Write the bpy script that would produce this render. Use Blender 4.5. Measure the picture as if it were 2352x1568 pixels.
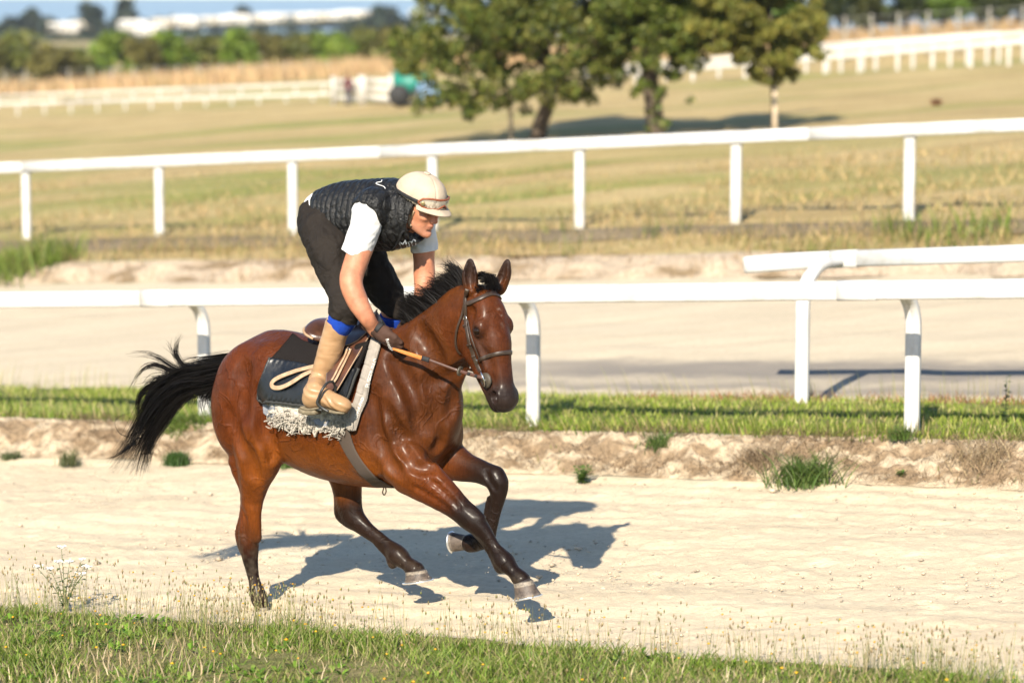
import bpy, bmesh, math, random
import numpy as np
from mathutils import Vector, Matrix
from mathutils.bvhtree import BVHTree
R = math.radians
random.seed(7)
rng = np.random.default_rng(7)
for o in list(bpy.data.objects):
    bpy.data.objects.remove(o)
scene = bpy.context.scene
COL = scene.collection

# ---------------------------------------------------------------- camera
W, F, YH, HC = 2352.0, 100/36*2352.0, -12.0, 3.408      # working pixel grid: 2352 x 1568
TILT = math.atan((784-YH)/F)
cam_d = bpy.data.cameras.new('camera'); cam = bpy.data.objects.new('camera', cam_d); COL.objects.link(cam)
cam.location = (0, 0, HC); cam.rotation_euler = (math.pi/2-TILT, 0, 0)
cam_d.lens = 100; cam_d.sensor_width = 36; cam_d.clip_start = .5; cam_d.clip_end = 30000
cam_d.dof.use_dof = True; cam_d.dof.focus_distance = 15.75; cam_d.dof.aperture_fstop = 1.7
scene.camera = cam
# ---------------------------------------------------------------- sky, sun, exposure
SUN_EL, SUN_AZ = R(34), R(195.5)       # azimuth measured clockwise from +Y: behind the camera, a little to the left
world = bpy.data.worlds.new('World'); scene.world = world; world.use_nodes = True
wn = world.node_tree
sky = wn.nodes.new('ShaderNodeTexSky'); sky.sky_type = 'NISHITA'; sky.sun_disc = False
sky.sun_elevation = SUN_EL; sky.sun_rotation = SUN_AZ
sky.altitude = 20; sky.air_density = 1.0; sky.dust_density = .1; sky.ozone_density = 2.5
wn.links.new(sky.outputs[0], wn.nodes['Background'].inputs[0]); wn.nodes['Background'].inputs[1].default_value = .088
sun_d = bpy.data.lights.new('sun', 'SUN'); sun = bpy.data.objects.new('sun', sun_d); COL.objects.link(sun)
sun_d.energy = 4.5; sun_d.angle = R(.5); sun_d.color = (1, .90, .74)
sdir = Vector((math.sin(SUN_AZ)*math.cos(SUN_EL), math.cos(SUN_AZ)*math.cos(SUN_EL), math.sin(SUN_EL)))
sun.rotation_euler = sdir.to_track_quat('Z', 'Y').to_euler(); sun.location = (0, -5, 12)
scene.view_settings.view_transform = 'Standard'; scene.view_settings.look = 'None'
scene.view_settings.exposure = 1.30; scene.view_settings.gamma = 1
scene.view_settings.use_curve_mapping = False

# ---------------------------------------------------------------- coordinates
PHI = R(32.6)                                   # the track runs to the right and towards the camera
DX, DY = math.cos(PHI), -math.sin(PHI)          # along the track (s)
NX, NY = math.sin(PHI), math.cos(PHI)           # across it, away from the camera (c)
P0 = ((800-1176)*15.9/F, 15.9)
SL = .0626                                       # the course climbs to the right
def ray(x, y):
    a = (x-1176)/F; b = -(y-784)/F
    return (a, math.cos(TILT)+b*math.sin(TILT), -math.sin(TILT)+b*math.cos(TILT))
def PX(x, y, l):
    """photo direction (x, y) met with the upright plane at c = l, in track coordinates (s, c, z)"""
    r = ray(x, y); t = (l+P0[0]*NX+P0[1]*NY)/(r[0]*NX+r[1]*NY)
    X, Y, Z = r[0]*t, r[1]*t, r[2]*t+HC
    return np.array([(X-P0[0])*DX+(Y-P0[1])*DY, l, Z])
def depth(p): return P0[1]+p[0]*DY+p[1]*NY
def RP(rpx, p): return rpx*depth(p)/F
TRACK = Matrix(((DX, NX, 0, P0[0]), (DY, NY, 0, P0[1]), (0, 0, 1, 0), (0, 0, 0, 1)))
def to_world(s, c, z=0): return (P0[0]+s*DX+c*NX, P0[1]+s*DY+c*NY, z)

# ---------------------------------------------------------------- small helpers
def props(o, label=None, cat=None, group=None, kind=None):
    if label: o['label'] = label
    if cat: o['category'] = cat
    if group: o['group'] = group
    if kind: o['kind'] = kind
    return o
def empty(name, label, cat, mat=None, group=None):
    o = bpy.data.objects.new(name, None); COL.objects.link(o); o.empty_display_size = .2
    if mat is not None: o.matrix_world = mat
    return props(o, label, cat, group)
def link(name, me, mat, parent=None, smooth=True):
    o = bpy.data.objects.new(name, me); COL.objects.link(o)
    if mat is not None:
        me.materials.clear(); me.materials.append(mat)
    if parent is not None: o.parent = parent
    if smooth and len(me.polygons): me.polygons.foreach_set('use_smooth', np.ones(len(me.polygons), bool))
    return o
def mesh_np(name, V, Fq=None, T=None, col=None, attrs=None):
    """fast mesh from arrays: quads Fq and/or triangles T, optional vertex colour"""
    me = bpy.data.meshes.new(name)
    V = np.asarray(V, np.float32)
    nq = 0 if Fq is None else len(Fq); nt = 0 if T is None else len(T)
    me.vertices.add(len(V)); me.vertices.foreach_set('co', V.ravel())
    idx = []
    if nq: idx.append(np.asarray(Fq, np.int32).ravel())
    if nt: idx.append(np.asarray(T, np.int32).ravel())
    idx = np.concatenate(idx)
    me.loops.add(len(idx)); me.loops.foreach_set('vertex_index', idx)
    st = np.concatenate([np.arange(nq)*4, nq*4+np.arange(nt)*3]).astype(np.int32)
    me.polygons.add(nq+nt); me.polygons.foreach_set('loop_start', st)
    me.update(calc_edges=True); me.validate()
    if col is not None:
        a = me.color_attributes.new('col', 'FLOAT_COLOR', 'POINT')
        c4 = np.ones((len(V), 4), np.float32); c4[:, :3] = col
        a.data.foreach_set('color', c4.ravel())
    if attrs:
        for k, v in attrs.items():
            a = me.attributes.new(k, 'FLOAT', 'POINT'); a.data.foreach_set('value', np.asarray(v, np.float32))
    return me
def catmull(P, n=4):
    P = np.asarray(P, float); out = []
    Q = np.vstack([2*P[0]-P[1], P, 2*P[-1]-P[-2]])
    for i in range(1, len(Q)-2):
        for k in range(n):
            t = k/n
            out.append(.5*((2*Q[i])+(-Q[i-1]+Q[i+1])*t+(2*Q[i-1]-5*Q[i]+4*Q[i+1]-Q[i+2])*t*t+(-Q[i-1]+3*Q[i]-3*Q[i+1]+Q[i+2])*t**3))
    out.append(P[-1]); return np.array(out)
def tube(pts, rad, seg=10, cap=True, ell=None):
    """swept tube; rad scalar or list; returns V, F"""
    P = np.asarray(pts, float); n = len(P)
    rad = np.full(n, rad) if np.isscalar(rad) else np.asarray(rad, float)
    T = np.gradient(P, axis=0); T /= np.linalg.norm(T, axis=1)[:, None]+1e-12
    up = np.array([0, 0, 1.]) if abs(T[0][2]) < .9 else np.array([1., 0, 0])
    V = []; N = np.cross(T[0], up); N /= np.linalg.norm(N)
    for i in range(n):
        N = N-T[i]*np.dot(N, T[i]); N /= np.linalg.norm(N)+1e-12
        B = np.cross(T[i], N)
        for k in range(seg):
            a = 2*math.pi*k/seg
            ea, eb = (1, 1) if ell is None else ell
            V.append(P[i]+rad[i]*(ea*math.cos(a)*N+eb*math.sin(a)*B))
    Fq = [(i*seg+k, i*seg+(k+1) % seg, (i+1)*seg+(k+1) % seg, (i+1)*seg+k) for i in range(n-1) for k in range(seg)]
    T3 = []
    if cap:
        a = len(V); V.append(P[0]); b = len(V); V.append(P[-1])
        T3 = [(a, (k+1) % seg, k) for k in range(seg)]+[(b, (n-1)*seg+k, (n-1)*seg+(k+1) % seg) for k in range(seg)]
    return np.array(V), Fq, T3
class MB:
    """collects pieces into one mesh"""
    def __init__(s): s.V = []; s.Q = []; s.T = []; s.n = 0
    def add(s, V, Q=(), T=()):
        s.V.append(np.asarray(V, float)); n = s.n
        s.Q += [tuple(i+n for i in q) for q in Q]; s.T += [tuple(i+n for i in t) for t in T]; s.n += len(V); return s
    def box(s, c, size, M=None, bev=0):
        x, y, z = [v/2 for v in size]
        V = np.array([(a*x, b*y, d*z) for a in (-1, 1) for b in (-1, 1) for d in (-1, 1)])
        if M is not None: V = V@np.asarray(M).T
        return s.add(V+np.asarray(c), [(0, 1, 3, 2), (4, 6, 7, 5), (0, 4, 5, 1), (2, 3, 7, 6), (0, 2, 6, 4), (1, 5, 7, 3)])
    def tube(s, pts, rad, seg=10, cap=True, ell=None): return s.add(*tube(pts, rad, seg, cap, ell))
    def mesh(s, name, col=None): return mesh_np(name, np.vstack(s.V), s.Q or None, s.T or None, col)
    def build(s, name, mat, parent=None, smooth=True): return link(name, s.mesh(name), mat, parent, smooth)
def ribbon(pts, nor, width, thick, taper=None):
    """strap: swept rectangle with rounded edge following pts with surface normals nor"""
    P = np.asarray(pts, float); N = np.asarray(nor, float); n = len(P)
    T = np.gradient(P, axis=0); T /= np.linalg.norm(T, axis=1)[:, None]+1e-12
    N = N-T*np.sum(N*T, 1)[:, None]; N /= np.linalg.norm(N, axis=1)[:, None]+1e-12
    B = np.cross(T, N); w = np.full(n, width)/2 if taper is None else width/2*np.asarray(taper)
    prof = [(-1, 0), (-.93, .75), (-.75, 1), (.75, 1), (.93, .75), (1, 0), (.9, -.3), (-.9, -.3)]
    V = np.concatenate([(P+B*(a*w)[:, None]+N*(b*thick)) for a, b in prof]).reshape(len(prof), n, 3).transpose(1, 0, 2).reshape(-1, 3)
    m = len(prof)
    Q = [(i*m+k, i*m+(k+1) % m, (i+1)*m+(k+1) % m, (i+1)*m+k) for i in range(n-1) for k in range(m)]
    Tt = []
    for k in range(1, m-1): Tt += [(0, k+1, k), ((n-1)*m, (n-1)*m+k, (n-1)*m+k+1)]
    return V, Q, Tt
# ---------------------------------------------------------------- value noise in numpy
_perm = rng.permutation(4096); _val = rng.random(4096)*2-1
def vnoise(*co):
    co = [np.asarray(c, float) for c in co]; fl = [np.floor(c).astype(int) for c in co]; fr = [c-f for c, f in zip(co, fl)]
    fr = [t*t*(3-2*t) for t in fr]; k = len(co); out = 0
    pr = (1, 57, 131)
    for m in range(1 << k):
        h = 0; w = 1
        for j in range(k):
            b = (m >> j) & 1; h = _perm[(h+(fl[j]+b)*pr[j]) % 4096]; w = w*(fr[j] if b else 1-fr[j])
        out = out+w*_val[h]
    return out
def fbm(*co, oct=4):
    a = 1; o = 0
    for i in range(oct): o = o+a*vnoise(*[np.asarray(c)*2**i+17.3*i for c in co]); a *= .5
    return o
def sst(a, b, x):
    t = np.clip((x-a)/(b-a), 0, 1); return t*t*(3-2*t)
# ---------------------------------------------------------------- implicit solids
class SDF:
    def __init__(s, lo, hi, h):
        s.h = h; s.lo = np.asarray(lo, float); n = np.ceil((np.asarray(hi)-s.lo)/h).astype(int)+1
        s.ax = [s.lo[i]+h*np.arange(n[i]) for i in range(3)]; s.f = np.full(n, 1., np.float32)
    def _loc(s, lo, hi):
        sl = []
        for i in range(3):
            a = int(max(0, math.floor((lo[i]-s.lo[i])/s.h))); b = int(min(len(s.ax[i]), math.ceil((hi[i]-s.lo[i])/s.h)+1))
            sl.append(slice(a, max(a, b)))
        X = s.ax[0][sl[0]].astype(np.float32)[:, None, None]; Y = s.ax[1][sl[1]].astype(np.float32)[None, :, None]; Z = s.ax[2][sl[2]].astype(np.float32)[None, None, :]
        return tuple(sl), X, Y, Z
    def op(s, sl, d, k, sub=False):
        a = s.f[sl]
        if a.size == 0: return
        if sub:
            d = -d; hh = np.maximum(k-np.abs(a-d), 0)/k; s.f[sl] = np.maximum(a, d)+hh*hh*k*.25
        else:
            hh = np.maximum(k-np.abs(a-d), 0)/k; s.f[sl] = np.minimum(a, d)-hh*hh*k*.25
    def cone(s, A, B, ra, rb, w=1., k=.02, sub=False):
        A = np.asarray(A, float); B = np.asarray(B, float); r = max(ra, rb); m = r*max(1, w)+k+.03
        sl, X, Y, Z = s._loc(np.minimum(A, B)-m, np.maximum(A, B)+m)
        yc = (A[1]+B[1])/2
        A = A.copy(); B = B.copy(); A[1] = (A[1]-yc)/w; B[1] = (B[1]-yc)/w; Y = (Y-yc)/w
        b = B-A; bb = float(b@b)+1e-9
        dx, dy, dz = X-A[0], Y-A[1], Z-A[2]
        t = np.clip((dx*b[0]+dy*b[1]+dz*b[2])/bb, 0, 1)
        d = np.sqrt((dx-t*b[0])**2+(dy-t*b[1])**2+(dz-t*b[2])**2)-(ra+t*(rb-ra))
        s.op(sl, (d*min(1, w)).astype(np.float32), k, sub); return s
    def chain(s, P, k=.02, n=3, w=1., sub=False):
        """P rows: x y z r [w]"""
        P = np.asarray(P, float)
        if P.shape[1] == 4: P = np.hstack([P, np.full((len(P), 1), w)])
        C = catmull(P, n) if len(P) > 2 and n > 1 else P
        for a, b in zip(C[:-1], C[1:]): s.cone(a[:3], b[:3], a[3], b[3], (a[4]+b[4])/2, k, sub)
        return s
    def ell(s, C, rad, M=None, k=.02, sub=False):
        C = np.asarray(C, float); rad = np.asarray(rad, float); M = np.eye(3) if M is None else np.asarray(M, float)  # columns = axes
        ext = np.sqrt(((M*rad)**2).sum(1))+k+.02
        sl, X, Y, Z = s._loc(C-ext, C+ext); dx, dy, dz = X-C[0], Y-C[1], Z-C[2]
        q = [(dx*M[0, i]+dy*M[1, i]+dz*M[2, i])/rad[i] for i in range(3)]
        k0 = np.sqrt(q[0]**2+q[1]**2+q[2]**2); k1 = np.sqrt(sum((q[i]/rad[i])**2 for i in range(3)))
        s.op(sl, (k0*(k0-1)/(k1+1e-6)).astype(np.float32), k, sub); return s
    def cut(s, point, normal, k=.004):
        """remove what lies on the normal's side of a plane"""
        n = np.asarray(normal, float); n /= np.linalg.norm(n); p = np.asarray(point, float)
        d = ((s.ax[0]-p[0])*n[0]).astype(np.float32)[:, None, None]+((s.ax[1]-p[1])*n[1]).astype(np.float32)[None, :, None]+((s.ax[2]-p[2])*n[2]).astype(np.float32)[None, None, :]
        hh = np.maximum(k-np.abs(s.f-d), 0)/k; s.f = np.maximum(s.f, d)+hh*hh*k*.25; return s
    def surface(s, smooth=0):
        f = s.f; ins = f < 0; n = np.array(f.shape)
        cnt = np.zeros(n-1, np.int8)
        for i in (0, 1):
            for j in (0, 1):
                for k in (0, 1): cnt += ins[i:n[0]-1+i, j:n[1]-1+j, k:n[2]-1+k]
        act = (cnt > 0) & (cnt < 8); ci = np.argwhere(act); m = len(ci)
        idx = np.full(n-1, -1, np.int32); idx[act] = np.arange(m)
        acc = np.zeros((m, 3)); num = np.zeros(m)
        cor = {(i, j, k): f[ci[:, 0]+i, ci[:, 1]+j, ci[:, 2]+k] for i in (0, 1) for j in (0, 1) for k in (0, 1)}
        for ax in range(3):
            for u in (0, 1):
                for v in (0, 1):
                    a = [u, v]; a.insert(ax, 0); b = [u, v]; b.insert(ax, 1)
                    fa, fb = cor[tuple(a)], cor[tuple(b)]; ok = (fa < 0) != (fb < 0)
                    t = np.where(ok, fa/(fa-fb+1e-12), 0); p = np.tile(np.array(a, float), (m, 1)); p[:, ax] = t
                    acc += p*ok[:, None]; num += ok
        V = s.lo+s.h*(ci+acc/num[:, None])
        Q = []
        for ax in range(3):
            a = [slice(None)]*3; b = [slice(None)]*3; a[ax] = slice(0, -1); b[ax] = slice(1, None)
            sg = ins[tuple(a)].astype(np.int8)-ins[tuple(b)]
            e = np.argwhere(sg != 0)
            o1, o2 = [(1, 2), (2, 0), (0, 1)][ax]
            e = e[(e[:, o1] > 0) & (e[:, o2] > 0) & (e[:, o1] < n[o1]-1) & (e[:, o2] < n[o2]-1)]
            def g(d1, d2):
                q = e.copy(); q[:, o1] -= d1; q[:, o2] -= d2; return idx[q[:, 0], q[:, 1], q[:, 2]]
            q = np.stack([g(1, 1), g(0, 1), g(0, 0), g(1, 0)], 1)
            fl = sg[e[:, 0], e[:, 1], e[:, 2]] < 0; q[fl] = q[fl][:, ::-1]; Q.append(q)
        Q = np.concatenate(Q); Q = Q[(Q >= 0).all(1)]
        for _ in range(smooth): V = lap(V, Q, .5)
        return V, Q
def lap(V, Q, w):
    acc = np.zeros_like(V); c = np.zeros(len(V))
    for a, b in ((0, 1), (1, 2), (2, 3), (3, 0)):
        for x, y in ((a, b), (b, a)):
            c += np.bincount(Q[:, x], minlength=len(V))
            for i in range(3): acc[:, i] += np.bincount(Q[:, x], V[Q[:, y], i], minlength=len(V))
    return V+w*(acc/np.maximum(c, 1)[:, None]-V)
def normals(V, Q):
    n = np.cross(V[Q[:, 2]]-V[Q[:, 0]], V[Q[:, 3]]-V[Q[:, 1]]); N = np.zeros_like(V)
    for k in range(4):
        for i in range(3): N[:, i] += np.bincount(Q[:, k], n[:, i], minlength=len(V))
    return N/(np.linalg.norm(N, axis=1)[:, None]+1e-12)
def bvh(V, Q): return BVHTree.FromPolygons([tuple(v) for v in V], [tuple(int(i) for i in q) for q in Q])
CAM_T = np.array([(0-P0[0])*DX+(0-P0[1])*DY, (0-P0[0])*NX+(0-P0[1])*NY, HC])       # the eye in track coordinates
def hitpx(tree, x, y):
    r = ray(x, y); d = Vector((r[0]*DX+r[1]*DY, r[0]*NX+r[1]*NY, r[2])).normalized()
    p, nrm, i, t = tree.ray_cast(Vector(CAM_T), d)
    if p is None: return None, None
    return np.array(p), np.array(nrm)

# ---------------------------------------------------------------- materials
def new_mat(name, **kw):
    m = bpy.data.materials.new(name); m.use_nodes = True; b = m.node_tree.nodes['Principled BSDF']
    for k, v in kw.items(): b.inputs[k].default_value = v
    return m, m.node_tree, b
def node(nt, typ, ins=None, **kw):
    n = nt.nodes.new(typ)
    for k, v in kw.items(): setattr(n, k, v)
    for k, v in (ins or {}).items():
        if hasattr(v, 'is_linked') or isinstance(v, bpy.types.NodeSocket): nt.links.new(v, n.inputs[k])
        else: n.inputs[k].default_value = v
    return n
def noise(nt, scale, detail=4, rough=.55, vec=None, dist=0):
    n = node(nt, 'ShaderNodeTexNoise', {'Scale': scale, 'Detail': detail, 'Roughness': rough, 'Distortion': dist})
    if vec is None:
        tc = node(nt, 'ShaderNodeTexCoord'); vec = tc.outputs['Object']
    nt.links.new(vec, n.inputs['Vector']); return n.outputs['Fac']
def ramp(nt, fac, stops, interp='LINEAR'):
    n = nt.nodes.new('ShaderNodeValToRGB'); cr = n.color_ramp; cr.interpolation = interp
    while len(cr.elements) < len(stops): cr.elements.new(.5)
    for e, (p, c) in zip(cr.elements, stops): e.position = p; e.color = (*c, 1) if len(c) == 3 else c
    nt.links.new(fac, n.inputs[0]); return n.outputs['Color']
def mixc(nt, fac, a, b, mode='MIX'):
    n = node(nt, 'ShaderNodeMix', data_type='RGBA', blend_type=mode)
    for s, v in ((n.inputs[0], fac), (n.inputs[6], a), (n.inputs[7], b)):
        if isinstance(v, bpy.types.NodeSocket): nt.links.new(v, s)
        else: s.default_value = (*v, 1) if isinstance(v, tuple) and len(v) == 3 else v
    return n.outputs[2]
def bump(nt, b, h, strength=.3, dist=.01, prev=None):
    n = node(nt, 'ShaderNodeBump', {'Strength': strength, 'Distance': dist, 'Height': h})
    if prev is not None: nt.links.new(prev, n.inputs['Normal'])
    nt.links.new(n.outputs[0], b.inputs['Normal']); return n.outputs[0]
def simple(name, col, rough=.6, var=.15, scale=30, bs=.15, bd=.004, spec=.5, **kw):
    """a plain painted / leather / cloth surface with mottled colour and fine relief"""
    m, nt, b = new_mat(name, Roughness=rough, **kw)
    b.inputs['Specular IOR Level'].default_value = spec
    f = noise(nt, scale, 5)
    c2 = tuple(min(1, c*(1+var)) for c in col); c1 = tuple(c*(1-var) for c in col)
    nt.links.new(ramp(nt, f, [(.3, c1), (.7, c2)]), b.inputs['Base Color'])
    if bs: bump(nt, b, noise(nt, scale*4, 3), bs, bd)
    return m
def vcol_mat(name, rough=.6, spec=.5, var=.25, scale=20, bs=.2, bd=.004, bscale=150, **kw):
    m, nt, b = new_mat(name, Roughness=rough, **kw); b.inputs['Specular IOR Level'].default_value = spec
    a = node(nt, 'ShaderNodeVertexColor', layer_name='col')
    f = noise(nt, scale, 5)
    v = ramp(nt, f, [(.25, (1-var,)*3), (.75, (1+var,)*3)])
    nt.links.new(mixc(nt, 1., a.outputs[0], v, 'MULTIPLY'), b.inputs['Base Color'])
    if bs: bump(nt, b, noise(nt, bscale, 3), bs, bd)
    return m
# ================================================================ the ground
PC = np.array([-60, -9, -2, -.9, -.62, 0, 3.2, 4.15, 4.28, 4.40, 4.62, 4.74, 4.92, 6.3, 6.6, 6.9, 7.3, 10, 13.7, 14.1, 14.35, 14.75, 15.2, 16.5, 22, 30, 52, 80, 100, 118, 140, 200.])
PZ = np.array([-.3, -.06, -.02, -.03, -.065, -.075, .02, .06, .085, .17, .30, .335, .345, .372, .362, .31, .285, .45, .71, .76, .90, .985, 1.06, 1.235, 1.60, 1.98, 3.02, 3.10, 4.2, 5.1, 6.2, 9.3])
SL = .0626
PZ = PZ-.00413*PC
def prof(c): return np.interp(c, PC, PZ)
def ground(s, c): return SL*np.asarray(s)+prof(c)
def on_ground(x, y, lift=0):
    """the pixel's direction met with the terrain, in track coordinates"""
    r = ray(x, y); prev = None
    for Y in np.geomspace(9, 400, 1600):
        t = Y/r[1]; X, Z = r[0]*t, HC+r[2]*t; s = (X-P0[0])*DX+(Y-P0[1])*DY; c = (X-P0[0])*NX+(Y-P0[1])*NY
        if Z <= ground(s, c)+lift: return np.array([s, c, Z])
    return np.array([s, c, Z])
def W3(P):
    P = np.atleast_2d(P); return np.stack([P0[0]+P[:, 0]*DX+P[:, 1]*NX, P0[1]+P[:, 0]*DY+P[:, 1]*NY, P[:, 2]], 1)
def strip(name, c0, c1, sv, nc, disp, mat, wob0=0, wob1=0, seed=0, colf=None, cpow=1.):
    """sheet of ground between two lines across the track; wob: raggedness of its two edges"""
    t = np.linspace(0, 1, nc)**cpow; S, Tt = np.meshgrid(sv, t, indexing='ij')
    e0 = c0+wob0*fbm(S*1.1+seed, S*.31, oct=4); e1 = c1+wob1*fbm(S*1.1+seed+50, S*.31, oct=4)
    Cc = e0+(e1-e0)*Tt; Z = ground(S, c0+(c1-c0)*Tt)+disp(S, Cc, Tt)
    V = W3(np.stack([S.ravel(), Cc.ravel(), Z.ravel()], 1)); n0, n1 = S.shape
    a = (np.arange(n0-1)[:, None]*n1+np.arange(n1-1)[None]).ravel(); Q = np.stack([a, a+n1, a+n1+1, a+1], 1)
    col_ = None if colf is None else colf(S.ravel(), Cc.ravel(), Tt.ravel())
    o = link(name, mesh_np(name, V, Q, None, col_), mat); o['kind'] = 'structure'; return o
def svals(lo, a, b, hi, fine, coarse):
    return np.concatenate([np.arange(lo, a, coarse), np.arange(a, b, fine), np.arange(b, hi+coarse, coarse)])
# ---- materials of the ground
def sand_mat(name, c1, c2, c3, streak=.5, greyed=None):
    m, nt, b = new_mat(name, Roughness=.95); b.inputs['Specular IOR Level'].default_value = .15
    tc = node(nt, 'ShaderNodeTexCoord'); mp = node(nt, 'ShaderNodeMapping', {'Rotation': (0, 0, PHI), 'Scale': (.35, 2.2, 1)}); nt.links.new(tc.outputs['Object'], mp.inputs[0])
    big = ramp(nt, noise(nt, 1.1, 7, .65, mp.outputs[0]), [(.35, c1), (.62, c2)])
    fine = ramp(nt, noise(nt, 26, 8, .75), [(.30, (.80,)*3), (.5, (1,)*3), (.75, (1.10,)*3)])
    col_ = mixc(nt, 1., big, fine, 'MULTIPLY')
    vo = node(nt, 'ShaderNodeTexVoronoi', {'Scale': 14., 'Randomness': 1.}, feature='F1'); nt.links.new(tc.outputs['Object'], vo.inputs['Vector'])
    peb = ramp(nt, vo.outputs['Distance'], [(.0, (1,)*3), (.09, (1,)*3), (.12, (0,)*3)], 'LINEAR')
    keep = ramp(nt, noise(nt, 3.1, 2), [(.52, (0,)*3), (.6, (1,)*3)])
    pk = mixc(nt, 1., peb, keep, 'MULTIPLY')
    col_ = mixc(nt, pk, col_, c3)
    if greyed: col_ = greyed(nt, tc, col_)
    nt.links.new(col_, b.inputs['Base Color'])
    p_ = bump(nt, b, noise(nt, 7, 6, .72), .4, .04); p_ = bump(nt, b, noise(nt, 42, 5, .78), .65, .014, p_); bump(nt, b, noise(nt, 160, 2, .6), .5, .004, p_)
    return m
def grey_band(nt, tc, col_):
    """darker grey harrowed strip of the far track, bounded along the track with ragged edges"""
    mp = node(nt, 'ShaderNodeVectorMath', {1: (NX, NY, 0)}, operation='DOT_PRODUCT'); nt.links.new(tc.outputs['Object'], mp.inputs[0])
    off = P0[0]*NX+P0[1]*NY
    nz_ = noise(nt, 1.2, 5, .65); ad = node(nt, 'ShaderNodeMath', {0: mp.outputs['Value'], 1: nz_}, operation='ADD')
    mr = node(nt, 'ShaderNodeMapRange', {0: ad.outputs[0], 1: off+7.4, 2: off+13.4}); 
    band = ramp(nt, mr.outputs[0], [(.10, (0,)*3), (.14, (.8,)*3), (.20, (.35,)*3), (.25, (.9,)*3), (.33, (.8,)*3), (.40, (0,)*3)])
    ms = node(nt, 'ShaderNodeVectorMath', {1: (DX, DY, 0)}, operation='DOT_PRODUCT'); nt.links.new(tc.outputs['Object'], ms.inputs[0])
    o2 = P0[0]*DX+P0[1]*DY; ms2 = node(nt, 'ShaderNodeMapRange', {0: ms.outputs['Value'], 1: o2-6.5, 2: o2-3.5}); 
    fac = node(nt, 'ShaderNodeMath', {0: ms2.outputs[0], 1: band}, operation='MULTIPLY')
    return mixc(nt, fac.outputs[0], col_, (.185, .165, .145))  # darker grey mixed into the sand colour along the band
sand_m = sand_mat('dry_sand', (.49, .402, .280), (.56, .468, .330), (.17, .145, .12))
sand2_m = sand_mat('harrowed_sand', (.44, .37, .268), (.50, .425, .31), (.25, .21, .18), greyed=grey_band)
bank_m = vcol_mat('bank_earth', .95, .12, .35, 24, 1., .03, 55)
def verge_mat(name, cols, sc_=2.2, stretch=(.6, 1.6, 1)):
    m, nt, b = new_mat(name, Roughness=.95); b.inputs['Specular IOR Level'].default_value = .12
    tc = node(nt, 'ShaderNodeTexCoord'); mp = node(nt, 'ShaderNodeMapping', {'Rotation': (0, 0, PHI), 'Scale': stretch}); nt.links.new(tc.outputs['Object'], mp.inputs[0])
    a_ = ramp(nt, noise(nt, sc_, 8, .68, mp.outputs[0]), [(.28+.44*i/(len(cols)-1), c) for i, c in enumerate(cols)])
    f_ = ramp(nt, noise(nt, 18, 6, .75), [(.3, (.62,)*3), (.7, (1.35,)*3)])
    nt.links.new(mixc(nt, 1., a_, f_, 'MULTIPLY'), b.inputs['Base Color']); bump(nt, b, noise(nt, 22, 6, .7), .9, .06); return m
turf_m = verge_mat('short_turf', [(.24, .20, .09), (.15, .17, .045), (.11, .14, .03)])
verge_m = verge_mat('verge_thatch', [(.30, .235, .13), (.19, .175, .07), (.11, .13, .035)])
def meadow_mat():
    m, nt, b = new_mat('dry_meadow', Roughness=.95); b.inputs['Specular IOR Level'].default_value = .1
    tc = node(nt, 'ShaderNodeTexCoord'); mp = node(nt, 'ShaderNodeMapping', {'Rotation': (0, 0, PHI), 'Scale': (.4, 1.5, 1)}); nt.links.new(tc.outputs['Object'], mp.inputs[0])
    st_ = ramp(nt, noise(nt, .9, 7, .7, mp.outputs[0]), [(.3, (.30, .22, .10)), (.5, (.43, .325, .155)), (.7, (.51, .40, .21))])
    gr_ = ramp(nt, noise(nt, 1.1, 7, .7, mp.outputs[0]), [(.3, (.16, .18, .048)), (.55, (.27, .27, .08)), (.75, (.36, .32, .115))])
    pk_ = ramp(nt, noise(nt, .15, 5, .6, mp.outputs[0]), [(.36, (0,)*3), (.50, (1,)*3)])
    f_ = ramp(nt, noise(nt, 14, 6, .75), [(.3, (.70,)*3), (.7, (1.25,)*3)])
    nt.links.new(mixc(nt, 1., mixc(nt, pk_, gr_, st_), f_, 'MULTIPLY'), b.inputs['Base Color']); bump(nt, b, noise(nt, 12, 6, .7), .9, .08); return m
field_m = meadow_mat()
_g = np.random.default_rng(77); PRINTS = np.stack([_g.uniform(-10, 6.5, 520), _g.uniform(-.4, 4.0, 520), _g.uniform(.035, .085, 520), _g.uniform(.004, .012, 520)], 1)
PRINTS = np.vstack([PRINTS, [(-.55, -.12, .10, .035)]])
fsv = svals(-60, -10.5, 7, 40, .033, 1.5)
def d_sand(S, C_, T_):
    e = sst(0, .03, T_)*sst(1, .97, T_)
    clod = np.clip(fbm(S*7, C_*7, oct=3)-.35, 0, 1)
    lane = .012*np.sin(C_*3.1+.8*vnoise(S*.5, C_*.6))+.006*np.sin(C_*21+1.5*vnoise(S*.8, C_*1.5))*sst(-.3, .5, vnoise(S*.4+2, C_*.5))
    pr_ = np.zeros_like(S)
    for s0, c0, r0, d0 in PRINTS:
        a, b_ = np.searchsorted(S[:, 0], (s0-.3, s0+.3)); q = ((S[a:b_]-s0)/r0)**2+((C_[a:b_]-c0)/(r0*.8))**2
        pr_[a:b_] += -d0*np.exp(-q)+d0*.5*np.exp(-(np.sqrt(q)-1.7)**2*3)
    return e*(pr_+.012*fbm(S*1.6, C_*3.2, oct=4)+.016*clod*sst(-.2, .6, vnoise(S*.7+9, C_*.9))+lane+.006*fbm(S*16, C_*16, oct=2)) - .0
strip('sand_track', -.62, 4.28, fsv, 175, d_sand, sand_m, .10, .10, 3)
lumpf = lambda S, C_: fbm(S*3.2, C_*5+S*.7, oct=5)
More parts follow.
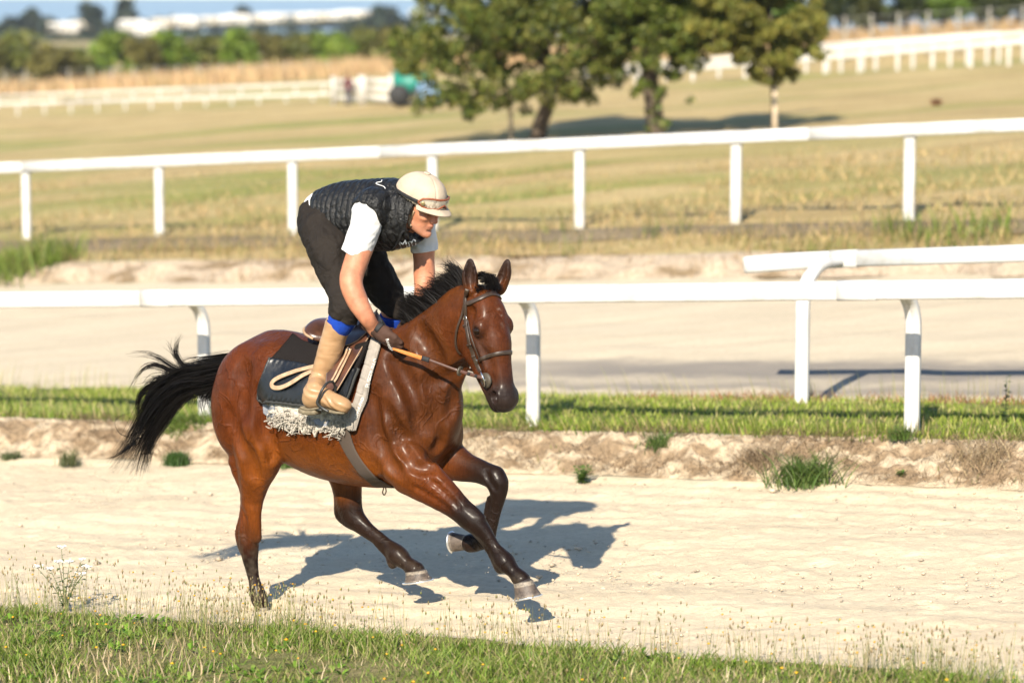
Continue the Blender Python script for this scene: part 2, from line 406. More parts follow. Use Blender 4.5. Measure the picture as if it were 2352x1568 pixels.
def d_bank(S, C_, T_):
    b_ = np.sin(np.clip(T_, 0, 1)*math.pi)
    return b_*(.045*lumpf(S, C_)+.03*np.abs(fbm(S*9, C_*9, oct=4))+.026*fbm(S*26, C_*26, oct=3))-.035*b_*np.clip(vnoise(S*1.3+4, S*.2), 0, 1)
def c_bank(S, C_, T_):
    n_ = fbm(S*5, C_*12, oct=5); n2 = fbm(S*17, C_*26+5, oct=3); m_ = sst(-.15, .6, n_+.45*np.sin(T_*math.pi)+.35*n2-.12)
    a_ = np.array((.43, .345, .24)); b_ = np.array((.25, .18, .112)); c_ = a_*(1-m_[:, None])+b_*m_[:, None]
    g_ = sst(.5, .9, n2)*.5; return c_*(1-g_[:, None])+np.array((.15, .11, .07))*g_[:, None]
strip('sand_bank', 4.28, 4.78, fsv, 46, d_bank, bank_m, .10, .07, 3, c_bank).name = 'sand_bank'
d_turf = lambda S, C_, T_: .012*fbm(S*2.2, C_*2.2, oct=3)*sst(0, .06, T_)*sst(1, .94, T_)
strip('grass_strip', 4.78, 6.85, svals(-60, -12, 8, 40, .06, 1.5), 30, d_turf, turf_m, .07, .10, 3)
strip('far_sand_track', 6.85, 14.1, svals(-90, -22, 8, 50, .12, 1.5), 60, lambda S, C_, T_: .012*fbm(S*1.3, C_*2.5, oct=4)*sst(0, .03, T_)*sst(1, .97, T_), sand2_m, .10, .20, 3)
def c_fbank(S, C_, T_):
    n_ = fbm(S*2.1, C_*5, oct=4); m_ = sst(-.1, .6, n_+.5*(T_-.5)); return np.array((.42, .335, .245))*(1-m_[:, None])+np.array((.22, .16, .095))*m_[:, None]
strip('far_bank', 14.1, 14.8, svals(-90, -24, 8, 50, .07, 1.5), 22, lambda S, C_, T_: np.sin(T_*math.pi)*.07*fbm(S*2, C_*3, oct=4), bank_m, .20, .22, 3, c_fbank)
strip('meadow', 14.8, 128, svals(-260, -60, 20, 120, .5, 6.), 150, lambda S, C_, T_: (.05*fbm(S*.5, C_*.5, oct=3)+.10*fbm(S*.07, C_*.07, oct=2)*sst(0, .05, T_))*sst(0, .01, T_), field_m, .22, 0, 3, None, 1.8)
strip('verge', -40, -.62, svals(-60, -10.5, 7, 40, .09, 1.5), 80, lambda S, C_, T_: .03*fbm(S*1.3, C_*1.3, oct=4)*sst(1, .985, T_)*1., verge_m, 0, .10, 3, None, .25)
# ---- far land, sea
far_m = verge_mat('far_fields', [(.26, .24, .09), (.42, .31, .16), (.10, .12, .04), (.40, .30, .15)], .012, (1, 2.4, 1))
Y_ = np.array([150, 175, 220, 300, 450, 650, 800, 950, 1000.]); Zf = np.array([-3.4, -1.6, -.9, -1.3, -1.9, -2.6, -3.4, -4.6, -20.])-.0049*(Y_-15.9)
xs = np.linspace(-1, 1, 41); V = [(x*(150+.6*y), y, z+(.018 if y < 900 else 0)*x*(150+.6*y)*.55) for y, z in zip(Y_, Zf) for x in xs]
Q = [(j*41+i, j*41+i+1, (j+1)*41+i+1, (j+1)*41+i) for j in range(len(Y_)-1) for i in range(40)]
props(link('far_fields', mesh_np('far_fields', V, Q), far_m), kind='structure')
sea_m, nt, b = new_mat('sea_water', Roughness=.35); b.inputs['Base Color'].default_value = (.15, .215, .27, 1); bump(nt, b, noise(nt, .2, 4), .4, 1.)
V = [(x, y, -23.) for y in (700, 2000, 6000, 26000) for x in (-16000, -2000, 2000, 16000)]
props(link('sea', mesh_np('sea', V, [(j*4+i, j*4+i+1, j*4+i+5, j*4+i+4) for j in range(3) for i in range(3)]), sea_m), kind='structure')

# ================================================================ running rails
plast, nt, b = new_mat('white_rail_plastic', Roughness=.35)
nt.links.new(ramp(nt, noise(nt, 2.5, 7, .7), [(.35, (.40, .385, .345)), (.50, (.51, .505, .49)), (.7, (.53, .53, .52))]), b.inputs['Base Color']); bump(nt, b, noise(nt, 6, 3), .06, .02)
plast_d = simple('weathered_rail', (.47, .445, .40), .5, .1, 3, .1, .01)
def rail_section(P, hgt, dep):
    """swept rounded bar; P points (s, c, z)"""
    P = W3(P); T = np.gradient(P, axis=0); T /= np.linalg.norm(T, axis=1)[:, None]; up = np.array([0, 0, 1.])
    B = np.cross(T, up); B /= np.linalg.norm(B, axis=1)[:, None]; U = np.cross(B, T)
    pr_ = [(-.5, -.34), (-.42, -.46), (-.25, -.5), (.25, -.5), (.42, -.46), (.5, -.34), (.5, .30), (.40, .44), (.2, .5), (-.2, .5), (-.40, .44), (-.5, .30)]
    m = len(pr_); V = np.concatenate([[p+b_*dep*x+u*hgt*y for x, y in pr_] for p, b_, u in zip(P, B, U)]); n = len(P)
    Q = [(i*m+k, (i+1)*m+k, (i+1)*m+(k+1) % m, i*m+(k+1) % m) for i in range(n-1) for k in range(m)]
    T3 = [(0, k, k+1) for k in range(1, m-1)]+[((n-1)*m, (n-1)*m+k+1, (n-1)*m+k) for k in range(1, m-1)]
    return V, Q, T3
def post_mesh(P, wid, dep):
    """bent post: swept rounded rectangle; wid along the track, dep across it"""
    P = np.asarray(P, float); Wp = W3(P); T = np.gradient(Wp, axis=0); T /= np.linalg.norm(T, axis=1)[:, None]; Sx = np.array([DX, DY, 0])
    N_ = np.cross(T, Sx); N_ /= np.linalg.norm(N_, axis=1)[:, None]
    pr_ = [(-.5, -.3), (-.4, -.46), (-.12, -.5), (-.06, -.44), (.06, -.44), (.12, -.5), (.4, -.46), (.5, -.3), (.5, .3), (.4, .46), (-.4, .46), (-.5, .3)]
    m = len(pr_); n = len(P); V = np.concatenate([[p+Sx*wid*x+nn*dep*y for x, y in pr_] for p, nn in zip(Wp, N_)])
    Q = [(i*m+k, i*m+(k+1) % m, (i+1)*m+(k+1) % m, (i+1)*m+k) for i in range(n-1) for k in range(m)]
    T3 = [((n-1)*m, (n-1)*m+k, (n-1)*m+k+1) for k in range(1, m-1)]
    return V, Q, T3
def sz(x, y, c): p = PX(x, y, c); return p[0], p[2]
def rail_line(x0, y0, x1, y1, c):
    (s0, z0), (s1, z1) = sz(x0, y0, c), sz(x1, y1, c); k = (z1-z0)/(s1-s0); return lambda s: z0+(s-s0)*k
def fence_obj(name, label, cat='fence', group=None): return empty(name, label, cat, None, group)
def add_sec(f_, name, s0, s1, c, zt, hgt, dep, mat, n=12, dz=None):
    s = np.linspace(s0, s1, n); P = np.stack([s, np.full(n, c), zt(s)-hgt/2-(0 if dz is None else dz(s))], 1)
    return link(name, mesh_np(name, *rail_section(P, hgt, dep)), mat, f_)
# near rail
zt1 = rail_line(0, 671, 2352, 640, 4.25)
f1 = fence_obj('running_rail', 'long white plastic running rail behind the horse, above the sand bank', 'rail')
js = [PX(x, 660, 4.25)[0] for x in (327, 392, 1926, 2015)]
cuts_ = [-30, js[0]-9.6, js[0], js[2], js[2]+7.8, 30]
for a, b_ in zip(cuts_[:-1], cuts_[1:]): add_sec(f1, 'rail', a+.002, b_-.002, 4.25, zt1, .128, .075, plast, 24)
for a, b_ in ((js[0], js[1]), (js[2], js[3]), (js[0]-9.6, js[0]-9.3), (js[2]+7.8, js[2]+8.1)): add_sec(f1, 'sleeve', a, b_, 4.25, lambda s: zt1(s)+.0035, .135, .082, plast, 3)
def bent_post(f_, s, c, cr, zt, hgt=.128, wid=.105):
    dr = -1 if cr < c else 1; w_ = abs(cr-c); zb_ = ground(s, c)-.05; zr = zt(s)-hgt*.62
    P = [(s, c, zb_), (s, c, zb_+.4), (s, c, zr-.42), (s, c, zr-.30), (s, c+dr*.02*w_/.65, zr-.20), (s, c+dr*.09*w_/.65, zr-.10), (s, c+dr*.24*w_/.65, zr-.025), (s, c+dr*.42*w_/.65, zr), (s, cr+dr*.02, zr)]
    return link('post', mesh_np('post', *post_mesh(catmull(P, 4), wid, .06)), plast, f_)
for s in (-20.9, -17.7, -14.5, -11.35, -8.2, -4.99, -1.86, 1.22, 4.35, 7.5, 10.6): bent_post(f1, s, 4.90, 4.25, zt1)
# second rail, facing the far track
c2, cr2 = 6.42, 7.05
zt2 = rail_line(1712, 583, 2352, 562, cr2)
f2 = fence_obj('running_rail', 'white running rail that starts with a bent end behind the first rail, right', 'rail')
s_end = PX(1713, 600, cr2)[0]; sj = PX(1935, 590, cr2)[0]
drop = lambda s: .022*np.clip((s_end+.75-s)/.75, 0, 1)**2
add_sec(f2, 'rail', s_end, sj, cr2, zt2, .134, .075, plast, 24, drop); add_sec(f2, 'rail', sj+.005, 30, cr2, zt2, .128, .075, plast, 24)
add_sec(f2, 'sleeve', sj-.10, sj+.13, cr2, lambda s: zt2(s)+.0035, .136, .082, plast, 3)
for s in (on_ground(1838, 925)[0], on_ground(1838, 925)[0]+3.12, on_ground(1838, 925)[0]+6.24): bent_post(f2, s, c2, cr2, zt2)
# third rail, far side of the far track
c3 = 16.4
zt3 = rail_line(0, 374, 2352, 272, c3)
f3 = fence_obj('running_rail', 'straight white running rail along the far edge of the far track', 'rail')
s3 = [PX(x, y, c3)[0] for x, y in ((60, 550), (365, 543), (671, 535), (992, 527), (1329, 519), (1688, 507), (2086, 488))]
dsp = s3[1]-s3[0]
for s in [s3[0]-dsp*k for k in (5, 4, 3, 2, 1)]+s3+[s3[-1]+dsp*k for k in (1, 2, 3)]:
    P = [(s, c3+.02, ground(s, c3)-.05), (s, c3+.02, ground(s, c3)+.4), (s, c3+.02, zt3(s)-.20), (s, c3+.02, zt3(s)-.06)]
    link('post', mesh_np('post', *post_mesh(P, .125, .075)), plast, f3)
for a, b_ in zip(np.arange(s3[0]-12, 26, 6)[:-1], np.arange(s3[0]-12, 26, 6)[1:]): add_sec(f3, 'rail', a, b_-.006, c3-.02, zt3, .142, .085, plast, 8)
# far rails
def far_fence(label, c, top_px, posts, ends, hgt=.11):
    (xa, ya), (xb, yb) = top_px; zt = rail_line(xa, ya, xb, yb, c); f_ = fence_obj('running_rail', label, 'rail')
    se = [PX(x, 200, c)[0] for x in ends]; nsec = max(2, int(abs(se[1]-se[0])/8)); ss = np.linspace(se[0], se[1], nsec)
    for a, b_ in zip(ss[:-1], ss[1:]): add_sec(f_, 'rail', a, b_-.01, c, zt, hgt*1.3, .10, plast_d, 4)
    for x in posts:
        s = PX(x, 200, c)[0]; g_ = min(ground(s, c), zt(s)-.5)-.1
        link('post', mesh_np('post', *post_mesh([(s, c+.03, g_), (s, c+.03, (g_+zt(s))/2), (s, c+.03, zt(s)-.05)], .085, .08)), plast_d, f_)
zx = lambda x: x*.4882
far_fence('distant white running rail in front of the left hedge, nearer of two', 80, ((0, 235), (750, 212)), [zx(v_) for v_ in (-50, 78, 205, 330, 455, 585, 708, 835, 965, 1088, 1215, 1343, 1470)], (-400, 760))
far_fence('distant white running rail close to the left hedge, farther of two', 90, ((0, 218), (900, 184)), [zx(v_) for v_ in (-15, 112, 243, 370, 497, 622, 748, 878, 1003, 1130, 1255, 1390, 1520, 1650, 1780)], (-400, 905))
far_fence('distant white running rail climbing the slope at right, nearest of three', 52, ((1660, 145), (2352, 88)), [1460, 1590, 1710, 1795, 1893, 1972, 2060, 2140, 2228, 2315, 2400], (1340, 2700))
far_fence('distant white running rail climbing the slope at right, middle of three', 58, ((1800, 118), (2352, 70)), [1380, 1530, 1650, 1850, 1930, 2010, 2095, 2180, 2265, 2350], (1330, 2352))
far_fence('distant cream rail with a square end at the top of the right slope', 64, ((1880, 100), (2295, 72)), [1900, 1980, 2060, 2140, 2220, 2292], (1860, 2296))
# wire fences before the hedges
wood = simple('grey_fence_wood', (.27, .25, .21), .9, .2, 5, .3, .02)
wire_m = simple('fence_wire', (.25, .25, .25), .5, .1, 5, 0, .01)
def wire_fence(label, c, top_px, xs_):
    (xa, ya), (xb, yb) = top_px; zt = rail_line(xa, ya, xb, yb, c); f_ = fence_obj('wire_fence', label, 'fence')
    for x in xs_:
        s = PX(x, 150, c)[0]; link('post', mesh_np('post', *tube(W3(np.array([(s, c, ground(s, c)-.2), (s, c, zt(s)-.02), (s, c, zt(s))])), [.055, .05, .03], 7)), wood, f_)
    sa, sb = PX(xs_[0], 150, c)[0], PX(xs_[-1], 150, c)[0]
    for k in (.1, .45, .8):
        s = np.linspace(sa, sb, 30); link('wire', mesh_np('wire', *tube(W3(np.stack([s, np.full(30, c-.1), zt(s)-k], 1)), .012, 4)), wire_m, f_)
wire_fence('grey post and wire fence along the left hedge', 112, ((0, 162), (700, 142)), [zx(v_) for v_ in range(-85, 1560, 102)])
wire_fence('grey post and wire fence at the top of the right slope', 92, ((1860, 42), (2350, 12)), [1862, 1940, 2000, 2062, 2130, 2200, 2270, 2348, 2420])

# ================================================================ foliage
leaf_m, nt, b = new_mat('leaf', Roughness=.55); b.inputs['Specular IOR Level'].default_value = .3
lc = node(nt, 'ShaderNodeVertexColor', layer_name='col'); nt.links.new(lc.outputs[0], b.inputs['Base Color'])
tr_ = node(nt, 'ShaderNodeBsdfTranslucent'); nt.links.new(lc.outputs[0], tr_.inputs[0]); mx = node(nt, 'ShaderNodeMixShader', {0: .28}); out = nt.nodes['Material Output']
nt.links.new(b.outputs[0], mx.inputs[1]); nt.links.new(tr_.outputs[0], mx.inputs[2]); nt.links.new(mx.outputs[0], out.inputs[0])
bark_m = simple('bark', (.075, .055, .038), .9, .4, 14, .8, .03)
def leaves(cent, rad, n, size, cols, seed, shell=.55):
    """leaf-sized folded quads through the volume of clumps; cent (m,3), rad (m,)"""
    g = np.random.default_rng(seed); cent = np.asarray(cent, float); rad = np.asarray(rad, float)
    w = rad**2; i = g.choice(len(cent), n, p=w/w.sum()); d = g.normal(size=(n, 3)); d /= np.linalg.norm(d, axis=1)[:, None]
    r = rad[i]*(shell+(1.08-shell)*g.random(n)**.6); p = cent[i]+d*r[:, None]*np.array([1, 1, .82])
    a = g.normal(size=(n, 3))+d*.5; a /= np.linalg.norm(a, axis=1)[:, None]; b_ = np.cross(a, g.normal(size=(n, 3))); b_ /= np.linalg.norm(b_, axis=1)[:, None]
    sz_ = size*g.uniform(.6, 1.5, n)[:, None]; c_ = np.cross(a, b_)
    V = np.stack([p-a*sz_, p+b_*sz_*.45+c_*sz_*.12, p+a*sz_, p-b_*sz_*.45+c_*sz_*.12], 1).reshape(-1, 3); q = np.arange(n)*4; Q = np.stack([q, q+1, q+2, q+3], 1)
    ci = g.integers(0, len(cols), n); tone = (.75+.5*g.random(len(cent)))[i]; cc = np.asarray(cols)[ci]*(tone*g.uniform(.75, 1.25, n))[:, None]
    return V, Q, np.repeat(cc, 4, 0)
def tree(name, label, trunk, limbs, clumps, n, size, cols, seed, cat='tree', group=None, bark=None):
    """trunk/limbs: lists of world points with radii; clumps: world centres and radii"""
    base = trunk[0][0]; o = empty(name, label, cat, Matrix.Translation(Vector(base)), group); B0 = np.asarray(base)
    if trunk is not None and len(trunk) > 1:
        mb = MB()
        for br in [trunk]+limbs:
            P = catmull(np.array([[*p, r] for p, r in br], float), 4); mb.tube(P[:, :3]-B0, P[:, 3], 9)
        mb.build('trunk', bark or bark_m, o)
    V, Q, cc = leaves([c for c, r in clumps], [r for c, r in clumps], n, size, cols, seed); link('crown', mesh_np('crown', V-B0, Q, None, cc), leaf_m, o, False)
    return o
def wpx(x, y, Y):
    r = ray(x, y); t = Y/r[1]; return np.array([r[0]*t, Y, HC+r[2]*t])
def blob_list(rows, Y, dy, seed, fill=3):
    """rows: (px, py, r_px): clumps at distance Y, scattered in depth by dy"""
    g = np.random.default_rng(seed); out_ = []
    for x, y, r in rows:
        for k in range(fill):
            yy = Y+g.uniform(-dy, dy); out_.append((wpx(x+g.normal(0, r*.52), y+g.normal(0, r*.42), yy), r*g.uniform(.26, .52)*yy/F))
    return out_
olive = [(.105, .135, .022), (.07, .095, .017), (.15, .16, .032), (.05, .072, .014), (.18, .17, .04)]
t1g = W3(on_ground(1232, 336))[0]; YT1 = t1g[1]
g = np.random.default_rng(4)
rows = [(985, 150, 55), (1000, 80, 60), (978, 232, 30), (1030, 215, 50), (1080, 235, 40), (1130, 228, 40), (1080, 130, 70), (1150, 90, 75), (1170, 180, 55), (1220, 60, 75), (1300, 40, 70), (1255, 190, 48), (1320, 140, 60), (1375, 80, 60), (1390, 160, 45), (1400, 60, 60), (1415, 115, 48), (1330, 205, 35), (1070, 20, 70), (1160, -30, 80), (1270, -60, 90), (1380, -40, 80), (940, 110, 42), (912, 85, 30), (925, 150, 26), (1010, -20, 60), (1200, -150, 120), (1330, -170, 110), (1090, -120, 100), (1240, -230, 110), (1150, -220, 90), (1270, -150, 100), (1370, -120, 90), (1180, -90, 100), (1300, -110, 100), (1300, 215, 30), (1200, 215, 36)]
tree('tree', 'leaning dark-trunked tree with drooping olive crown, left of the pair behind the rail', [(t1g-np.array([0, 0, .1]), .17), (wpx(1240, 290, YT1), .14), (wpx(1262, 225, YT1), .12), (wpx(1255, 130, YT1), .10), (wpx(1215, -10, YT1), .08), (wpx(1200, -200, YT1), .04)],
     [[(wpx(1262, 225, YT1), .07), (wpx(1320, 130, YT1), .05), (wpx(1370, 40, YT1+.5), .03)], [(wpx(1255, 150, YT1), .07), (wpx(1160, 90, YT1-.4), .05), (wpx(1060, 110, YT1), .03)]], blob_list(rows, YT1, 1.5, 5, 13), 80000, .046, olive, 11)
t2g = W3(on_ground(1510, 320))[0]; YT2 = t2g[1]
rows = [(1440, 40, 70), (1500, 0, 80), (1560, 60, 70), (1470, 110, 48), (1400, 20, 60), (1610, 20, 75), (1560, 130, 40), (1590, 120, 35), (1650, 60, 60), (1500, -90, 110), (1620, -100, 100), (1420, -110, 90), (1540, -200, 110), (1470, -170, 90), (1600, -170, 90), (1520, -60, 100), (1450, -40, 90), (1590, -60, 90), (1480, 190, 20), (1500, 250, 16), (1520, 210, 20), (1495, 290, 13), (1530, 280, 12), (1585, 230, 9), (1460, 210, 14), (1490, 150, 28), (1540, 160, 24)]
tree('tree', 'ivy-covered upright tree in the middle of the group behind the rail', [(t2g-np.array([0, 0, .1]), .17), (wpx(1500, 230, YT2), .15), (wpx(1490, 140, YT2), .13), (wpx(1505, 20, YT2), .11), (wpx(1530, -150, YT2), .06)], [[(wpx(1492, 140, YT2), .09), (wpx(1560, 70, YT2), .06), (wpx(1640, 0, YT2+.4), .03)]], blob_list(rows, YT2, 1.4, 6, 13), 62000, .046, [(.11, .135, .022), (.07, .095, .015), (.15, .16, .032), (.09, .13, .018)], 12)
t3g = W3(on_ground(1777, 305))[0]; YT3 = t3g[1]
rows = [(1700, 80, 48), (1750, 40, 55), (1800, 70, 50), (1720, 130, 42), (1770, 140, 45), (1820, 120, 42), (1850, 60, 42), (1690, 30, 45), (1640, 20, 55), (1600, 60, 45), (1780, -40, 70), (1840, -10, 50), (1660, 110, 30), (1740, 175, 24), (1800, 170, 26), (1870, 110, 24), (1720, -60, 60), (1775, 190, 16)]
tree('sapling', 'young slim tree with a round crown, right of the group behind the rail', [(t3g-np.array([0, 0, .1]), .055), (wpx(1778, 240, YT3), .05), (wpx(1774, 170, YT3), .045), (wpx(1770, 60, YT3), .035), (wpx(1772, -60, YT3), .02)], [[(wpx(1775, 180, YT3), .03), (wpx(1740, 130, YT3), .02), (wpx(1715, 90, YT3), .01)], [(wpx(1775, 175, YT3), .03), (wpx(1805, 130, YT3), .02), (wpx(1830, 80, YT3), .01)]], blob_list(rows, YT3, .9, 7, 11), 30000, .044, [(.19, .18, .036), (.14, .145, .028), (.24, .21, .045), (.10, .12, .022)], 13)
stake_m = simple('pale_stake_wood', (.50, .40, .28), .9, .15, 10, .2, .01)
for (x0, y0, x1, y1), lab in (((1175, 336, 1172, 235), 'thin pale stake left of the leaning tree'), ((1779, 306, 1778, 200), 'thin pale stake tied to the young slim tree')):
    gp = W3(on_ground(x0, y0))[0]; off_ = np.array([0, -.12, 0]); mb = MB(); tpw = wpx(x1, y1, gp[1])
    mb.tube([gp+off_-np.array([0, 0, .1]), (gp+tpw)/2+off_, tpw+off_, tpw+off_+np.array([0, 0, .01])], [.045, .042, .04, .02], 8); props(mb.build('stake', stake_m), lab, 'stake')
# bushes of the hedges, each its own
def bush(label, x, ytop, ybot, wpx_, Y, n, size, cols, seed, group, name='bush'):
    b0 = wpx(x, ybot, Y); h_ = (ybot-ytop)*Y/F; w_ = wpx_*Y/F/2; g = np.random.default_rng(seed); cl = []
    for k in range(26):
        a, t_ = g.uniform(0, 6.28), g.random(); rr = math.sqrt(g.random())*(1-.45*t_); cl.append((b0+np.array([math.cos(a)*rr*w_, math.sin(a)*rr*w_, h_*(.12+.76*t_)]), min(w_, h_)*g.uniform(.20, .38)))
    return tree(name, label, [(b0-np.array([0, 0, .2]), .12), (b0+np.array([0, 0, h_*.3]), .10), (b0+np.array([.05, 0, h_*.7]), .04)], [], cl, n, size, cols, seed, 'bush' if name == 'bush' else 'tree', group)
hcol = [[(.13, .155, .03), (.085, .10, .018), (.17, .16, .035)], [(.13, .20, .02), (.09, .145, .014), (.17, .22, .03)], [(.14, .13, .035), (.10, .09, .022), (.17, .15, .04)]]
hd_ = [(-330, 70, 186, 150, 0), (-220, 80, 184, 140, 2), (-120, 76, 184, 130, 1), (-40, 84, 183, 100, 2), (35, 68, 182, 150, 0), (120, 95, 178, 110, 2), (175, 115, 182, 90, 0), (255, 72, 176, 120, 1), (325, 92, 175, 90, 2), (385, 74, 172, 130, 1), (470, 80, 170, 110, 0), (545, 66, 168, 90, 1), (610, 80, 166, 110, 2), (690, 78, 162, 120, 0), (770, 80, 160, 110, 1), (845, 70, 158, 110, 0), (900, 60, 156, 100, 2)]
wh = ['leftmost', 'second', 'third', 'fourth', 'fifth', 'sixth', 'seventh', 'eighth', 'ninth', 'tenth', 'eleventh', 'twelfth', 'thirteenth']
nth = ['first', 'second', 'third', 'fourth', 'fifth', 'sixth', 'seventh', 'eighth', 'ninth', 'tenth', 'eleventh', 'twelfth', 'thirteenth', 'fourteenth', 'fifteenth', 'sixteenth', 'seventeenth', 'eighteenth', 'nineteenth', 'twentieth', 'twenty-first', 'twenty-second', 'twenty-third']
hn = ['olive', 'bright green', 'brownish green']
for i, (x, yt, yb, w_, k) in enumerate(hd_): bush(f'{hn[k]} bush of the left hedge, {nth[i]} from its left end', x, yt, yb, w_, 168+3*math.sin(i*2.1), 1500, .22, hcol[k], 20+i, 'bushes of the left hedge')
dcol = [[(.03, .045, .028), (.025, .038, .026), (.04, .055, .03)], [(.045, .06, .03), (.035, .05, .03)]]
sk = [(75, 22, 78, 62, 0), (35, 45, 90, 70, 0), (110, 45, 75, 50, 1), (208, 8, 82, 62, 0), (285, -6, 80, 66, 0), (562, 18, 40, 34, 0), (880, 20, 78, 110, 0), (820, 45, 80, 60, 1), (935, 45, 90, 70, 0), (5, 62, 95, 80, 0)]
skl = ['round dark tree on the skyline, left of the first caravans', 'low dark tree on the skyline near the left edge', 'small dark tree just right of the first round skyline tree', 'round dark tree on the skyline above the gap in the caravans', 'tall dark tree on the skyline beside the wide caravan', 'tiny dark tree on the skyline behind the caravan row', 'broad dark tree at the right end of the caravan row', 'low dark tree before the right end of the caravan row', 'dark tree on the skyline just left of the leaning tree', 'dark tree at the left edge of the skyline']
for i, (x, yt, yb, w_, k) in enumerate(sk): bush(skl[i], x, yt, yb, w_, 560 if yb > 70 else 760, 700, .9, dcol[k], 50+i, 'trees on the skyline', 'skyline_tree')
for i in range(20):
    x = 90+i*44; bush(f'dark low bush behind the caravan row, {nth[i]} from the left', x, 52-.012*x+4*math.sin(i*1.7), 84-.03*x, 60, 720, 260, .9, dcol[1], 80+i, 'low bushes behind the caravans')
    x = 120+i*43; bush(f'dark low bush in front of the caravan row, {nth[i]} from the left', x, 86-.018*x+3*math.sin(i*2.7), 112-.026*x, 62, 600, 260, .8, [(.045, .065, .03), (.035, .05, .025)], 110+i, 'low bushes before the caravans')
rh = [(1580, 0, 70, 120, 0), (1690, -20, 75, 130, 0), (1790, -20, 70, 120, 1), (1900, -30, 66, 150, 0), (1990, -25, 60, 120, 2), (2080, -40, 56, 130, 0), (2165, -30, 50, 110, 1), (2250, -40, 46, 130, 0), (2340, -40, 42, 130, 0), (2440, -40, 40, 140, 2), (1480, -10, 78, 130, 0), (1370, 0, 85, 130, 2)]
for i, (x, yt, yb, w_, k) in enumerate(sorted(rh)): bush(f'{["dark green", "bright green", "brownish green"][k]} bush of the right hedge, {wh[i]} from the trees', x, yt, yb, w_, 118, 1500, .17, [[(.035, .05, .012), (.05, .06, .015), (.025, .035, .01)], [(.07, .12, .015), (.09, .14, .02)], [(.07, .075, .02), (.05, .055, .015)]][k], 150+i, 'bushes of the right hedge')
# tall dry grass before the hedges
def blades(P, h, w, lean, cols, seed, bend=.35, seg=3, az=None):
    """P (n,3) roots in world; one tapered blade each"""
    g = np.random.default_rng(seed); n = len(P); a = g.uniform(0, 6.283, n) if az is None else az; d = np.stack([np.cos(a), np.sin(a), np.zeros(n)], 1)
    f_ = g.uniform(0, 6.283, n); sd = np.stack([np.cos(f_), np.sin(f_), np.zeros(n)], 1); h = np.broadcast_to(h, n); w = np.broadcast_to(w, n); lean = np.broadcast_to(lean, n)
    rows_ = []
    for k in range(seg+1):
        t_ = k/seg; c_ = P+np.array([0, 0, 1.])*(h*(t_-bend*.35*t_*t_))[:, None]+d*(h*lean*(t_*.4+bend*1.6*t_*t_))[:, None]
        if k < seg: ww = (w*(1-.75*t_**1.6))[:, None]*sd; rows_ += [c_-ww, c_+ww]
        else: rows_ += [c_]
    m = 2*seg+1; V = np.stack(rows_, 1).reshape(-1, 3); q = np.arange(n)*m
    Q = np.concatenate([np.stack([q+2*k, q+2*k+1, q+2*k+3, q+2*k+2], 1) for k in range(seg-1)]) if seg > 1 else None
    T3 = np.stack([q+2*seg-2, q+2*seg-1, q+2*seg], 1)
    ci = g.integers(0, len(cols), n); cc = np.asarray(cols)[ci]*g.uniform(.7, 1.3, n)[:, None]
    return V, Q, T3, np.repeat(cc, m, 0)
def stuff(name, label, cat, parts, mat=None):
    V = []; Q = []; T3 = []; C_ = []; n = 0
    for v, q, t, c in parts:
        V.append(v); C_.append(c)
        if q is not None: Q.append(q+n)
        T3.append(t+n); n += len(v)
    o = link(name, mesh_np(name, np.vstack(V), np.vstack(Q) if Q else None, np.vstack(T3), np.vstack(C_)), mat or leaf_m, None, False)
    return props(o, label, cat, None, 'stuff')
def scatter(n, s0, s1, c0, c1, seed, dens=None):
    g = np.random.default_rng(seed); s = g.uniform(s0, s1, n); c = g.uniform(c0, c1, n)
    if dens is not None:
        k = g.random(n) < dens(s, c); s, c = s[k], c[k]
    return s, c
def roots(s, c, dz=0): return W3(np.stack([s, c, ground(s, c)+dz], 1))
straw = [(.40, .28, .13), (.46, .33, .16), (.34, .24, .11), (.30, .24, .10)]
greens = [(.085, .125, .018), (.11, .15, .025), (.065, .10, .015), (.14, .165, .035), (.10, .12, .03)]
s, c = scatter(15000, -150, 30, 104, 117, 31); stuff('dry_grass', 'tall dry orange grass in front of the far hedges', 'grass', [blades(roots(s, c), rng.uniform(.5, 1.1, len(s)), .05, .3, [(.46, .30, .16), (.42, .28, .14), (.36, .26, .125)], 31, seg=2)])
# ---- rough grass between far bank and third rail, and beyond
sz_lo, sz_hi = -24, 8
dn = lambda s, c: np.clip(.45+.6*fbm(s*.7, c*.9, oct=3), .08, 1)
s, c = scatter(26000, sz_lo, sz_hi, 14.7, 16.2, 32, dn); g = np.random.default_rng(1)
p1 = blades(roots(s, c), g.uniform(.05, .19, len(s)), .006, .5, straw+[(.20, .16, .09), (.22, .20, .07), (.15, .16, .04)], 32)
s, c = scatter(45000, sz_lo-6, sz_hi+2, 16.2, 26, 33, dn); p2 = blades(roots(s, c), g.uniform(.05, .15, len(s)), .009, .6, straw+[(.26, .23, .09), (.20, .19, .06)], 33, seg=2)
dn2 = lambda s, c: (fbm(s*.55+7, c*.5, oct=3) > .28)*.9
s, c = scatter(5000, sz_lo, sz_hi, 14.6, 15.8, 34, dn2); p3 = blades(roots(s, c), g.uniform(.12, .42, len(s)), .007, .3, greens, 34)
sg, cg = [], []
for px_, py_, n_, sp in ((15, 632, 300, .22), (110, 600, 300, .26), (75, 620, 120, .2), (2210, 545, 60, .3), (2260, 540, 50, .3)):
    q = on_ground(px_, py_); sg.append(q[0]+g.normal(0, sp, n_)); cg.append(q[1]+g.normal(0, sp*.7, n_))
sg, cg = np.concatenate(sg), np.concatenate(cg); p4 = blades(roots(sg, cg), g.uniform(.15, .48, len(sg)), .010, .35, [(.12, .18, .025), (.15, .20, .035), (.10, .14, .02), (.24, .22, .08)], 35)
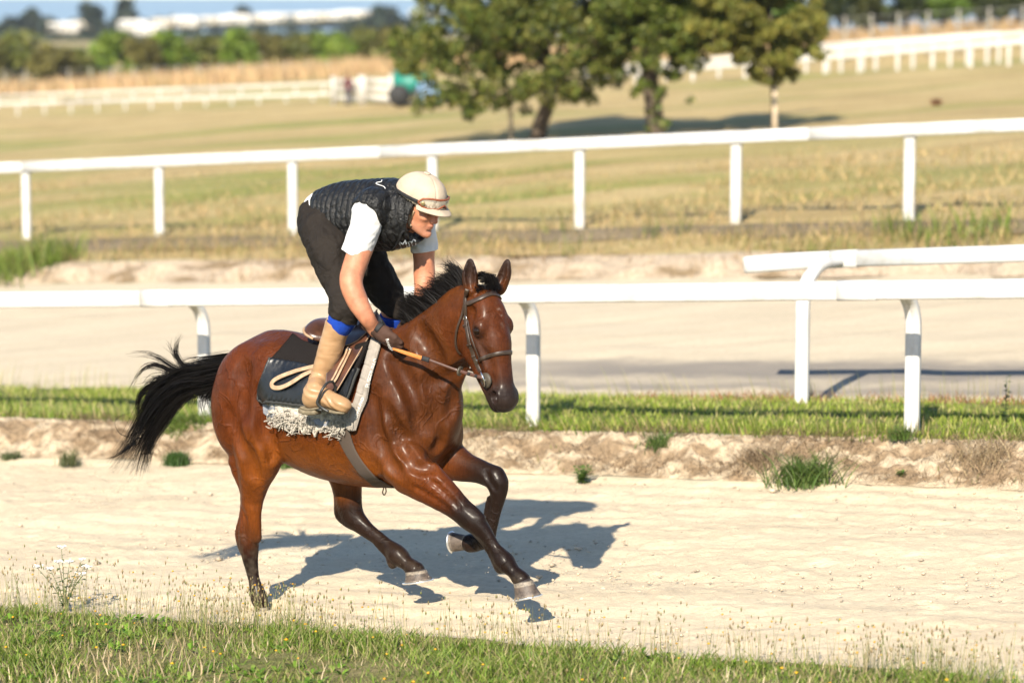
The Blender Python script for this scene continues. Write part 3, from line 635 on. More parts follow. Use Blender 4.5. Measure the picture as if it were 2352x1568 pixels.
stuff('rough_grass', 'rough dry and green grass along the far bank below the straight rail', 'grass', [p1, p2, p3, p4])
strip('worn_path', 15.55, 16.25, svals(-60, -24, 8, 40, .2, 2.), 8, lambda S, C_, T_: .06+.01*fbm(S*3, C_*3, oct=2)-.07*(2*np.abs(T_-.5))**3, verge_mat('worn_soil', [(.13, .10, .07), (.19, .15, .10), (.24, .19, .12)], 1.2), .12, .12, 9)
s, c = scatter(5000, sz_lo, sz_hi, 14.0, 14.75, 36, dn); stuff('bank_roots', 'dry brown roots and stalks hanging on the far bank', 'grass', [blades(roots(s, c, .02), g.uniform(.05, .16, len(s)), .006, .6, [(.26, .18, .10), (.33, .24, .14), (.20, .14, .08)], 36)])
# ---- grass strip between the tracks
n_ = 75000
s, c = scatter(n_, -12, 6, 4.74, 6.9, 37, lambda s, c: np.clip(.55+.5*fbm(s*1.5, c*2.4, oct=3)+.3*sst(5.4, 4.9, c), .05, 1)*np.where(c > 6.45, .55, 1)); g = np.random.default_rng(2)
hgt = g.uniform(.022, .075, len(s))*(1+.9*(c < 4.95)*g.random(len(s)))
p1 = blades(roots(s, c), hgt, .0042, .45, [(.19, .26, .03), (.25, .30, .04), (.15, .21, .025), (.29, .30, .075), (.36, .31, .125)], 37, seg=2)
rust = lambda s, c: np.clip(fbm(s*1.2+3, c*3, oct=3)+.35, 0, 1)*(s > -3.5)
s, c = scatter(6500, -4, 6, 6.35, 6.95, 38, rust); p2 = blades(roots(s, c), g.uniform(.03, .12, len(s)), .004, .6, [(.30, .14, .06), (.24, .12, .06), (.36, .22, .11), (.18, .10, .06)], 38, seg=2)
s, c = scatter(2600, -12, 6, 4.68, 4.95, 39); p3 = blades(roots(s, c), g.uniform(.06, .19, len(s)), .0045, .55, [(.13, .19, .025), (.17, .22, .04), (.10, .15, .02), (.34, .27, .13)], 39)
s, c = scatter(700, -12, 6, 6.5, 6.95, 40); p4 = blades(roots(s, c), g.uniform(.10, .34, len(s)), .0028, .35, [(.36, .32, .15), (.26, .26, .10)], 40)
stuff('strip_grass', 'short green grass on the strip between the two tracks', 'grass', [p1, p2, p3, p4])
# ---- the bank: dry roots and moss
s, c = scatter(22000, -11, 6, 4.25, 4.74, 41, lambda s, c: (fbm(s*2.3, c*6, oct=3) > -.05)*.9); g = np.random.default_rng(3)
az = PHI*0+np.full(len(s), -math.pi/2-PHI*.0)+g.normal(0, .7, len(s))
p1 = blades(roots(s, c, .035), g.uniform(.03, .10, len(s)), .0022, 1.0, [(.30, .205, .12), (.38, .28, .17), (.22, .15, .09), (.17, .12, .075)], 41, bend=.6, az=az)
s, c = scatter(1500, -11, 6, 4.2, 4.75, 42, lambda s, c: (fbm(s*2.9+5, c*5, oct=3) > .45)*1.); p2 = blades(roots(s, c, .03), g.uniform(.03, .09, len(s)), .0035, .6, [(.16, .17, .05), (.11, .13, .03)], 42, seg=2)
stuff('bank_thatch', 'dry brown roots hanging over the near sand bank', 'grass', [p1, p2])
# clods and pebbles
def pebbles(s, c, r, cols, seed):
    g = np.random.default_rng(seed); n = len(s); base = np.array([(1, 0, 0), (-1, 0, 0), (0, 1, 0), (0, -1, 0), (0, 0, 1), (0, 0, -1)], float); tri = np.array([(0, 2, 4), (2, 1, 4), (1, 3, 4), (3, 0, 4), (2, 0, 5), (1, 2, 5), (3, 1, 5), (0, 3, 5)])
    V = (base[None]*g.uniform(.6, 1.4, (n, 6, 1))*(r[:, None, None]*np.array([1.2, 1, .7])))+roots(s, c, 0)[:, None, :]+np.array([0, 0, 1.])*(r*.25)[:, None, None]
    T3 = (tri[None]+np.arange(n)[:, None, None]*6).reshape(-1, 3); cc = np.asarray(cols)[g.integers(0, len(cols), n)]; return V.reshape(-1, 3), None, T3, np.repeat(cc, 6, 0)
peb_m = vcol_mat('pebble', .9, .2, .2, 30, .3, .004, 90)
g = np.random.default_rng(5); s, c = scatter(9000, -10, 6, -.6, 4.35, 43, lambda s, c: np.clip(.35+.6*fbm(s*.9, c*1.6, oct=3)+.6*(c > 4), .05, 1))
stuff('sand_clods', 'small clods and grit scattered over the sand track', 'clods', [pebbles(s, c, g.uniform(.003, .012, len(s))*(1+(g.random(len(s)) > .97)*1.0), [(.48, .39, .285), (.50, .41, .30), (.44, .36, .26), (.30, .25, .19)], 43)], peb_m)

# ================================================================ plants one can point to
def tuft_thing(name, label, x, y, n, h, w, lean, cols, spread, seed, cat='grass tuft', bend=.4, seg=4, dz=0., az=None, sit=None):
    q = on_ground(x, y) if sit is None else np.asarray(sit); g = np.random.default_rng(seed)
    s_ = q[0]+g.normal(0, spread, n); c_ = q[1]+g.normal(0, spread*.6, n)
    P = np.stack([s_, c_, ground(s_, c_)+dz], 1); Wp = W3(P); base = W3(q)[0]; base[2] = ground(q[0], q[1])
    V, Q, T3, cc = blades(Wp-base, g.uniform(.45, 1, n)*h, w, g.uniform(.4, 1, n)*lean, cols, seed, bend, seg, az)
    o = link(name, mesh_np(name, V, Q, T3, cc), leaf_m, None, False); o.location = base; return props(o, label, cat)
gg = [(.06, .11, .02), (.085, .14, .028), (.05, .085, .016), (.12, .16, .045)]
tuft_thing('grass_tuft', 'big sprawling green grass tuft on the bank, right of the horse', 1845, 1112, 420, .24, .0048, 1.1, gg, .10, 61)
tuft_thing('grass_tuft', 'round dark green grass tuft on the bank behind the tail', 405, 1072, 900, .13, .0035, .55, [(.035, .08, .015), (.05, .10, .02), (.03, .065, .012)], .045, 62, bend=.25)
tuft_thing('grass_tuft', 'green tuft hanging from the top of the bank, right of the flexed foreleg', 1515, 1035, 260, .10, .0035, .8, gg, .06, 63, dz=.03)
tuft_thing('grass_tuft', 'grass tuft at the foot of the rail post right of the horse', 1215, 978, 300, .14, .0036, .7, [(.09, .14, .02), (.20, .19, .07), (.12, .16, .03)], .06, 64)
tuft_thing('grass_tuft', 'small green tuft below the foot of the rightmost near post', 2065, 1020, 240, .10, .0034, .8, gg, .045, 65, dz=.03)
tuft_thing('grass_tuft', 'small dark tuft at the left end of the bank', 25, 1058, 220, .10, .0036, .8, [(.06, .085, .03), (.10, .12, .05)], .05, 66)
tuft_thing('grass_tuft', 'thin green tuft on the bank left of the tail', 160, 1070, 150, .17, .0034, .5, [(.07, .09, .03), (.11, .12, .05)], .05, 67)
tuft_thing('grass_tuft', 'small green tuft on the bank just behind the hind leg', 660, 1075, 380, .11, .0045, .7, [(.06, .11, .02), (.09, .14, .03)], .05, 68)
tuft_thing('grass_tuft', 'pale green grass tuft in front of the left near post', 420, 990, 520, .15, .005, .9, [(.09, .14, .02), (.13, .17, .035), (.06, .10, .015)], .10, 69)
tuft_thing('grass_tuft', 'brown dead tussock hanging on the bank left of the big tuft', 1740, 1088, 420, .16, .0026, 1.0, [(.24, .17, .10), (.32, .24, .15), (.18, .13, .08)], .09, 70, bend=.7, dz=.05)
tuft_thing('grass_tuft', 'straw-coloured tussock on the bank at the right edge', 2260, 1080, 320, .18, .0026, 1.0, [(.36, .28, .16), (.28, .2, .12), (.2, .15, .09)], .12, 71, bend=.6, dz=.04)
def leafy(name, label, x, y, stems, h, leaf, cols, seed, up=1., cat='weed', sit=None, lean=.5, per=9, flower=None):
    """stems with alternate leaves"""
    q = on_ground(x, y) if sit is None else np.asarray(sit); base = W3(q)[0]; base[2] = ground(q[0], q[1]); g = np.random.default_rng(seed); o = empty(name, label, cat, Matrix.Translation(Vector(base)))
    V = []; Q = []; cc = []; n = 0; ms = MB(); mf = []
    for k in range(stems):
        a = g.uniform(0, 6.28); hh_ = h*g.uniform(.6, 1.); d = np.array([math.cos(a), math.sin(a), 0])*lean*hh_*g.uniform(.3, 1); P = catmull([np.zeros(3)+d*.05, d*.35+np.array([0, 0, hh_*.5*up]), d+np.array([0, 0, hh_*up])], 5); ms.tube(P, np.linspace(.0035, .0015, len(P)), 5)
        for t_ in np.linspace(.12, 1, per):
            p = P[int(t_*(len(P)-1))]; b_ = g.uniform(0, 6.28); u = np.array([math.cos(b_), math.sin(b_), g.uniform(.0, .7)]); u /= np.linalg.norm(u); v = np.cross(u, [0, 0, 1.]); L_ = leaf*g.uniform(.6, 1.2)
            pts = [p, p+u*L_*.45+v*L_*.26, p+u*L_-np.array([0, 0, L_*.2]), p+u*L_*.45-v*L_*.26]; V += pts; Q.append((n, n+1, n+2, n+3)); n += 4; c_ = np.asarray(cols)[g.integers(0, len(cols))]*g.uniform(.8, 1.2); cc += [c_]*4
        mf.append(P[-1])
    ms.build('stem', simple(name+'_stem', tuple(np.asarray(cols[0])*.9), .7, .2, 30, 0), o)
    link('foliage', mesh_np('foliage', np.array(V), Q, None, np.array(cc)), leaf_m, o, False)
    return o, mf
leafy('weed', 'small broad-leaved green weed at the foot of the bank beyond the rider\'s shadow', 1338, 1112, 14, .13, .055, [(.07, .13, .02), (.10, .16, .03), (.13, .19, .045)], 71, lean=.7)
leafy('weed', 'tall single-stemmed weed with small leaves at the right edge of the grass strip', 2308, 975, 3, .34, .045, [(.05, .085, .02), (.08, .11, .03)], 72, lean=.12, per=22)
leafy('weed', 'tiny green rosette on the sand below the rightmost near post', 2068, 1092, 9, .035, .04, [(.07, .13, .02), (.10, .16, .03)], 73, lean=1.2, per=5)
q = on_ground(2150, 245)
tuft_thing('dead_weed', 'single rust-brown dead weed out on the meadow', 2150, 243, 220, .17, .006, .9, [(.20, .085, .04), (.14, .06, .03)], .04, 74, cat='weed')
# ================================================================ foreground verge
g = np.random.default_rng(21)
edge = lambda s: -.62+.10*0
dens = lambda s, c: np.clip(.68+.6*fbm(s*1.4, c*1.8, oct=3), .15, 1)*sst(-.50, -.85, c+.22*fbm(s*1.9, s*.3, oct=3))
s, c = scatter(125000, -6, 7, -3.4, -.50, 51, dens)
p1 = blades(roots(s, c), g.uniform(.02, .075, len(s))*(1+.8*sst(.1, .7, fbm(s*1.9, c*1.9, oct=2))), 0.0037, .75, [(.11, .18, .017), (.145, .205, .026), (.08, .135, .013), (.18, .205, .047), (.27, .235, .105)], 51, seg=2)
s, c = scatter(9000, -6, 7, -3.4, -.62, 52, lambda s, c: np.clip(.2+.8*fbm(s*1.1+4, c*1.3, oct=3), 0, 1)); p2 = blades(roots(s, c), g.uniform(.04, .13, len(s)), .0032, .35, [(.46, .36, .22), (.52, .42, .28), (.38, .28, .16)], 52, seg=2)
# broad clover and dandelion leaves near the ground
def rosettes(s, c, per, L0, cols, seed, lift=.35):
    g = np.random.default_rng(seed); n = len(s)*per; P = np.repeat(roots(s, c, .01), per, 0); a = g.uniform(0, 6.28, n); L_ = g.uniform(.5, 1.2, n)*L0; u = np.stack([np.cos(a), np.sin(a), g.uniform(.05, lift*2, n)], 1); u /= np.linalg.norm(u, axis=1)[:, None]; v = np.stack([-np.sin(a), np.cos(a), np.zeros(n)], 1)
    z = np.array([0, 0, 1.]); V = np.stack([P, P+u*(L_*.35)[:, None]+v*(L_*.14)[:, None]+z*.004, P+u*(L_*.7)[:, None]+v*(L_*.17)[:, None], P+u*L_[:, None]-z*(L_*.12)[:, None], P+u*(L_*.7)[:, None]-v*(L_*.17)[:, None], P+u*(L_*.35)[:, None]-v*(L_*.14)[:, None]+z*.004], 1).reshape(-1, 3)
    q = np.arange(n)*6; T3 = np.concatenate([np.stack([q, q+1, q+5], 1), np.stack([q+2, q+3, q+4], 1)]); Q = np.stack([q+1, q+2, q+4, q+5], 1)
    cc = np.asarray(cols)[g.integers(0, len(cols), n)]*g.uniform(.75, 1.25, n)[:, None]; return V, Q, T3, np.repeat(cc, 6, 0)
s, c = scatter(3200, -6, 7, -3.4, -.70, 53, lambda s, c: np.clip(.25+.9*fbm(s*1.2+9, c*1.5, oct=3), 0, 1)); p3 = rosettes(s, c, 7, .060, [(.11, .21, .018), (.14, .24, .025), (.08, .16, .015), (.18, .25, .045)], 53, .5)
s, c = scatter(30000, -14, 12, -6.5, -.62, 153, lambda s, c: ((s < -5.8) | (s > 6.8) | (c < -3.3))*dens(s, c)); p4 = blades(roots(s, c), rng.uniform(.03, .10, len(s)), .006, .7, [(.13, .21, .02), (.17, .24, .03), (.30, .26, .12)], 153, seg=2)
stuff('verge_grass', 'mixed green grass, clover and dry straw on the foreground verge', 'grass', [p1, p2, p3, p4])
# tall stalks with seed heads and spent yellow flowers along the edge of the sand
s, c = scatter(26000, -5.5, 6.5, -1.9, -.30, 54, lambda s, c: np.exp(-((c+.74)/.20)**2)*np.clip(.5+.7*fbm(s*1.3, c, oct=3), .12, 1)+.05); n = len(s); g = np.random.default_rng(55)
h = g.uniform(.08, .27, n)*(1+.55*sst(1, -2, s)*g.random(n)); R_ = roots(s, c); a = g.uniform(0, 6.28, n); ln = g.uniform(.05, .35, n)
p1 = blades(R_, h, .0015, ln, [(.20, .21, .07), (.30, .27, .12), (.14, .17, .05), (.36, .30, .16)], 56, .25, 3, a)
tipz = np.array([0, 0, 1.])*(h*(1-.25*.35))[:, None]; tip = R_+tipz+np.stack([np.cos(a), np.sin(a), 0*a], 1)*(h*ln*(.4+.25*1.6))[:, None]
def heads(tip, r, el, cols, seed):
    g = np.random.default_rng(seed); n = len(tip); base = np.array([(1, 0, 0), (-1, 0, 0), (0, 1, 0), (0, -1, 0), (0, 0, 1), (0, 0, -1)], float); tri = np.array([(0, 2, 4), (2, 1, 4), (1, 3, 4), (3, 0, 4), (2, 0, 5), (1, 2, 5), (3, 1, 5), (0, 3, 5)])
    V = base[None]*np.stack([r, r, r*el], 1)[:, None, :]*g.uniform(.8, 1.2, (n, 6, 1))+tip[:, None]+np.array([0, 0, 1.])*(r*el*.7)[:, None, None]
    return V.reshape(-1, 3), None, (tri[None]+np.arange(n)[:, None, None]*6).reshape(-1, 3), np.repeat(np.asarray(cols)[g.integers(0, len(cols), n)], 6, 0)
k = g.random(n)
p2 = heads(tip[k < .62], g.uniform(.0030, .0052, (k < .62).sum()), 3.0, [(.34, .25, .13), (.24, .19, .09), (.42, .33, .18), (.22, .23, .08)], 57)
stuff('seed_stalks', 'thin pale seed stalks along the front edge of the sand', 'grass', [p1, p2])
sel = (k > .62) & (k < .68); p3 = heads(tip[sel], g.uniform(.005, .0085, sel.sum()), .8, [(.62, .36, .03), (.66, .42, .04), (.50, .27, .03)], 58)
s, c = scatter(110, -5.5, 6, -2.2, -.7, 59); h2 = g.uniform(.05, .14, len(s)); R2 = roots(s, c); p5 = blades(R2, h2, .0014, .1, [(.12, .16, .04)], 60, .2, 2)
p4 = heads(R2+np.array([0, 0, 1.])*h2[:, None], g.uniform(.008, .013, len(s)), .55, [(.72, .42, .02), (.70, .36, .02)], 61)
stuff('yellow_flowers', 'small yellow flowers dotted through the foreground verge', 'flowers', [p3, p4, p5])
# yarrow with flat white heads, left foreground
yq = on_ground(150, 1402)
yo, tips_ = leafy('yarrow', 'tall yarrow plant with flat white flower heads, left foreground', 150, 1402, 9, .34, .045, [(.06, .10, .025), (.09, .13, .035)], 81, lean=.85, per=12, cat='wild flower')
wf = simple('yarrow_white', (.72, .70, .66), .9, .1, 60, 0)
for i, t_ in enumerate(tips_):
    g = np.random.default_rng(90+i); mb = MB(); t_ = np.asarray(t_)
    for k in range(12):
        d = np.array([g.normal(0, .016), g.normal(0, .016), g.normal(.014, .002)]); mb.tube([t_, t_+d], [.0012, .0016], 4); mb.tube([t_+d, t_+d+np.array([0, 0, .004])], [.0065, .0055], 6)
    mb.build('flower_head', wf, yo)

# grit thrown up behind the hooves
g = np.random.default_rng(140); P = []
for x, y, l, n, sx, sy in ((600, 1375, -.12, 60, 34, 30), (560, 1310, -.05, 30, 40, 40), (930, 1345, .1, 50, 34, 18), (850, 1330, .1, 30, 50, 30), (1100, 1285, .1, 20, 40, 22)):
    for k in range(n): P.append(PX(x+g.normal(0, sx), min(y+g.normal(0, sy), 1405), l+g.normal(0, .08)))
P = np.array(P); rr_ = g.uniform(.0012, .0034, len(P)); V, _q, T3, cc = heads(W3(P), rr_, .9, [(.46, .38, .27), (.52, .43, .31), (.40, .33, .24)], 141)
stuff('sand_spray', 'grains of sand thrown up behind the hooves', 'sand', [(V, None, T3, cc)], peb_m)
# ================================================================ caravans and people far off
cara_w = simple('caravan_white', (.56, .54, .50), .5, .06, .6, 0); cara_c = simple('caravan_cream', (.50, .45, .36), .5, .06, .6, 0); glass_d, nt, b = new_mat('caravan_window', Roughness=.1); b.inputs['Base Color'].default_value = (.05, .06, .07, 1)
tyre_m = simple('tyre', (.02, .02, .02), .8, .1, 5, 0); roofg = simple('caravan_roof', (.60, .60, .60), .5, .05, 1, 0)
def make_caravan(L_, Hh_, mat):
    o = empty('caravan', '', 'caravan'); n = 12; prof_ = [(-.5, .0), (-.5, .75), (-.44, .94), (-.3, 1.), (.3, 1.), (.44, .92), (.5, .7), (.48, .0)]
    V = [(x*L_, y, .45+z*(Hh_-.45)) for y in (-1.15, 1.15) for x, z in prof_]; m = len(prof_); Q = [(k, (k+1) % m, m+(k+1) % m, m+k) for k in range(m)]; T3 = [(0, k+1, k) for k in range(1, m-1)]+[(m, m+k, m+k+1) for k in range(1, m-1)]
    link('shell', mesh_np('shell', V, Q, T3), mat, o, False)
    link('roof', MB().box((0, 0, Hh_+.03), (L_*.7, 1.9, .10)).mesh('roof'), roofg, o, False)
    for x in (-.32, 0, .30): link('window', MB().box((x*L_, -1.17, .45+(Hh_-.45)*.62), (L_*.18, .05, .6)).mesh('window'), glass_d, o, False)
    link('door', MB().box((.17*L_, -1.165, .45+(Hh_-.45)*.42), (.6, .03, 1.6)).mesh('door'), cara_c, o, False)
    for x in (-.08, .08): link('wheel', mesh_np('wheel', *tube([(x*L_, -1.12, .34), (x*L_, -.9, .34)], .33, 14)), tyre_m, o)
    return o
def copy_tree(o, parent=None):
    c_ = o.copy(); COL.objects.link(c_); c_.parent = parent
    for ch in list(o.children): copy_tree(ch, c_)
    return c_
protos = [make_caravan(6.5, 2.7, cara_w), make_caravan(8.5, 3.0, cara_w), make_caravan(5.6, 2.6, cara_c)]
used_ = [False]*3
cv = [(112, 66, 0, 560), (150, 66, 1, 560), (185, 62, 2, 560), (310, 62, 1, 520), (345, 72, 0, 500), (372, 56, 2, 560), (425, 53, 1, 560), (450, 52, 0, 580), (478, 50, 2, 600), (520, 49, 0, 600), (548, 47, 1, 600), (585, 46, 2, 620), (612, 44, 0, 620), (640, 44, 1, 620), (668, 43, 2, 640), (695, 42, 0, 640), (722, 42, 1, 640), (752, 40, 2, 640), (780, 39, 0, 640), (808, 37, 1, 660), (840, 36, 2, 660), (965, 34, 0, 640), (985, 36, 1, 640)]
nth = ['first', 'second', 'third', 'fourth', 'fifth', 'sixth', 'seventh', 'eighth', 'ninth', 'tenth', 'eleventh', 'twelfth', 'thirteenth', 'fourteenth', 'fifteenth', 'sixteenth', 'seventeenth', 'eighteenth', 'nineteenth', 'twentieth', 'twenty-first', 'twenty-second', 'twenty-third']
for i, (x, y, k, Y) in enumerate(cv):
    o = protos[k] if not used_[k] else copy_tree(protos[k]); used_[k] = True; p = wpx(x, y, Y); hgt_ = (2.7, 3.0, 2.6)[k]
    o.location = (p[0], p[1], p[2]-hgt_*.4); o.rotation_euler = (0, 0, R(random.uniform(-40, 40))); o.scale = (.8,)*3; props(o, f'distant {"cream" if k == 2 else "white"} caravan, {nth[i]} from the left along the skyline', 'caravan', 'caravans on the skyline')
# green utility cart with white boards, two people beside it
cq = on_ground(945, 243); cw = W3(cq)[0]; grn = simple('teal_green_paint', (.01, .16, .12), .5, .15, 2, 0)
cart = empty('utility_cart', 'teal green utility cart parked by the far rail, left of the leaning tree', 'cart', Matrix.Translation(Vector(cw))); sc_ = cw[1]/F
Wd = 78*sc_; link('body', MB().box((0, 0, .58), (Wd, 1.1, .50)).mesh('cart_body'), grn, cart, False); link('rim', MB().box((0, 0, .85), (Wd*1.04, 1.16, .05)).mesh('cart_rim'), grn, cart, False)
for x in (-.34, .34):
    for y in (-.5, .5): link('wheel', mesh_np('wheel', *tube([(x*Wd, y-.08, .28), (x*Wd, y+.08, .28)], .28, 14)), tyre_m, cart)
blue_b = simple('pale_blue_plastic', (.18, .30, .45), .5, .1, 3, 0)
dq = W3(on_ground(985, 243))[0]; mb = MB(); mb.tube([dq, dq+np.array([0, 0, .1]), dq+np.array([0, 0, .55]), dq+np.array([0, 0, .6])], [.26, .29, .29, .24], 16); props(mb.build('drum', blue_b), 'pale blue drum at the right end of the green cart', 'drum')
for j, (x0, x1) in enumerate(((765, 830), (835, 900))):
    a = W3(on_ground(x0, 242))[0]; b_ = W3(on_ground(x1, 240))[0]; f_ = empty('hurdle', ['white boarded hurdle by the far rail, left of two', 'white boarded hurdle by the far rail, next to the green cart'][j], 'hurdle', Matrix.Translation(Vector(a))); d = b_-a; Lh = np.linalg.norm(d); an = math.atan2(d[1], d[0]); M_ = np.array([[math.cos(an), -math.sin(an), 0], [math.sin(an), math.cos(an), 0], [0, 0, 1]])
    for z in (.18, .40, .62): link('board', MB().box(d*.5+np.array([0, 0, z-.0]), (Lh*.96, .05, .15), M_).mesh('board'), plast_d, f_, False)
    for t_ in (.02, .98): link('post', MB().box(d*t_+np.array([0, -.05, .38]), (.10, .08, .80), M_).mesh('post'), plast_d, f_, False)
def stander(x, yfoot, ytop, label, top_c, leg_c, seed):
    q = W3(on_ground(x, yfoot))[0]; h_ = (yfoot-ytop)*q[1]/F; k = h_/1.75; o = empty('person', label, 'person', Matrix.Translation(Vector(q)))
    sd = SDF((-.4, -.35, -.05), (.4, .35, 1.85), .02)
    for s_ in (-1, 1): sd.chain([[.09*s_, 0, .05, .055, 1], [.095*s_, 0, .5, .065, 1], [.09*s_, 0, .9, .09, 1]], k=.04, n=1); sd.chain([[.19*s_, 0, 1.42, .06, 1], [.25*s_, 0, 1.15, .05, 1], [.22*s_, -.12, .92, .04, 1]], k=.04, n=1)
    sd.chain([[0, 0, .92, .14, 1], [0, 0, 1.2, .14, 1], [0, 0, 1.42, .14, 1]], k=.05, n=1); sd.chain([[0, 0, 1.5, .05, 1], [0, -.01, 1.6, .06, 1]], k=.03, n=1); sd.ell((0, -.01, 1.67), (.08, .10, .115), None, .03)
    V, Q = sd.surface(1); z = V[:, 2]; cc = np.where((z > 1.53)[:, None], np.array((.38, .19, .13)), np.where((z > .9)[:, None], np.array(top_c), np.array(leg_c))); cc = np.where((z > 1.70)[:, None], np.array((.03, .02, .015)), cc)
    link('body', mesh_np('stander', V*k, Q, None, cc), vcol_mat('stander_cloth', .85, .2, .1, 5, 0), o)
stander(800, 243, 172, 'distant person in a dark maroon top standing by the far rail', (.10, .035, .04), (.03, .03, .05), 1)
stander(925, 240, 165, 'distant person in a dark top standing behind the green cart', (.06, .03, .035), (.03, .03, .04), 2)
# ================================================================ the horse
def zA(x, y): return (631.6+x*.40295, 344.5+y*.40295)
def zB(x, y): return (861.3+x*.27474, 545.5+y*.27474)
def zC(x, y): return (459.4+x*.45775, 689+y*.45775)
def zD(x, y): return (803.9+x*.32958, 918.7+y*.32958)
def zE(x, y): return (832.6+x*.16844, 367.5+y*.16844)
def zG(x, y): return (229.7+x*.2746, 717.7+y*.2746)
def zH(x, y): return (660.3+x*.2014, 717.7+y*.2014)
def C5(rows, dl=0):
    """rows (px, py, l, r_px, w) -> x y z r w"""
    out = []
    for x, y, l, r, w in rows:
        p = PX(x, y, l+dl); out.append([*p, RP(r, p), w])
    return out
hs = SDF((-1.15, -.62, -.16), (1.62, .46, 2.06), .0073)
def E3(x, y, l, rs, rl, rz, rot=0, k=.05, sub=False):
    """ellipsoid at a pixel: half-sizes in metres along the horse, across, up; rot tilts it in the side view (degrees, nose-up)"""
    p = PX(x, y, l); c, s_ = math.cos(R(rot)), math.sin(R(rot))
    M = np.array([[c, 0, -s_], [0, 1, 0], [s_, 0, c]])
    hs.ell(p, (rs, rl, rz), M, k, sub); return p
# trunk
hs.chain(C5([(632, 895, 0, 122, .80), (690, 915, 0, 138, .80), (752, 938, 0, 152, .80), (825, 946, 0, 160, .76), (885, 945, 0, 160, .66), (935, 925, 0, 140, .62)]), k=.05)
E3(640, 868, 0, .24, .17, .26, k=.08)                     # croup
E3(598, 862, 0, .14, .12, .16, k=.06)                     # dock
for sd in (-1, 1):
    dx = 12 if sd > 0 else 0
    E3(600+28*sd, 915+3*sd, .135*sd, .225, .15, .30, k=.08)      # haunch
    E3(572+28*sd, 960, .14*sd, .15, .12, .24, rot=8, k=.06)      # hamstring
    E3(655+30*sd, 835, .16*sd, .09, .07, .09, k=.12)             # point of hip
E3(856, 812, 0, .22, .07, .10, rot=-4, k=.08)             # withers
# shoulders, chest
for sd in (-1, 1):
    X = 44*sd
    E3(905+X, 885, .165*sd, .15, .085, .27, rot=-24, k=.10)       # shoulder blade
    E3(950+X, 960, .19*sd, .13, .095, .19, rot=-15, k=.05)       # arm
    E3(905+X, 1035, .205*sd, .135, .085, .16, rot=-35, k=.05)    # triceps
    E3(974+X*1.0, 1000, .125*sd, .115, .105, .16, rot=-12, k=.035)  # breast muscle
E3(985, 900, 0, .12, .13, .20, k=.07)
E3(880, 1040, 0, .22, .17, .14, k=.06)                    # breast bone
# neck
hs.chain(C5([(905, 895, 0, 118, .60), (950, 862, -.01, 98, .58), (990, 820, -.02, 80, .58), (1026, 776, -.04, 66, .60), (1058, 730, -.06, 52, .66), (1082, 700, -.075, 44, .74)]), k=.05)
# ---- head in its own frame
BETA = R(20); TAU = R(19)
hh = np.array([math.cos(BETA), -math.sin(BETA), 0]); HR = np.array([-math.sin(BETA), -math.cos(BETA), 0])
HU = hh*math.sin(TAU)-np.array([0, 0, 1])*math.cos(TAU); HF = hh*math.cos(TAU)+np.array([0, 0, 1])*math.sin(TAU)
H0 = PX(1108, 672, -.10)
HM = np.stack([HU, HF, HR], 1)
HSC = 1.0
WF = 1.13
def HP(u, f, r): return H0+HU*u+(HF*f+HR*r)*WF
def hel(u, f, r, ru, rf, rr, k=.03, sub=False): hs.ell(HP(u, f, r), np.array((ru, rf*WF, rr*WF)), HM, k, sub)
def hco(a, b, ra, rb, k=.02, sub=False): hs.cone(HP(*a), HP(*b), ra*WF, rb*WF, 1, k, sub)
hel(.06, -.02, 0, .10, .085, .080, .04)
hel(.15, .03, 0, .13, .062, .086, .04)
hel(.27, .035, 0, .12, .055, .070, .04)
hco((.28, .030, 0), (.55, .018, 0), .058, .043, .04)
hco((.24, -.03, 0), (.54, -.015, 0), .078, .05, .04)
hel(.565, -.004, 0, .09, .066, .062, .03)
hel(.608, .004, 0, .050, .056, .056, .03)
hel(.60, -.062, 0, .05, .034, .038, .022)
for sd in (-1, 1):
    hel(.235, -.085, .052*sd, .125, .098, .036, .035)          # jowl
    hel(.195, .03, .080*sd, .042, .036, .03, .035)              # brow
    hel(.215, .022, .082*sd, .030, .024, .026, .02)
    hco((.27, -.002, .076*sd), (.41, -.010, .060*sd), .015, .011, .012)
    hco((.23, .055, .040*sd), (.50, .048, .026*sd), .014, .010, .015)
    hel(.385, .022, .078*sd, .060, .018, .022, .03, True)
    hel(.36, -.06, .078*sd, .07, .022, .018, .03, True)
    hco((.18, .052, .078*sd), (.215, .050, .088*sd), .013, .011, .012)   # facial crest
    hco((.30, -.135, .036*sd), (.56, -.068, .022*sd), .034, .024, .03)   # jaw bar
    hel(.575, .012, .044*sd, .050, .036, .026, .016)            # nostril flare
    hel(.578, .008, .072*sd, .037, .025, .042, .005, True)      # nostril
    hel(.213, .030, .107*sd, .019, .015, .016, .012, True)      # eye socket
    hco((.54, -.040, .064*sd), (.640, -.036, .040*sd), .007, .007, .012, True)   # mouth
    hel(.10, -.005, .085*sd, .03, .03, .018, .02, True)         # hollow above the eye
    hco((.27, .004, .088*sd), (.33, .012, .074*sd), .006, .005, .02, True)
    hco((.46, .02, .062*sd), (.53, .03, .06*sd), .008, .006, .02, True)
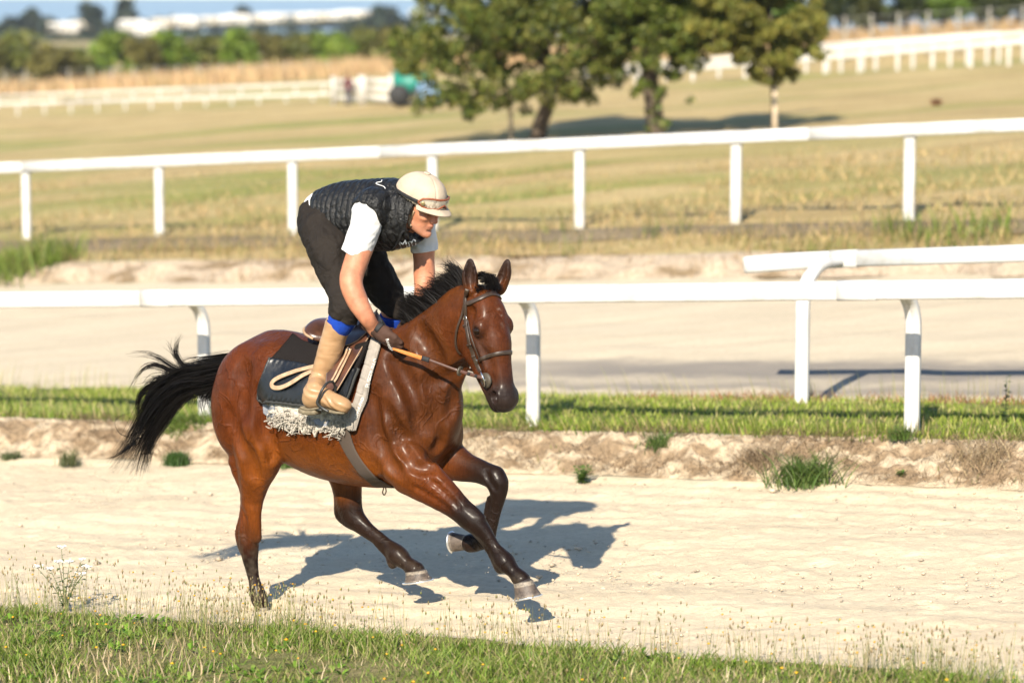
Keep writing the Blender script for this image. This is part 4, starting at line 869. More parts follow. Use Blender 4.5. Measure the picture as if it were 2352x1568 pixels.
# ears
def ear(base, tip, bow, r, axis):
    b, t = np.asarray(base), np.asarray(tip); m = (b+t)/2+np.asarray(bow)
    hs.chain([[*b, r*.72], [*(b*.7+m*.3), r*.95], [*m, r*.98], [*(m*.45+t*.55), r*.60], [*(m*.15+t*.85), r*.27], [*t, r*.06]], k=.02, n=3)
    q = np.asarray(axis)*r
    hs.chain([[*(b*.75+m*.25+q*1.15), r*.45], [*(m+q*.95), r*.72], [*(m*.35+t*.65+q*.7), r*.42], [*(t+q*.4), r*.08]], k=.006, n=3, sub=True)
eb = HP(.02, -.015, .060); et = PX(1080, 596, 0)
def at_depth(x, y, ref):
    """pixel met at the same distance along the view as ref"""
    a = PX(x, y, -1.); b = PX(x, y, 1.)
    t = (depth(ref)-depth(a))/(depth(b)-depth(a)); return a+(b-a)*t
ear(at_depth(1083, 668, eb), at_depth(1080, 597, eb), HR*.006, .036, hh*.75+HR*.65)
eb2 = HP(.02, -.01, -.065)
ear(at_depth(1146, 668, eb2), at_depth(1166, 599, eb2), -HR*.006, .031, hh*.45+HR*.9)
# ---- legs
KL = .022
nh = [(600, 985, -.17, 72, .75), (594, 1050, -.165, 56, .75), (586, 1095, -.15, 37, .8), (581, 1135, -.14, 26, .85), (577, 1178, -.13, 22, .85), (572, 1222, -.125, 25, .8), (572, 1256, -.12, 21.5, .85), (576, 1292, -.12, 16, .8), (584, 1333, -.12, 12.2, .85), (593, 1368, -.12, 18.5, 1.0), (602, 1394, -.12, 12.5, 1.05)]
slim = lambda rows, a, f: [(x, y, l, r*(f if i >= a and i < len(rows)-1 else 1), w) for i, (x, y, l, r, w) in enumerate(rows)]
hs.chain(C5(slim(nh, 4, .92)), k=KL)
hs.chain(C5([(548, 1060, -.15, 26, .8), (562, 1125, -.13, 11, 1), (560, 1180, -.125, 9, 1), (550, 1223, -.12, 9.5, 1), (558, 1262, -.12, 9, 1)]), k=.018)
hs.chain(C5([(583, 1170, -.15, 16, .8), (590, 1234, -.13, 12, 1)]), k=.02)
E3(608, 1042, -.20, .07, .06, .10, rot=-15, k=.035)               # stifle
fh = [(742, 985, .15, 70, .7), (775, 1050, .14, 48, .75), (793, 1095, .13, 37, .8), (799, 1135, .12, 31, .8), (808, 1180, .115, 28, .8), (834, 1209, .115, 19.5, .8), (868, 1235, .115, 15.2, .78), (895, 1256, .115, 14, .82), (915, 1275, .115, 23.5, .92), (938, 1296, .115, 14.5, 1.0), (955, 1309, .115, 21, .95)]
hs.chain(C5(slim(fh, 4, .91)), k=KL)
hs.chain(C5([(790, 1110, .12, 20, .8), (781, 1160, .115, 12, 1), (783, 1184, .115, 11, 1), (808, 1202, .115, 12, 1)]), k=.018)
nf = [(925, 1062, -.20, 58, .75), (955, 1088, -.195, 49, .75), (985, 1111, -.185, 41, .75), (1015, 1134, -.175, 34, .8), (1046, 1160, -.165, 27.5, .85), (1079, 1189, -.16, 26, .9), (1099, 1208, -.155, 22, .9), (1118, 1231, -.15, 15.5, .82), (1138, 1261, -.145, 13.2, .82), (1158, 1288, -.14, 23.5, .95), (1181, 1313, -.14, 13.8, 1.05), (1199, 1332, -.14, 20.5, .95)]
hs.chain(C5(slim(nf, 6, .90)), k=KL)
hs.chain(C5([(924, 1108, -.205, 18, 1), (940, 1112, -.20, 22, 1), (990, 1140, -.19, 18, 1), (1040, 1172, -.17, 11, 1)]), k=.02)   # elbow, flexors
hs.chain(C5([(970, 1078, -.205, 24, .8), (1010, 1112, -.195, 18, .8), (1050, 1150, -.178, 11, .9)]), k=.04)                     # extensor
hs.chain(C5([(1090, 1219, -.15, 9, 1), (1112, 1245, -.145, 7.5, 1), (1139, 1288, -.14, 10, 1), (1150, 1306, -.14, 12, 1)]), k=.012)
hs.chain(C5([(868, 1249, .11, 8, 1), (893, 1275, .11, 8, 1), (902, 1294, .11, 12, 1)]), k=.012)  # tendon, ergot
hs.chain(C5([(1083, 1170, -.165, 11, 1), (1103, 1190, -.16, 12, 1)]), k=.015)
ff = [(985, 1030, .16, 62, .7), (1025, 1052, .155, 46, .75), (1062, 1070, .145, 33, .8), (1100, 1082, .14, 25, .85), (1136, 1098, .135, 24, .9), (1145, 1120, .13, 21, .9), (1143, 1150, .125, 14.5, .85), (1135, 1182, .12, 12.5, .85), (1128, 1209, .115, 12.5, .88), (1114, 1236, .11, 21, .95), (1096, 1247, .11, 15.5, 1.0), (1080, 1247, .11, 21, .95)]
hs.chain(C5(slim(ff, 5, .92)), k=KL)
hs.chain(C5([(1140, 1090, .135, 20, .9), (1150, 1108, .13, 16, .9)]), k=.015)
hs.chain(C5([(1125, 1145, .12, 8, 1), (1117, 1185, .115, 7, 1), (1108, 1215, .11, 8, 1), (1100, 1232, .11, 10, 1)]), k=.012)
# ---- grooves between muscles
def groove(rows, k=.03, r=7):
    hs.chain([[*PX(x, y, l), RP(r, PX(x, y, l)), 1] for x, y, l in rows], k=k, sub=True)
def groove_s(rows, r=6, k=.03, inset=.3):
    pass
HV, HQ = hs.surface(1)
tree0 = bvh(HV, HQ)
def carve(rows, r=6, k=.028, out=.25):
    out = out*.6+.40; k = k*1.3
    """shallow furrow along a line of pixels on the near surface"""
    P = []
    for x, y in rows:
        p, nn = hitpx(tree0, x, y)
        if p is not None: P.append([*(p+nn*RP(r, p)*out), RP(r, p), 1])
    if len(P) > 1: hs.chain(P, k=k, n=3, sub=True)
def ridge(rows, r=4, k=.02, out=-.35):
    P = []
    for x, y in rows:
        p, nn = hitpx(tree0, x, y)
        if p is not None: P.append([*(p+nn*RP(r, p)*out), RP(r, p), 1])
    if len(P) > 1: hs.chain(P, k=k, n=3)
carve([zC(300, 470), zC(320, 560), zC(330, 640), zC(345, 700)], 9, .06)          # flank / thigh
carve([zC(345, 690), zC(362, 740), zC(362, 800)], 8, .03, .1)                    # flank fold
carve([zC(150, 560), zC(190, 700), zC(240, 800), zC(262, 880)], 8, .05)           # hamstring groove
carve([zC(220, 330), zC(200, 450), zC(205, 560)], 8, .06, .4)
carve([zC(245, 740), zC(275, 830), zC(285, 900)], 5, .03)
carve([zC(215, 1060), zC(222, 1130), zC(225, 1200)], 5, .02)                      # achilles
carve([(855, 905), (862, 960), (872, 1015), (893, 1060), (915, 1085)], 7, .045)   # behind the shoulder
carve([(905, 830), (935, 880), (955, 930), (968, 985)], 6, .05, .4)               # scapula front
carve([(1018, 880), (1018, 940), (1016, 985), (1003, 1030), (985, 1055)], 6, .03, .1)   # breast midline
carve([(990, 870), (1000, 930), (996, 985)], 6, .05, .4)
carve([(1050, 870), (1040, 920), (1034, 960)], 5, .04, .3)                        # jugular furrow
carve([(1072, 840), (1045, 862), (1015, 872), (985, 880)], 6, .05, .4)
carve([(960, 760), (985, 800), (1000, 845)], 7, .07, .5)
carve([(935, 1062), (965, 1075), (990, 1076)], 6, .04, .6)                        # above the forearm
carve([(985, 1100), (1020, 1130), (1052, 1165)], 4, .02, .3)                      # extensor line
carve([(950, 1118), (985, 1138), (1030, 1168)], 3.5, .018, .3)
carve([(905, 985), (925, 1030), (940, 1050)], 5, .04, .4)
carve([(885, 930), (905, 975), (925, 1000)], 5, .04, .5)
carve([(1116, 1085), (1128, 1112), (1136, 1120)], 4, .02, .4)
carve([(1088, 1140), (1108, 1185)], 3, .02, .5)
HV, HQ = hs.surface(1)
HN = normals(HV, HQ)
# fine unevenness of skin over muscle and tendon
HV = HV+HN*(.0016*fbm(HV[:, 0]*14, HV[:, 1]*14, HV[:, 2]*14, oct=3))[:, None]
HN = normals(HV, HQ)
htree = bvh(HV, HQ)
# ---- coat: bay with black points
def seg_t(V, A, B):
    b = B-A; return np.clip(((V-A)@b)/(b@b), -1, 2)
bay = np.array((.072, .0172, .0030)); dark = np.array((.012, .009, .008)); warm = np.array((.165, .047, .0070)); dusk = np.array((.056, .0178, .0050))
nz = fbm(HV[:, 0]*2.3, HV[:, 1]*2.3+3, HV[:, 2]*2.3, oct=4)
col = bay[None]*(1+.16*nz[:, None])
hrel = HV-H0; hu, hf, hr = hrel@HU, hrel@HF/WF, hrel@HR/WF
# paler, redder belly, flank and inner thigh; browner shoulder and neck
bel = sst(1.02, .78, HV[:, 2])*sst(-.75, -.35, HV[:, 0])*sst(.75, .3, HV[:, 0])
col = col*(1-bel[:, None]*.75)+warm*bel[:, None]*.75
sh = sst(.05, .5, HV[:, 0])*sst(.7, 1.0, HV[:, 2])*.75
col = col*(1-sh[:, None])+dusk*sh[:, None]*(1+.25*nz[:, None])
back = sst(1.36, 1.52, HV[:, 2])*sst(.1, -.2, HV[:, 0])*.55
col = col*(1-back[:, None])+np.array((.05, .016, .007))*back[:, None]
head = (hu > -.1) & (np.abs(hr) < .16) & (hf > -.22) & (hf < .16) & (hu < .75)
hd = sst(-.02, .06, hu)*head
col = col*(1-hd[:, None])+np.array((.060, .0158, .0040))*(1+.2*nz[:, None])*hd[:, None]
mz = sst(.40, .56, hu+.02*nz)*head
col = col*(1-mz[:, None]*.93)+np.array((.017, .0125, .011))*mz[:, None]*.93
fd = np.exp(-((hu-.30)/.10)**2-((hf+.005)/.05)**2)*head*.55        # darker hollow below the eye
col = col*(1-fd[:, None])+np.array((.045, .026, .02))*fd[:, None]
ey = np.exp(-(((hu-.213)/.034)**2+((hf-.03)/.03)**2))*head*sst(.05, .08, np.abs(hr))
col = col*(1-ey[:, None]*.9)+np.array((.012, .009, .008))*ey[:, None]*.9
star = np.exp(-(((hu-.15)/.05)**2+((hr+.01)/.012)**2))*sst(.04, .07, hf)*sst(.1, .5, fbm(HV[:, 0]*60, HV[:, 1]*60, HV[:, 2]*60)+.1)*head
col = col*(1-star[:, None]*.22)+np.array((.5, .43, .36))*star[:, None]*.22
nos = np.exp(-(((hu-.578)/.033)**2+((hf-.008)/.023)**2))*head*sst(.075, .05, np.abs(hr))
col = col*(1-nos[:, None])+np.array((.012, .006, .005))*nos[:, None]
ears_in = (hu < -.02)
ears = (hu < .0) & (np.abs(hr) < .2) & (hf > -.09)
inn = sst(.25, .6, HN@(hh*.75+HR*.65))*sst(-.03, -.06, hu)*ears*.75
col = col*(1-inn[:, None])+np.array((.014, .009, .007))*inn[:, None]
et_ = sst(-.06, -.15, hu)*ears
col = col*(1-et_[:, None]*.8)+np.array((.02, .012, .01))*et_[:, None]*.8
def blackleg(rows, hi, lo, idx):
    P = np.array([r[:3] for r in C5(rows)])
    dist = np.full(len(HV), 9.); tt = np.zeros(len(HV))
    L = np.concatenate([[0], np.cumsum(np.linalg.norm(np.diff(P, axis=0), axis=1))])
    for i in range(len(P)-1):
        b = P[i+1]-P[i]; t = np.clip(((HV-P[i])@b)/(b@b), 0, 1); dd = np.linalg.norm(HV-P[i]-t[:, None]*b, axis=1)
        m = dd < dist; dist[m] = dd[m]; tt[m] = (L[i]+t*(L[i+1]-L[i]))[m]
    wgt = sst(L[hi], L[lo], tt+.04*nz)*(dist < .14)
    return wgt
for rows, hi, lo in ((nh, 4, 7), (fh, 2, 4), (nf, 3, 5), (ff, 1, 4)):
    wb = blackleg(rows, hi, lo, 0)*.96
    dk = np.array((.0065, .0043, .0034))*(1+.4*np.clip(nz, -1, 1))[:, None]
    col = col*(1-wb[:, None])+dk*wb[:, None]
dst = sst(.42, .10, HV[:, 2]+.10*nz)*np.clip(.35+.7*fbm(HV[:, 0]*40, HV[:, 1]*40, HV[:, 2]*40, oct=3), 0, 1)*.55      # sand dust on the lower legs
col = col*(1-dst[:, None])+np.array((.075, .058, .042))*dst[:, None]
col = np.clip(col, .004, 1)
hm, nt, b = new_mat('bay_coat', Roughness=.38); b.inputs['Specular IOR Level'].default_value = .07
b.inputs['Coat Weight'].default_value = .10; b.inputs['Coat Roughness'].default_value = .25
b.inputs['Sheen Weight'].default_value = .0; b.inputs['Sheen Roughness'].default_value = .4
va = node(nt, 'ShaderNodeVertexColor', layer_name='col')
v = ramp(nt, noise(nt, 9, 8, .65), [(.28, (.74,)*3), (.72, (1.26,)*3)])
v2 = ramp(nt, noise(nt, 160, 3, .6), [(.3, (.86,)*3), (.7, (1.14,)*3)])
wr0 = node(nt, 'ShaderNodeMapping', {'Scale': (130, 130, 14), 'Rotation': (.4, .3, 0)}); nt.links.new(node(nt, 'ShaderNodeTexCoord').outputs['Object'], wr0.inputs[0])
v3 = ramp(nt, noise(nt, 1., 4, .7, wr0.outputs[0]), [(.3, (.72,)*3), (.7, (1.28,)*3)])
nt.links.new(mixc(nt, 1., mixc(nt, 1., mixc(nt, 1., va.outputs[0], v, 'MULTIPLY'), v2, 'MULTIPLY'), v3, 'MULTIPLY'), b.inputs['Base Color'])
nt.links.new(ramp(nt, noise(nt, 5, 5, .6), [(.3, (.36,)*3), (.7, (.52,)*3)]), b.inputs['Roughness'])
bp = bump(nt, b, noise(nt, 16, 5, .6, dist=.5), .30, .014)
vein = ramp(nt, noise(nt, 5.5, 3, .45, dist=1.2), [(.455, (0,)*3), (.5, (1,)*3), (.545, (0,)*3)])
vmask = ramp(nt, noise(nt, 2.2, 2), [(.42, (0,)*3), (.6, (1,)*3)])
bp = bump(nt, b, mixc(nt, 1., vein, vmask, 'MULTIPLY'), .45, .011, bp)
wrk = node(nt, 'ShaderNodeMapping', {'Scale': (60, 60, 9), 'Rotation': (.5, 0, 0)}); nt.links.new(node(nt, 'ShaderNodeTexCoord').outputs['Object'], wrk.inputs[0])
bp = bump(nt, b, noise(nt, 1., 4, .6, wrk.outputs[0]), .16, .004, bp)
bp = bump(nt, b, noise(nt, 60, 4), .34, .005, bp)
bump(nt, b, noise(nt, 260, 3, .7), .55, .0025, bp)
horse = empty('horse', 'bay racehorse cantering on the sand with black mane, tail and lower legs', 'horse', TRACK)
body = link('body', mesh_np('horse_body', HV, HQ, None, col), hm, horse)
# eyes
eye_m, nt, b = new_mat('horse_eye', Roughness=.05); b.inputs['Base Color'].default_value = (.010, .005, .003, 1); b.inputs['IOR'].default_value = 1.33
for sd in (-1, 1):
    bm = bmesh.new(); bmesh.ops.create_uvsphere(bm, u_segments=20, v_segments=14, radius=.0245)
    bmesh.ops.translate(bm, verts=bm.verts, vec=Vector(HP(.213, .028, .0925*sd))); me = bpy.data.meshes.new('eye'); bm.to_mesh(me); bm.free()
    link('eye', me, eye_m, horse)
# hooves
hoof_m, nt, b = new_mat('hoof_horn', Roughness=.6)
tc = node(nt, 'ShaderNodeVertexColor', layer_name='col')
hv = ramp(nt, noise(nt, 38, 5, .7), [(.42, (.55,)*3), (.5, (1,)*3), (.62, (1.15,)*3)])
nt.links.new(mixc(nt, 1., tc.outputs[0], hv, 'MULTIPLY'), b.inputs['Base Color']); bump(nt, b, noise(nt, 90, 3), .3, .004)
shoe_m, nt, b = new_mat('shoe_metal', Roughness=.35, Metallic=.85); b.inputs['Base Color'].default_value = (.75, .74, .72, 1)
def hoof(cor, toe, sole, down, size=1.):
    """cor: coronet centre; toe: point of the toe; sole: heel end of the sole (all in track coordinates)"""
    cor, toe, heel = map(np.asarray, (cor, toe, sole)); fw = toe-heel; Ls = np.linalg.norm(fw); fw = fw/Ls
    dn = np.asarray(down, float); dn = dn-fw*(dn@fw); dn /= np.linalg.norm(dn); sd = np.cross(fw, dn)
    base = (toe+heel)/2; hgt = (base-cor)@dn
    cofs = (cor-base)@fw
    V = []; seg = 28; cols = []
    st = [(-.12, .70, 0), (-.02, .82, 0), (.06, .88, 1), (.26, .89, 1), (.34, .89, 2), (.6, .91, 2), (.86, .97, 2), (1., 1.0, 3)]
    for t, sc_, kind in st:
        for k in range(seg):
            a = 2*math.pi*k/seg; ca, sa = math.cos(a), math.sin(a)
            lx = (.44+.06*t)*Ls*sc_ if ca > 0 else (.40+.10*t)*Ls*sc_*(1-.12*abs(ca))
            ly = .40*Ls*sc_*(.86+.14*t)
            cx = cofs*(1-t)
            V.append(base-dn*hgt*(1-t)+fw*(cx+lx*ca)+sd*(ly*sa))
            cols.append({0: (.03, .022, .018), 1: (.20, .165, .125), 2: (.075, .055, .042), 3: (.22, .185, .15)}[kind])
    m = len(st)
    Q = [(i*seg+k, (i+1)*seg+k, (i+1)*seg+(k+1) % seg, i*seg+(k+1) % seg) for i in range(m-1) for k in range(seg)]
    V.append(base-dn*.006); cols.append((.2, .17, .14)); V.append(cor-dn*.03); cols.append((.03, .02, .02))
    T = [(len(V)-2, (m-1)*seg+(k+1) % seg, (m-1)*seg+k) for k in range(seg)]+[(len(V)-1, k, (k+1) % seg) for k in range(seg)]
    o = link('hoof', mesh_np('hoof', np.array(V), Q, T, np.array(cols)), hoof_m, horse)
    P = []
    for k in range(25):
        a = R(-150+300*k/24); P.append(base+dn*.004+fw*(.465*Ls*math.cos(a))+sd*(.375*Ls*math.sin(a)))
    V2, Q2, T2 = ribbon(catmull(P, 2), np.tile(dn, (49, 1)), (.020*Ls/.12), .007)
    link('horseshoe', mesh_np('horseshoe', V2, Q2, T2), shoe_m, o)
Zd = np.array([0, 0, -1.])
hoof(PX(601, 1392, -.12), PX(621, 1414, -.13), PX(590, 1410, -.12), Zd)
hoof(PX(955, 1310, .115), PX(987, 1330, .10), PX(933, 1335, .12), Zd)
hoof(PX(1200, 1335, -.14), PX(1238, 1365, -.15), PX(1185, 1374, -.135), Zd)
c_ = PX(1083, 1247, .11); dirn = PX(1040, 1240, .11)-c_; upv = np.array([0, 0, 1.])
hoof(c_, PX(1036, 1222, .10), PX(1046, 1268, .12), dirn)
# ---------------------------------------------------------------- hair
hair_m, nt, b = new_mat('black_hair', Roughness=.55); b.inputs['Base Color'].default_value = (.0045, .0034, .003, 1); b.inputs['Specular IOR Level'].default_value = .14
def strands(guides, name, mat, parent, seed=3):
    """guides: (points[n,3], count, spread_root, spread_tip, width, curl); one flat tapered blade per strand"""
    g = np.random.default_rng(seed); VV = []; QQ = []; n0 = 0
    for pts, cnt, s0, s1, wd, curl in guides:
        C = catmull(pts, 4); m = len(C); T = np.gradient(C, axis=0); T /= np.linalg.norm(T, axis=1)[:, None]
        vd = np.array([.54, .84, -.1]); A = np.cross(T, vd); A /= np.linalg.norm(A, axis=1)[:, None]+1e-9; B = np.cross(T, A)
        t = np.linspace(0, 1, m)
        for i in range(cnt):
            a, bb = g.normal(0, 1, 2); L = g.uniform(.62, 1.06)
            sp = (s0+(s1-s0)*t**1.3); ph = g.uniform(0, 6.28); fr = g.uniform(3, 7)
            P = C+A*(sp*a)[:, None]+B*(sp*bb*.6)[:, None]+A*(curl*t**1.5*np.sin(fr*t+ph))[:, None]+B*(curl*t**1.5*np.cos(fr*t+ph*1.7))[:, None]
            if L < 1: P = P[:max(4, int(m*L))]
            elif L > 1: P = np.vstack([P, P[-1]+(P[-1]-P[-2])*(L-1)*m*.5])
            k = len(P); u = np.linspace(0, 1, k); wdt = wd*g.uniform(.6, 1.3)*(1-.9*u**2.2)
            an = g.uniform(0, 3.14); Sd = A[:1]*math.cos(an)+B[:1]*math.sin(an)
            V = np.concatenate([P-Sd*wdt[:, None], P+Sd*wdt[:, None]]); q = np.arange(k-1)
            VV.append(V); QQ.append(np.stack([q, q+1, q+1+k, q+k], 1)+n0); n0 += 2*k
    return link(name, mesh_np(name, np.vstack(VV), np.vstack(QQ)), mat, parent)
def G(pts, l0, l1, *rest):
    n = len(pts); return (np.array([PX(x, y, l0+(l1-l0)*i/(n-1)) for i, (x, y) in enumerate(pts)]), *rest)
zg = lambda *p: [zG(*q) for q in p]
tail = [
 G(zg((1100, 430), (960, 455), (820, 480), (700, 520)), 0, 0, 420, .030, .035, .0024, .004),
 G(zg((1060, 500), (900, 530), (720, 560), (560, 680), (430, 850), (330, 1060), (200, 1260)), 0, .0, 520, .034, .040, .0021, .012),
 G(zg((1040, 520), (880, 560), (700, 640), (560, 800), (450, 960), (360, 1130), (300, 1330)), 0, -.02, 520, .032, .035, .0021, .010),
 G(zg((1000, 520), (850, 520), (650, 560), (480, 650), (400, 780), (320, 950), (230, 1110), (110, 1280)), 0, .03, 420, .026, .024, .0020, .012),
 G(zg((900, 540), (760, 620), (640, 740), (540, 880), (440, 1030), (400, 1180), (370, 1310)), 0, 0, 360, .022, .020, .0020, .010),
 G(zg((850, 500), (650, 530), (450, 600), (340, 680), (315, 800), (320, 900), (280, 1010)), .02, .03, 70, .012, .012, .0026, .012),
 G(zg((800, 470), (690, 430), (640, 340), (650, 260), (680, 170)), 0, 0, 60, .010, .010, .0022, .014),
 G(zg((760, 470), (690, 430), (640, 380), (600, 300), (570, 240)), 0, .02, 22, .008, .02, .0018, .02),
 G(zg((760, 490), (640, 470), (500, 390), (390, 350), (240, 346)), 0, 0, 34, .010, .010, .0019, .014),
 G(zg((740, 510), (600, 490), (480, 440), (370, 460), (290, 550), (240, 650)), 0, 0, 50, .010, .007, .002, .010),
 G(zg((720, 520), (600, 540), (500, 530), (420, 520)), 0, .02, 24, .010, .02, .0018, .02),
 G(zg((640, 560), (500, 540), (400, 580), (330, 620)), 0, .02, 24, .010, .02, .0018, .02),
 G(zg((1040, 520), (980, 600), (920, 680), (900, 740), (950, 820)), -.01, 0, 90, .020, .016, .0026, .014),
 G(zg((980, 540), (900, 620), (860, 700), (850, 790), (860, 850)), 0, 0, 70, .020, .018, .0022, .014),
 G(zg((920, 560), (830, 620), (780, 700), (760, 790)), 0, 0, 44, .018, .016, .0022, .016),
 G(zg((250, 1050), (160, 1010), (120, 930), (150, 870), (300, 810)), 0, 0, 3, .002, .004, .0016, .004),
 G(zg((460, 960), (380, 1030), (300, 1060), (230, 1055)), -.03, -.03, 16, .004, .006, .002, .006),
 G(zg((300, 1080), (200, 1160), (130, 1195), (60, 1210)), 0, 0, 20, .006, .006, .002, .008)]
strands(tail, 'tail', hair_m, horse, 5)
# the dock under the hair
zb = lambda *p: [zB(*q) for q in p]
mane = []
g = np.random.default_rng(11)
crest = [(290, 790), (330, 735), (390, 680), (450, 640), (510, 600), (565, 555), (615, 510), (665, 465), (712, 425), (748, 392)]
tips = [(225, 660), (205, 600), (200, 545), (205, 505), (270, 490), (370, 455), (440, 400), (475, 350), (540, 300), (600, 200)]
for i in range(64):
    t = i/63*(len(crest)-1); j = min(int(t), len(crest)-2); w_ = t-j
    cr = np.array(crest[j])*(1-w_)+np.array(crest[j+1])*w_; tp = np.array(tips[j])*(1-w_)+np.array(tips[j+1])*w_
    tp = tp+g.normal(0, 22, 2)
    mid = cr*.52+tp*.48+np.array([0, -26])+g.normal(0, 12, 2)
    q1 = cr*.8+mid*.2+np.array([-2, -16]); q2 = tp*.6+mid*.4+np.array([0, -6])+g.normal(0, 8, 2)
    lz = -.03-.045*t/9
    mane.append(G(zb(cr+np.array([12, 14]), cr, q1, mid, q2, tp), lz-.03, lz+.03+g.normal(0, .02), 52, .010, .016, .0019, .014))
mane += [G(zb((748, 392), (725, 310), (685, 250), (600, 200)), -.08, -.05, 70, .008, .008, .0024, .010),
         G(zb((720, 360), (690, 300), (650, 240), (570, 195)), -.08, -.05, 20, .006, .012, .0018, .012),
         G(zb((470, 640), (400, 560), (300, 525), (190, 515)), -.05, 0, 60, .016, .012, .0026, .012),
         G(zb((560, 560), (470, 470), (350, 470), (220, 500)), -.05, 0, 26, .012, .022, .0014, .03),
         G(zb((620, 510), (540, 400), (460, 370), (390, 400)), -.06, 0, 26, .012, .022, .0014, .03),
         G(zb((680, 450), (620, 350), (550, 320), (480, 335)), -.06, 0, 26, .010, .022, .0014, .03)]
strands(mane, 'mane', hair_m, horse, 8)
fl = []
for i in range(12):
    t = i/11
    a = np.array((860, 330))*(1-t)+np.array((920, 350))*t; e = np.array((930, 440))*(1-t)+np.array((1070, 440))*t
    pts = []
    for q, f_ in ((a, 0), (a*.6+e*.4+np.array([25, -45]), .4), (a*.25+e*.75+np.array([12, -14]), .75), (e, 1)):
        x, y = zB(*q); pts.append((x, y, f_))
    P = [at_depth(x, y, HP(.0+.08*f_, .03+.055*f_, 0)) for x, y, f_ in pts]
    fl.append((np.array(P), 30, .010, .008, .0026, .008))
P = [at_depth(*zB(x, y), HP(-.02, .0, 0)) for x, y in ((880, 340), (900, 310), (940, 330), (960, 360))]
fl.append((np.array(P), 40, .012, .012, .002, .02))
for i in range(10):
    t = i/9; P = [HP(-.035+.02*f_, .0+.05*f_, .055-.11*t) + np.array([0, 0, .012*math.sin(f_*3)]) for f_ in (0, .4, .75, 1.)]
    fl.append((np.array(P)+HU*.02, 34, .012, .010, .0026, .008))
strands(fl, 'forelock', hair_m, horse, 9)
# ================================================================ tack
VIEW = CAM_T-np.array([.2, 0, 1.2]); VIEW = VIEW/np.linalg.norm(VIEW)      # from the horse towards the eye
def surf(px, off=.004, tree=None):
    tree = tree or htree
    p, n_ = hitpx(tree, *px)
    if p is None: return None, None
    return p+n_*off, n_
def strap_px(rows, off, n=4):
    """points on the horse's near surface along a pixel path"""
    C = catmull(np.array(rows, float), n); P = []; N = []
    for x, y in C:
        p, q = surf((x, y), off)
        if p is not None: P.append(p); N.append(q)
    return np.array(P), np.array(N)
def smooth_path(P, it=2):
    P = P.copy()
    for _ in range(it): P[1:-1] = P[1:-1]*.5+.25*(P[:-2]+P[2:])
    return P
def head_strap(rows, off=.004, n=4, mirror=False):
    P, N = strap_px(rows, off, n); P = smooth_path(P)
    if mirror:
        a = (P-H0)@HR; P = P-2*a[:, None]*HR; b_ = N@HR; N = N-2*b_[:, None]*HR
    return P, N
def head_ring(rows, off, n=4):
    """half a band seen in the photo, closed round the far side by mirroring in the head's own plane"""
    P, N = head_strap(rows, off, n); Pm, Nm = head_strap(rows, off, n, True)
    return np.vstack([P, Pm[::-1][1:]]), np.vstack([N, Nm[::-1][1:]])
lea = simple('bridle_leather', (.034, .021, .014), .42, .3, 60, .3, .002)
lea2 = simple('rein_leather', (.055, .02, .01), .4, .3, 60, .3, .002)
metal, nt, b = new_mat('bit_steel', Roughness=.18, Metallic=1.); b.inputs['Base Color'].default_value = (.72, .71, .69, 1)
rubber = simple('bit_guard_rubber', (.055, .045, .032), .55, .35, 50, .3, .002)
bridle = empty('bridle', 'dark brown leather bridle with steel ring bit on the horse\'s head', 'bridle', TRACK)
def strap(name, P, N, w, th, mat, parent, taper=None): return link(name, mesh_np(name, *ribbon(P, N, w, th, taper)), mat, parent)
def near_far(name, rows, w, th, off=.004, mat=lea, parent=None):
    for mir in (False, True):
        P, N = head_strap(rows, off, 5, mir); o = strap(name, P, N, w, th, mat, parent or bridle)
    return o
hp = zB
bb = [hp(755, 552), hp(800, 545), hp(880, 510), hp(950, 478), hp(1010, 468)]
P, N = head_ring(bb, .005); strap('browband', P, N, .026, .005, lea, bridle)
nb_ = [hp(878, 1022), hp(900, 1008), hp(960, 985), hp(1040, 966), hp(1080, 960)]
P, N = head_ring(nb_, .005); strap('noseband', P, N, .022, .005, lea, bridle)
near_far('cheekpiece', [hp(772, 430), hp(762, 500), hp(760, 560), hp(764, 640), hp(765, 720), hp(780, 800), hp(800, 900), hp(830, 990), hp(855, 1060), hp(890, 1125)], .024, .005, .006)
near_far('noseband_cheek', [hp(775, 680), hp(792, 760), hp(815, 850), hp(845, 930), hp(868, 980), hp(882, 1018)], .012, .004, .004)
near_far('throat_lash', [hp(752, 560), hp(735, 640), hp(705, 720), hp(685, 800), hp(680, 880), hp(692, 935), hp(715, 968)], .014, .004, .006)
for c in ((764, 735), (797, 893), (828, 990)):
    p, q = strap_px([hp(c[0]-16, c[1]+4), hp(c[0], c[1]), hp(c[0]+17, c[1]-5)], .010, 3)
    strap('keeper', p, q, .012, .004, lea, bridle)
for c in ((765, 675), (858, 1035)):
    mb = MB()
    p, q = strap_px([hp(c[0]-12, c[1]+14), hp(c[0]-11, c[1]-10), hp(c[0]+4, c[1]-18), hp(c[0]+13, c[1]-5), hp(c[0]+12, c[1]+14)], .012, 3)
    mb.tube(p, .0022, 6); mb.build('buckle', metal, bridle)
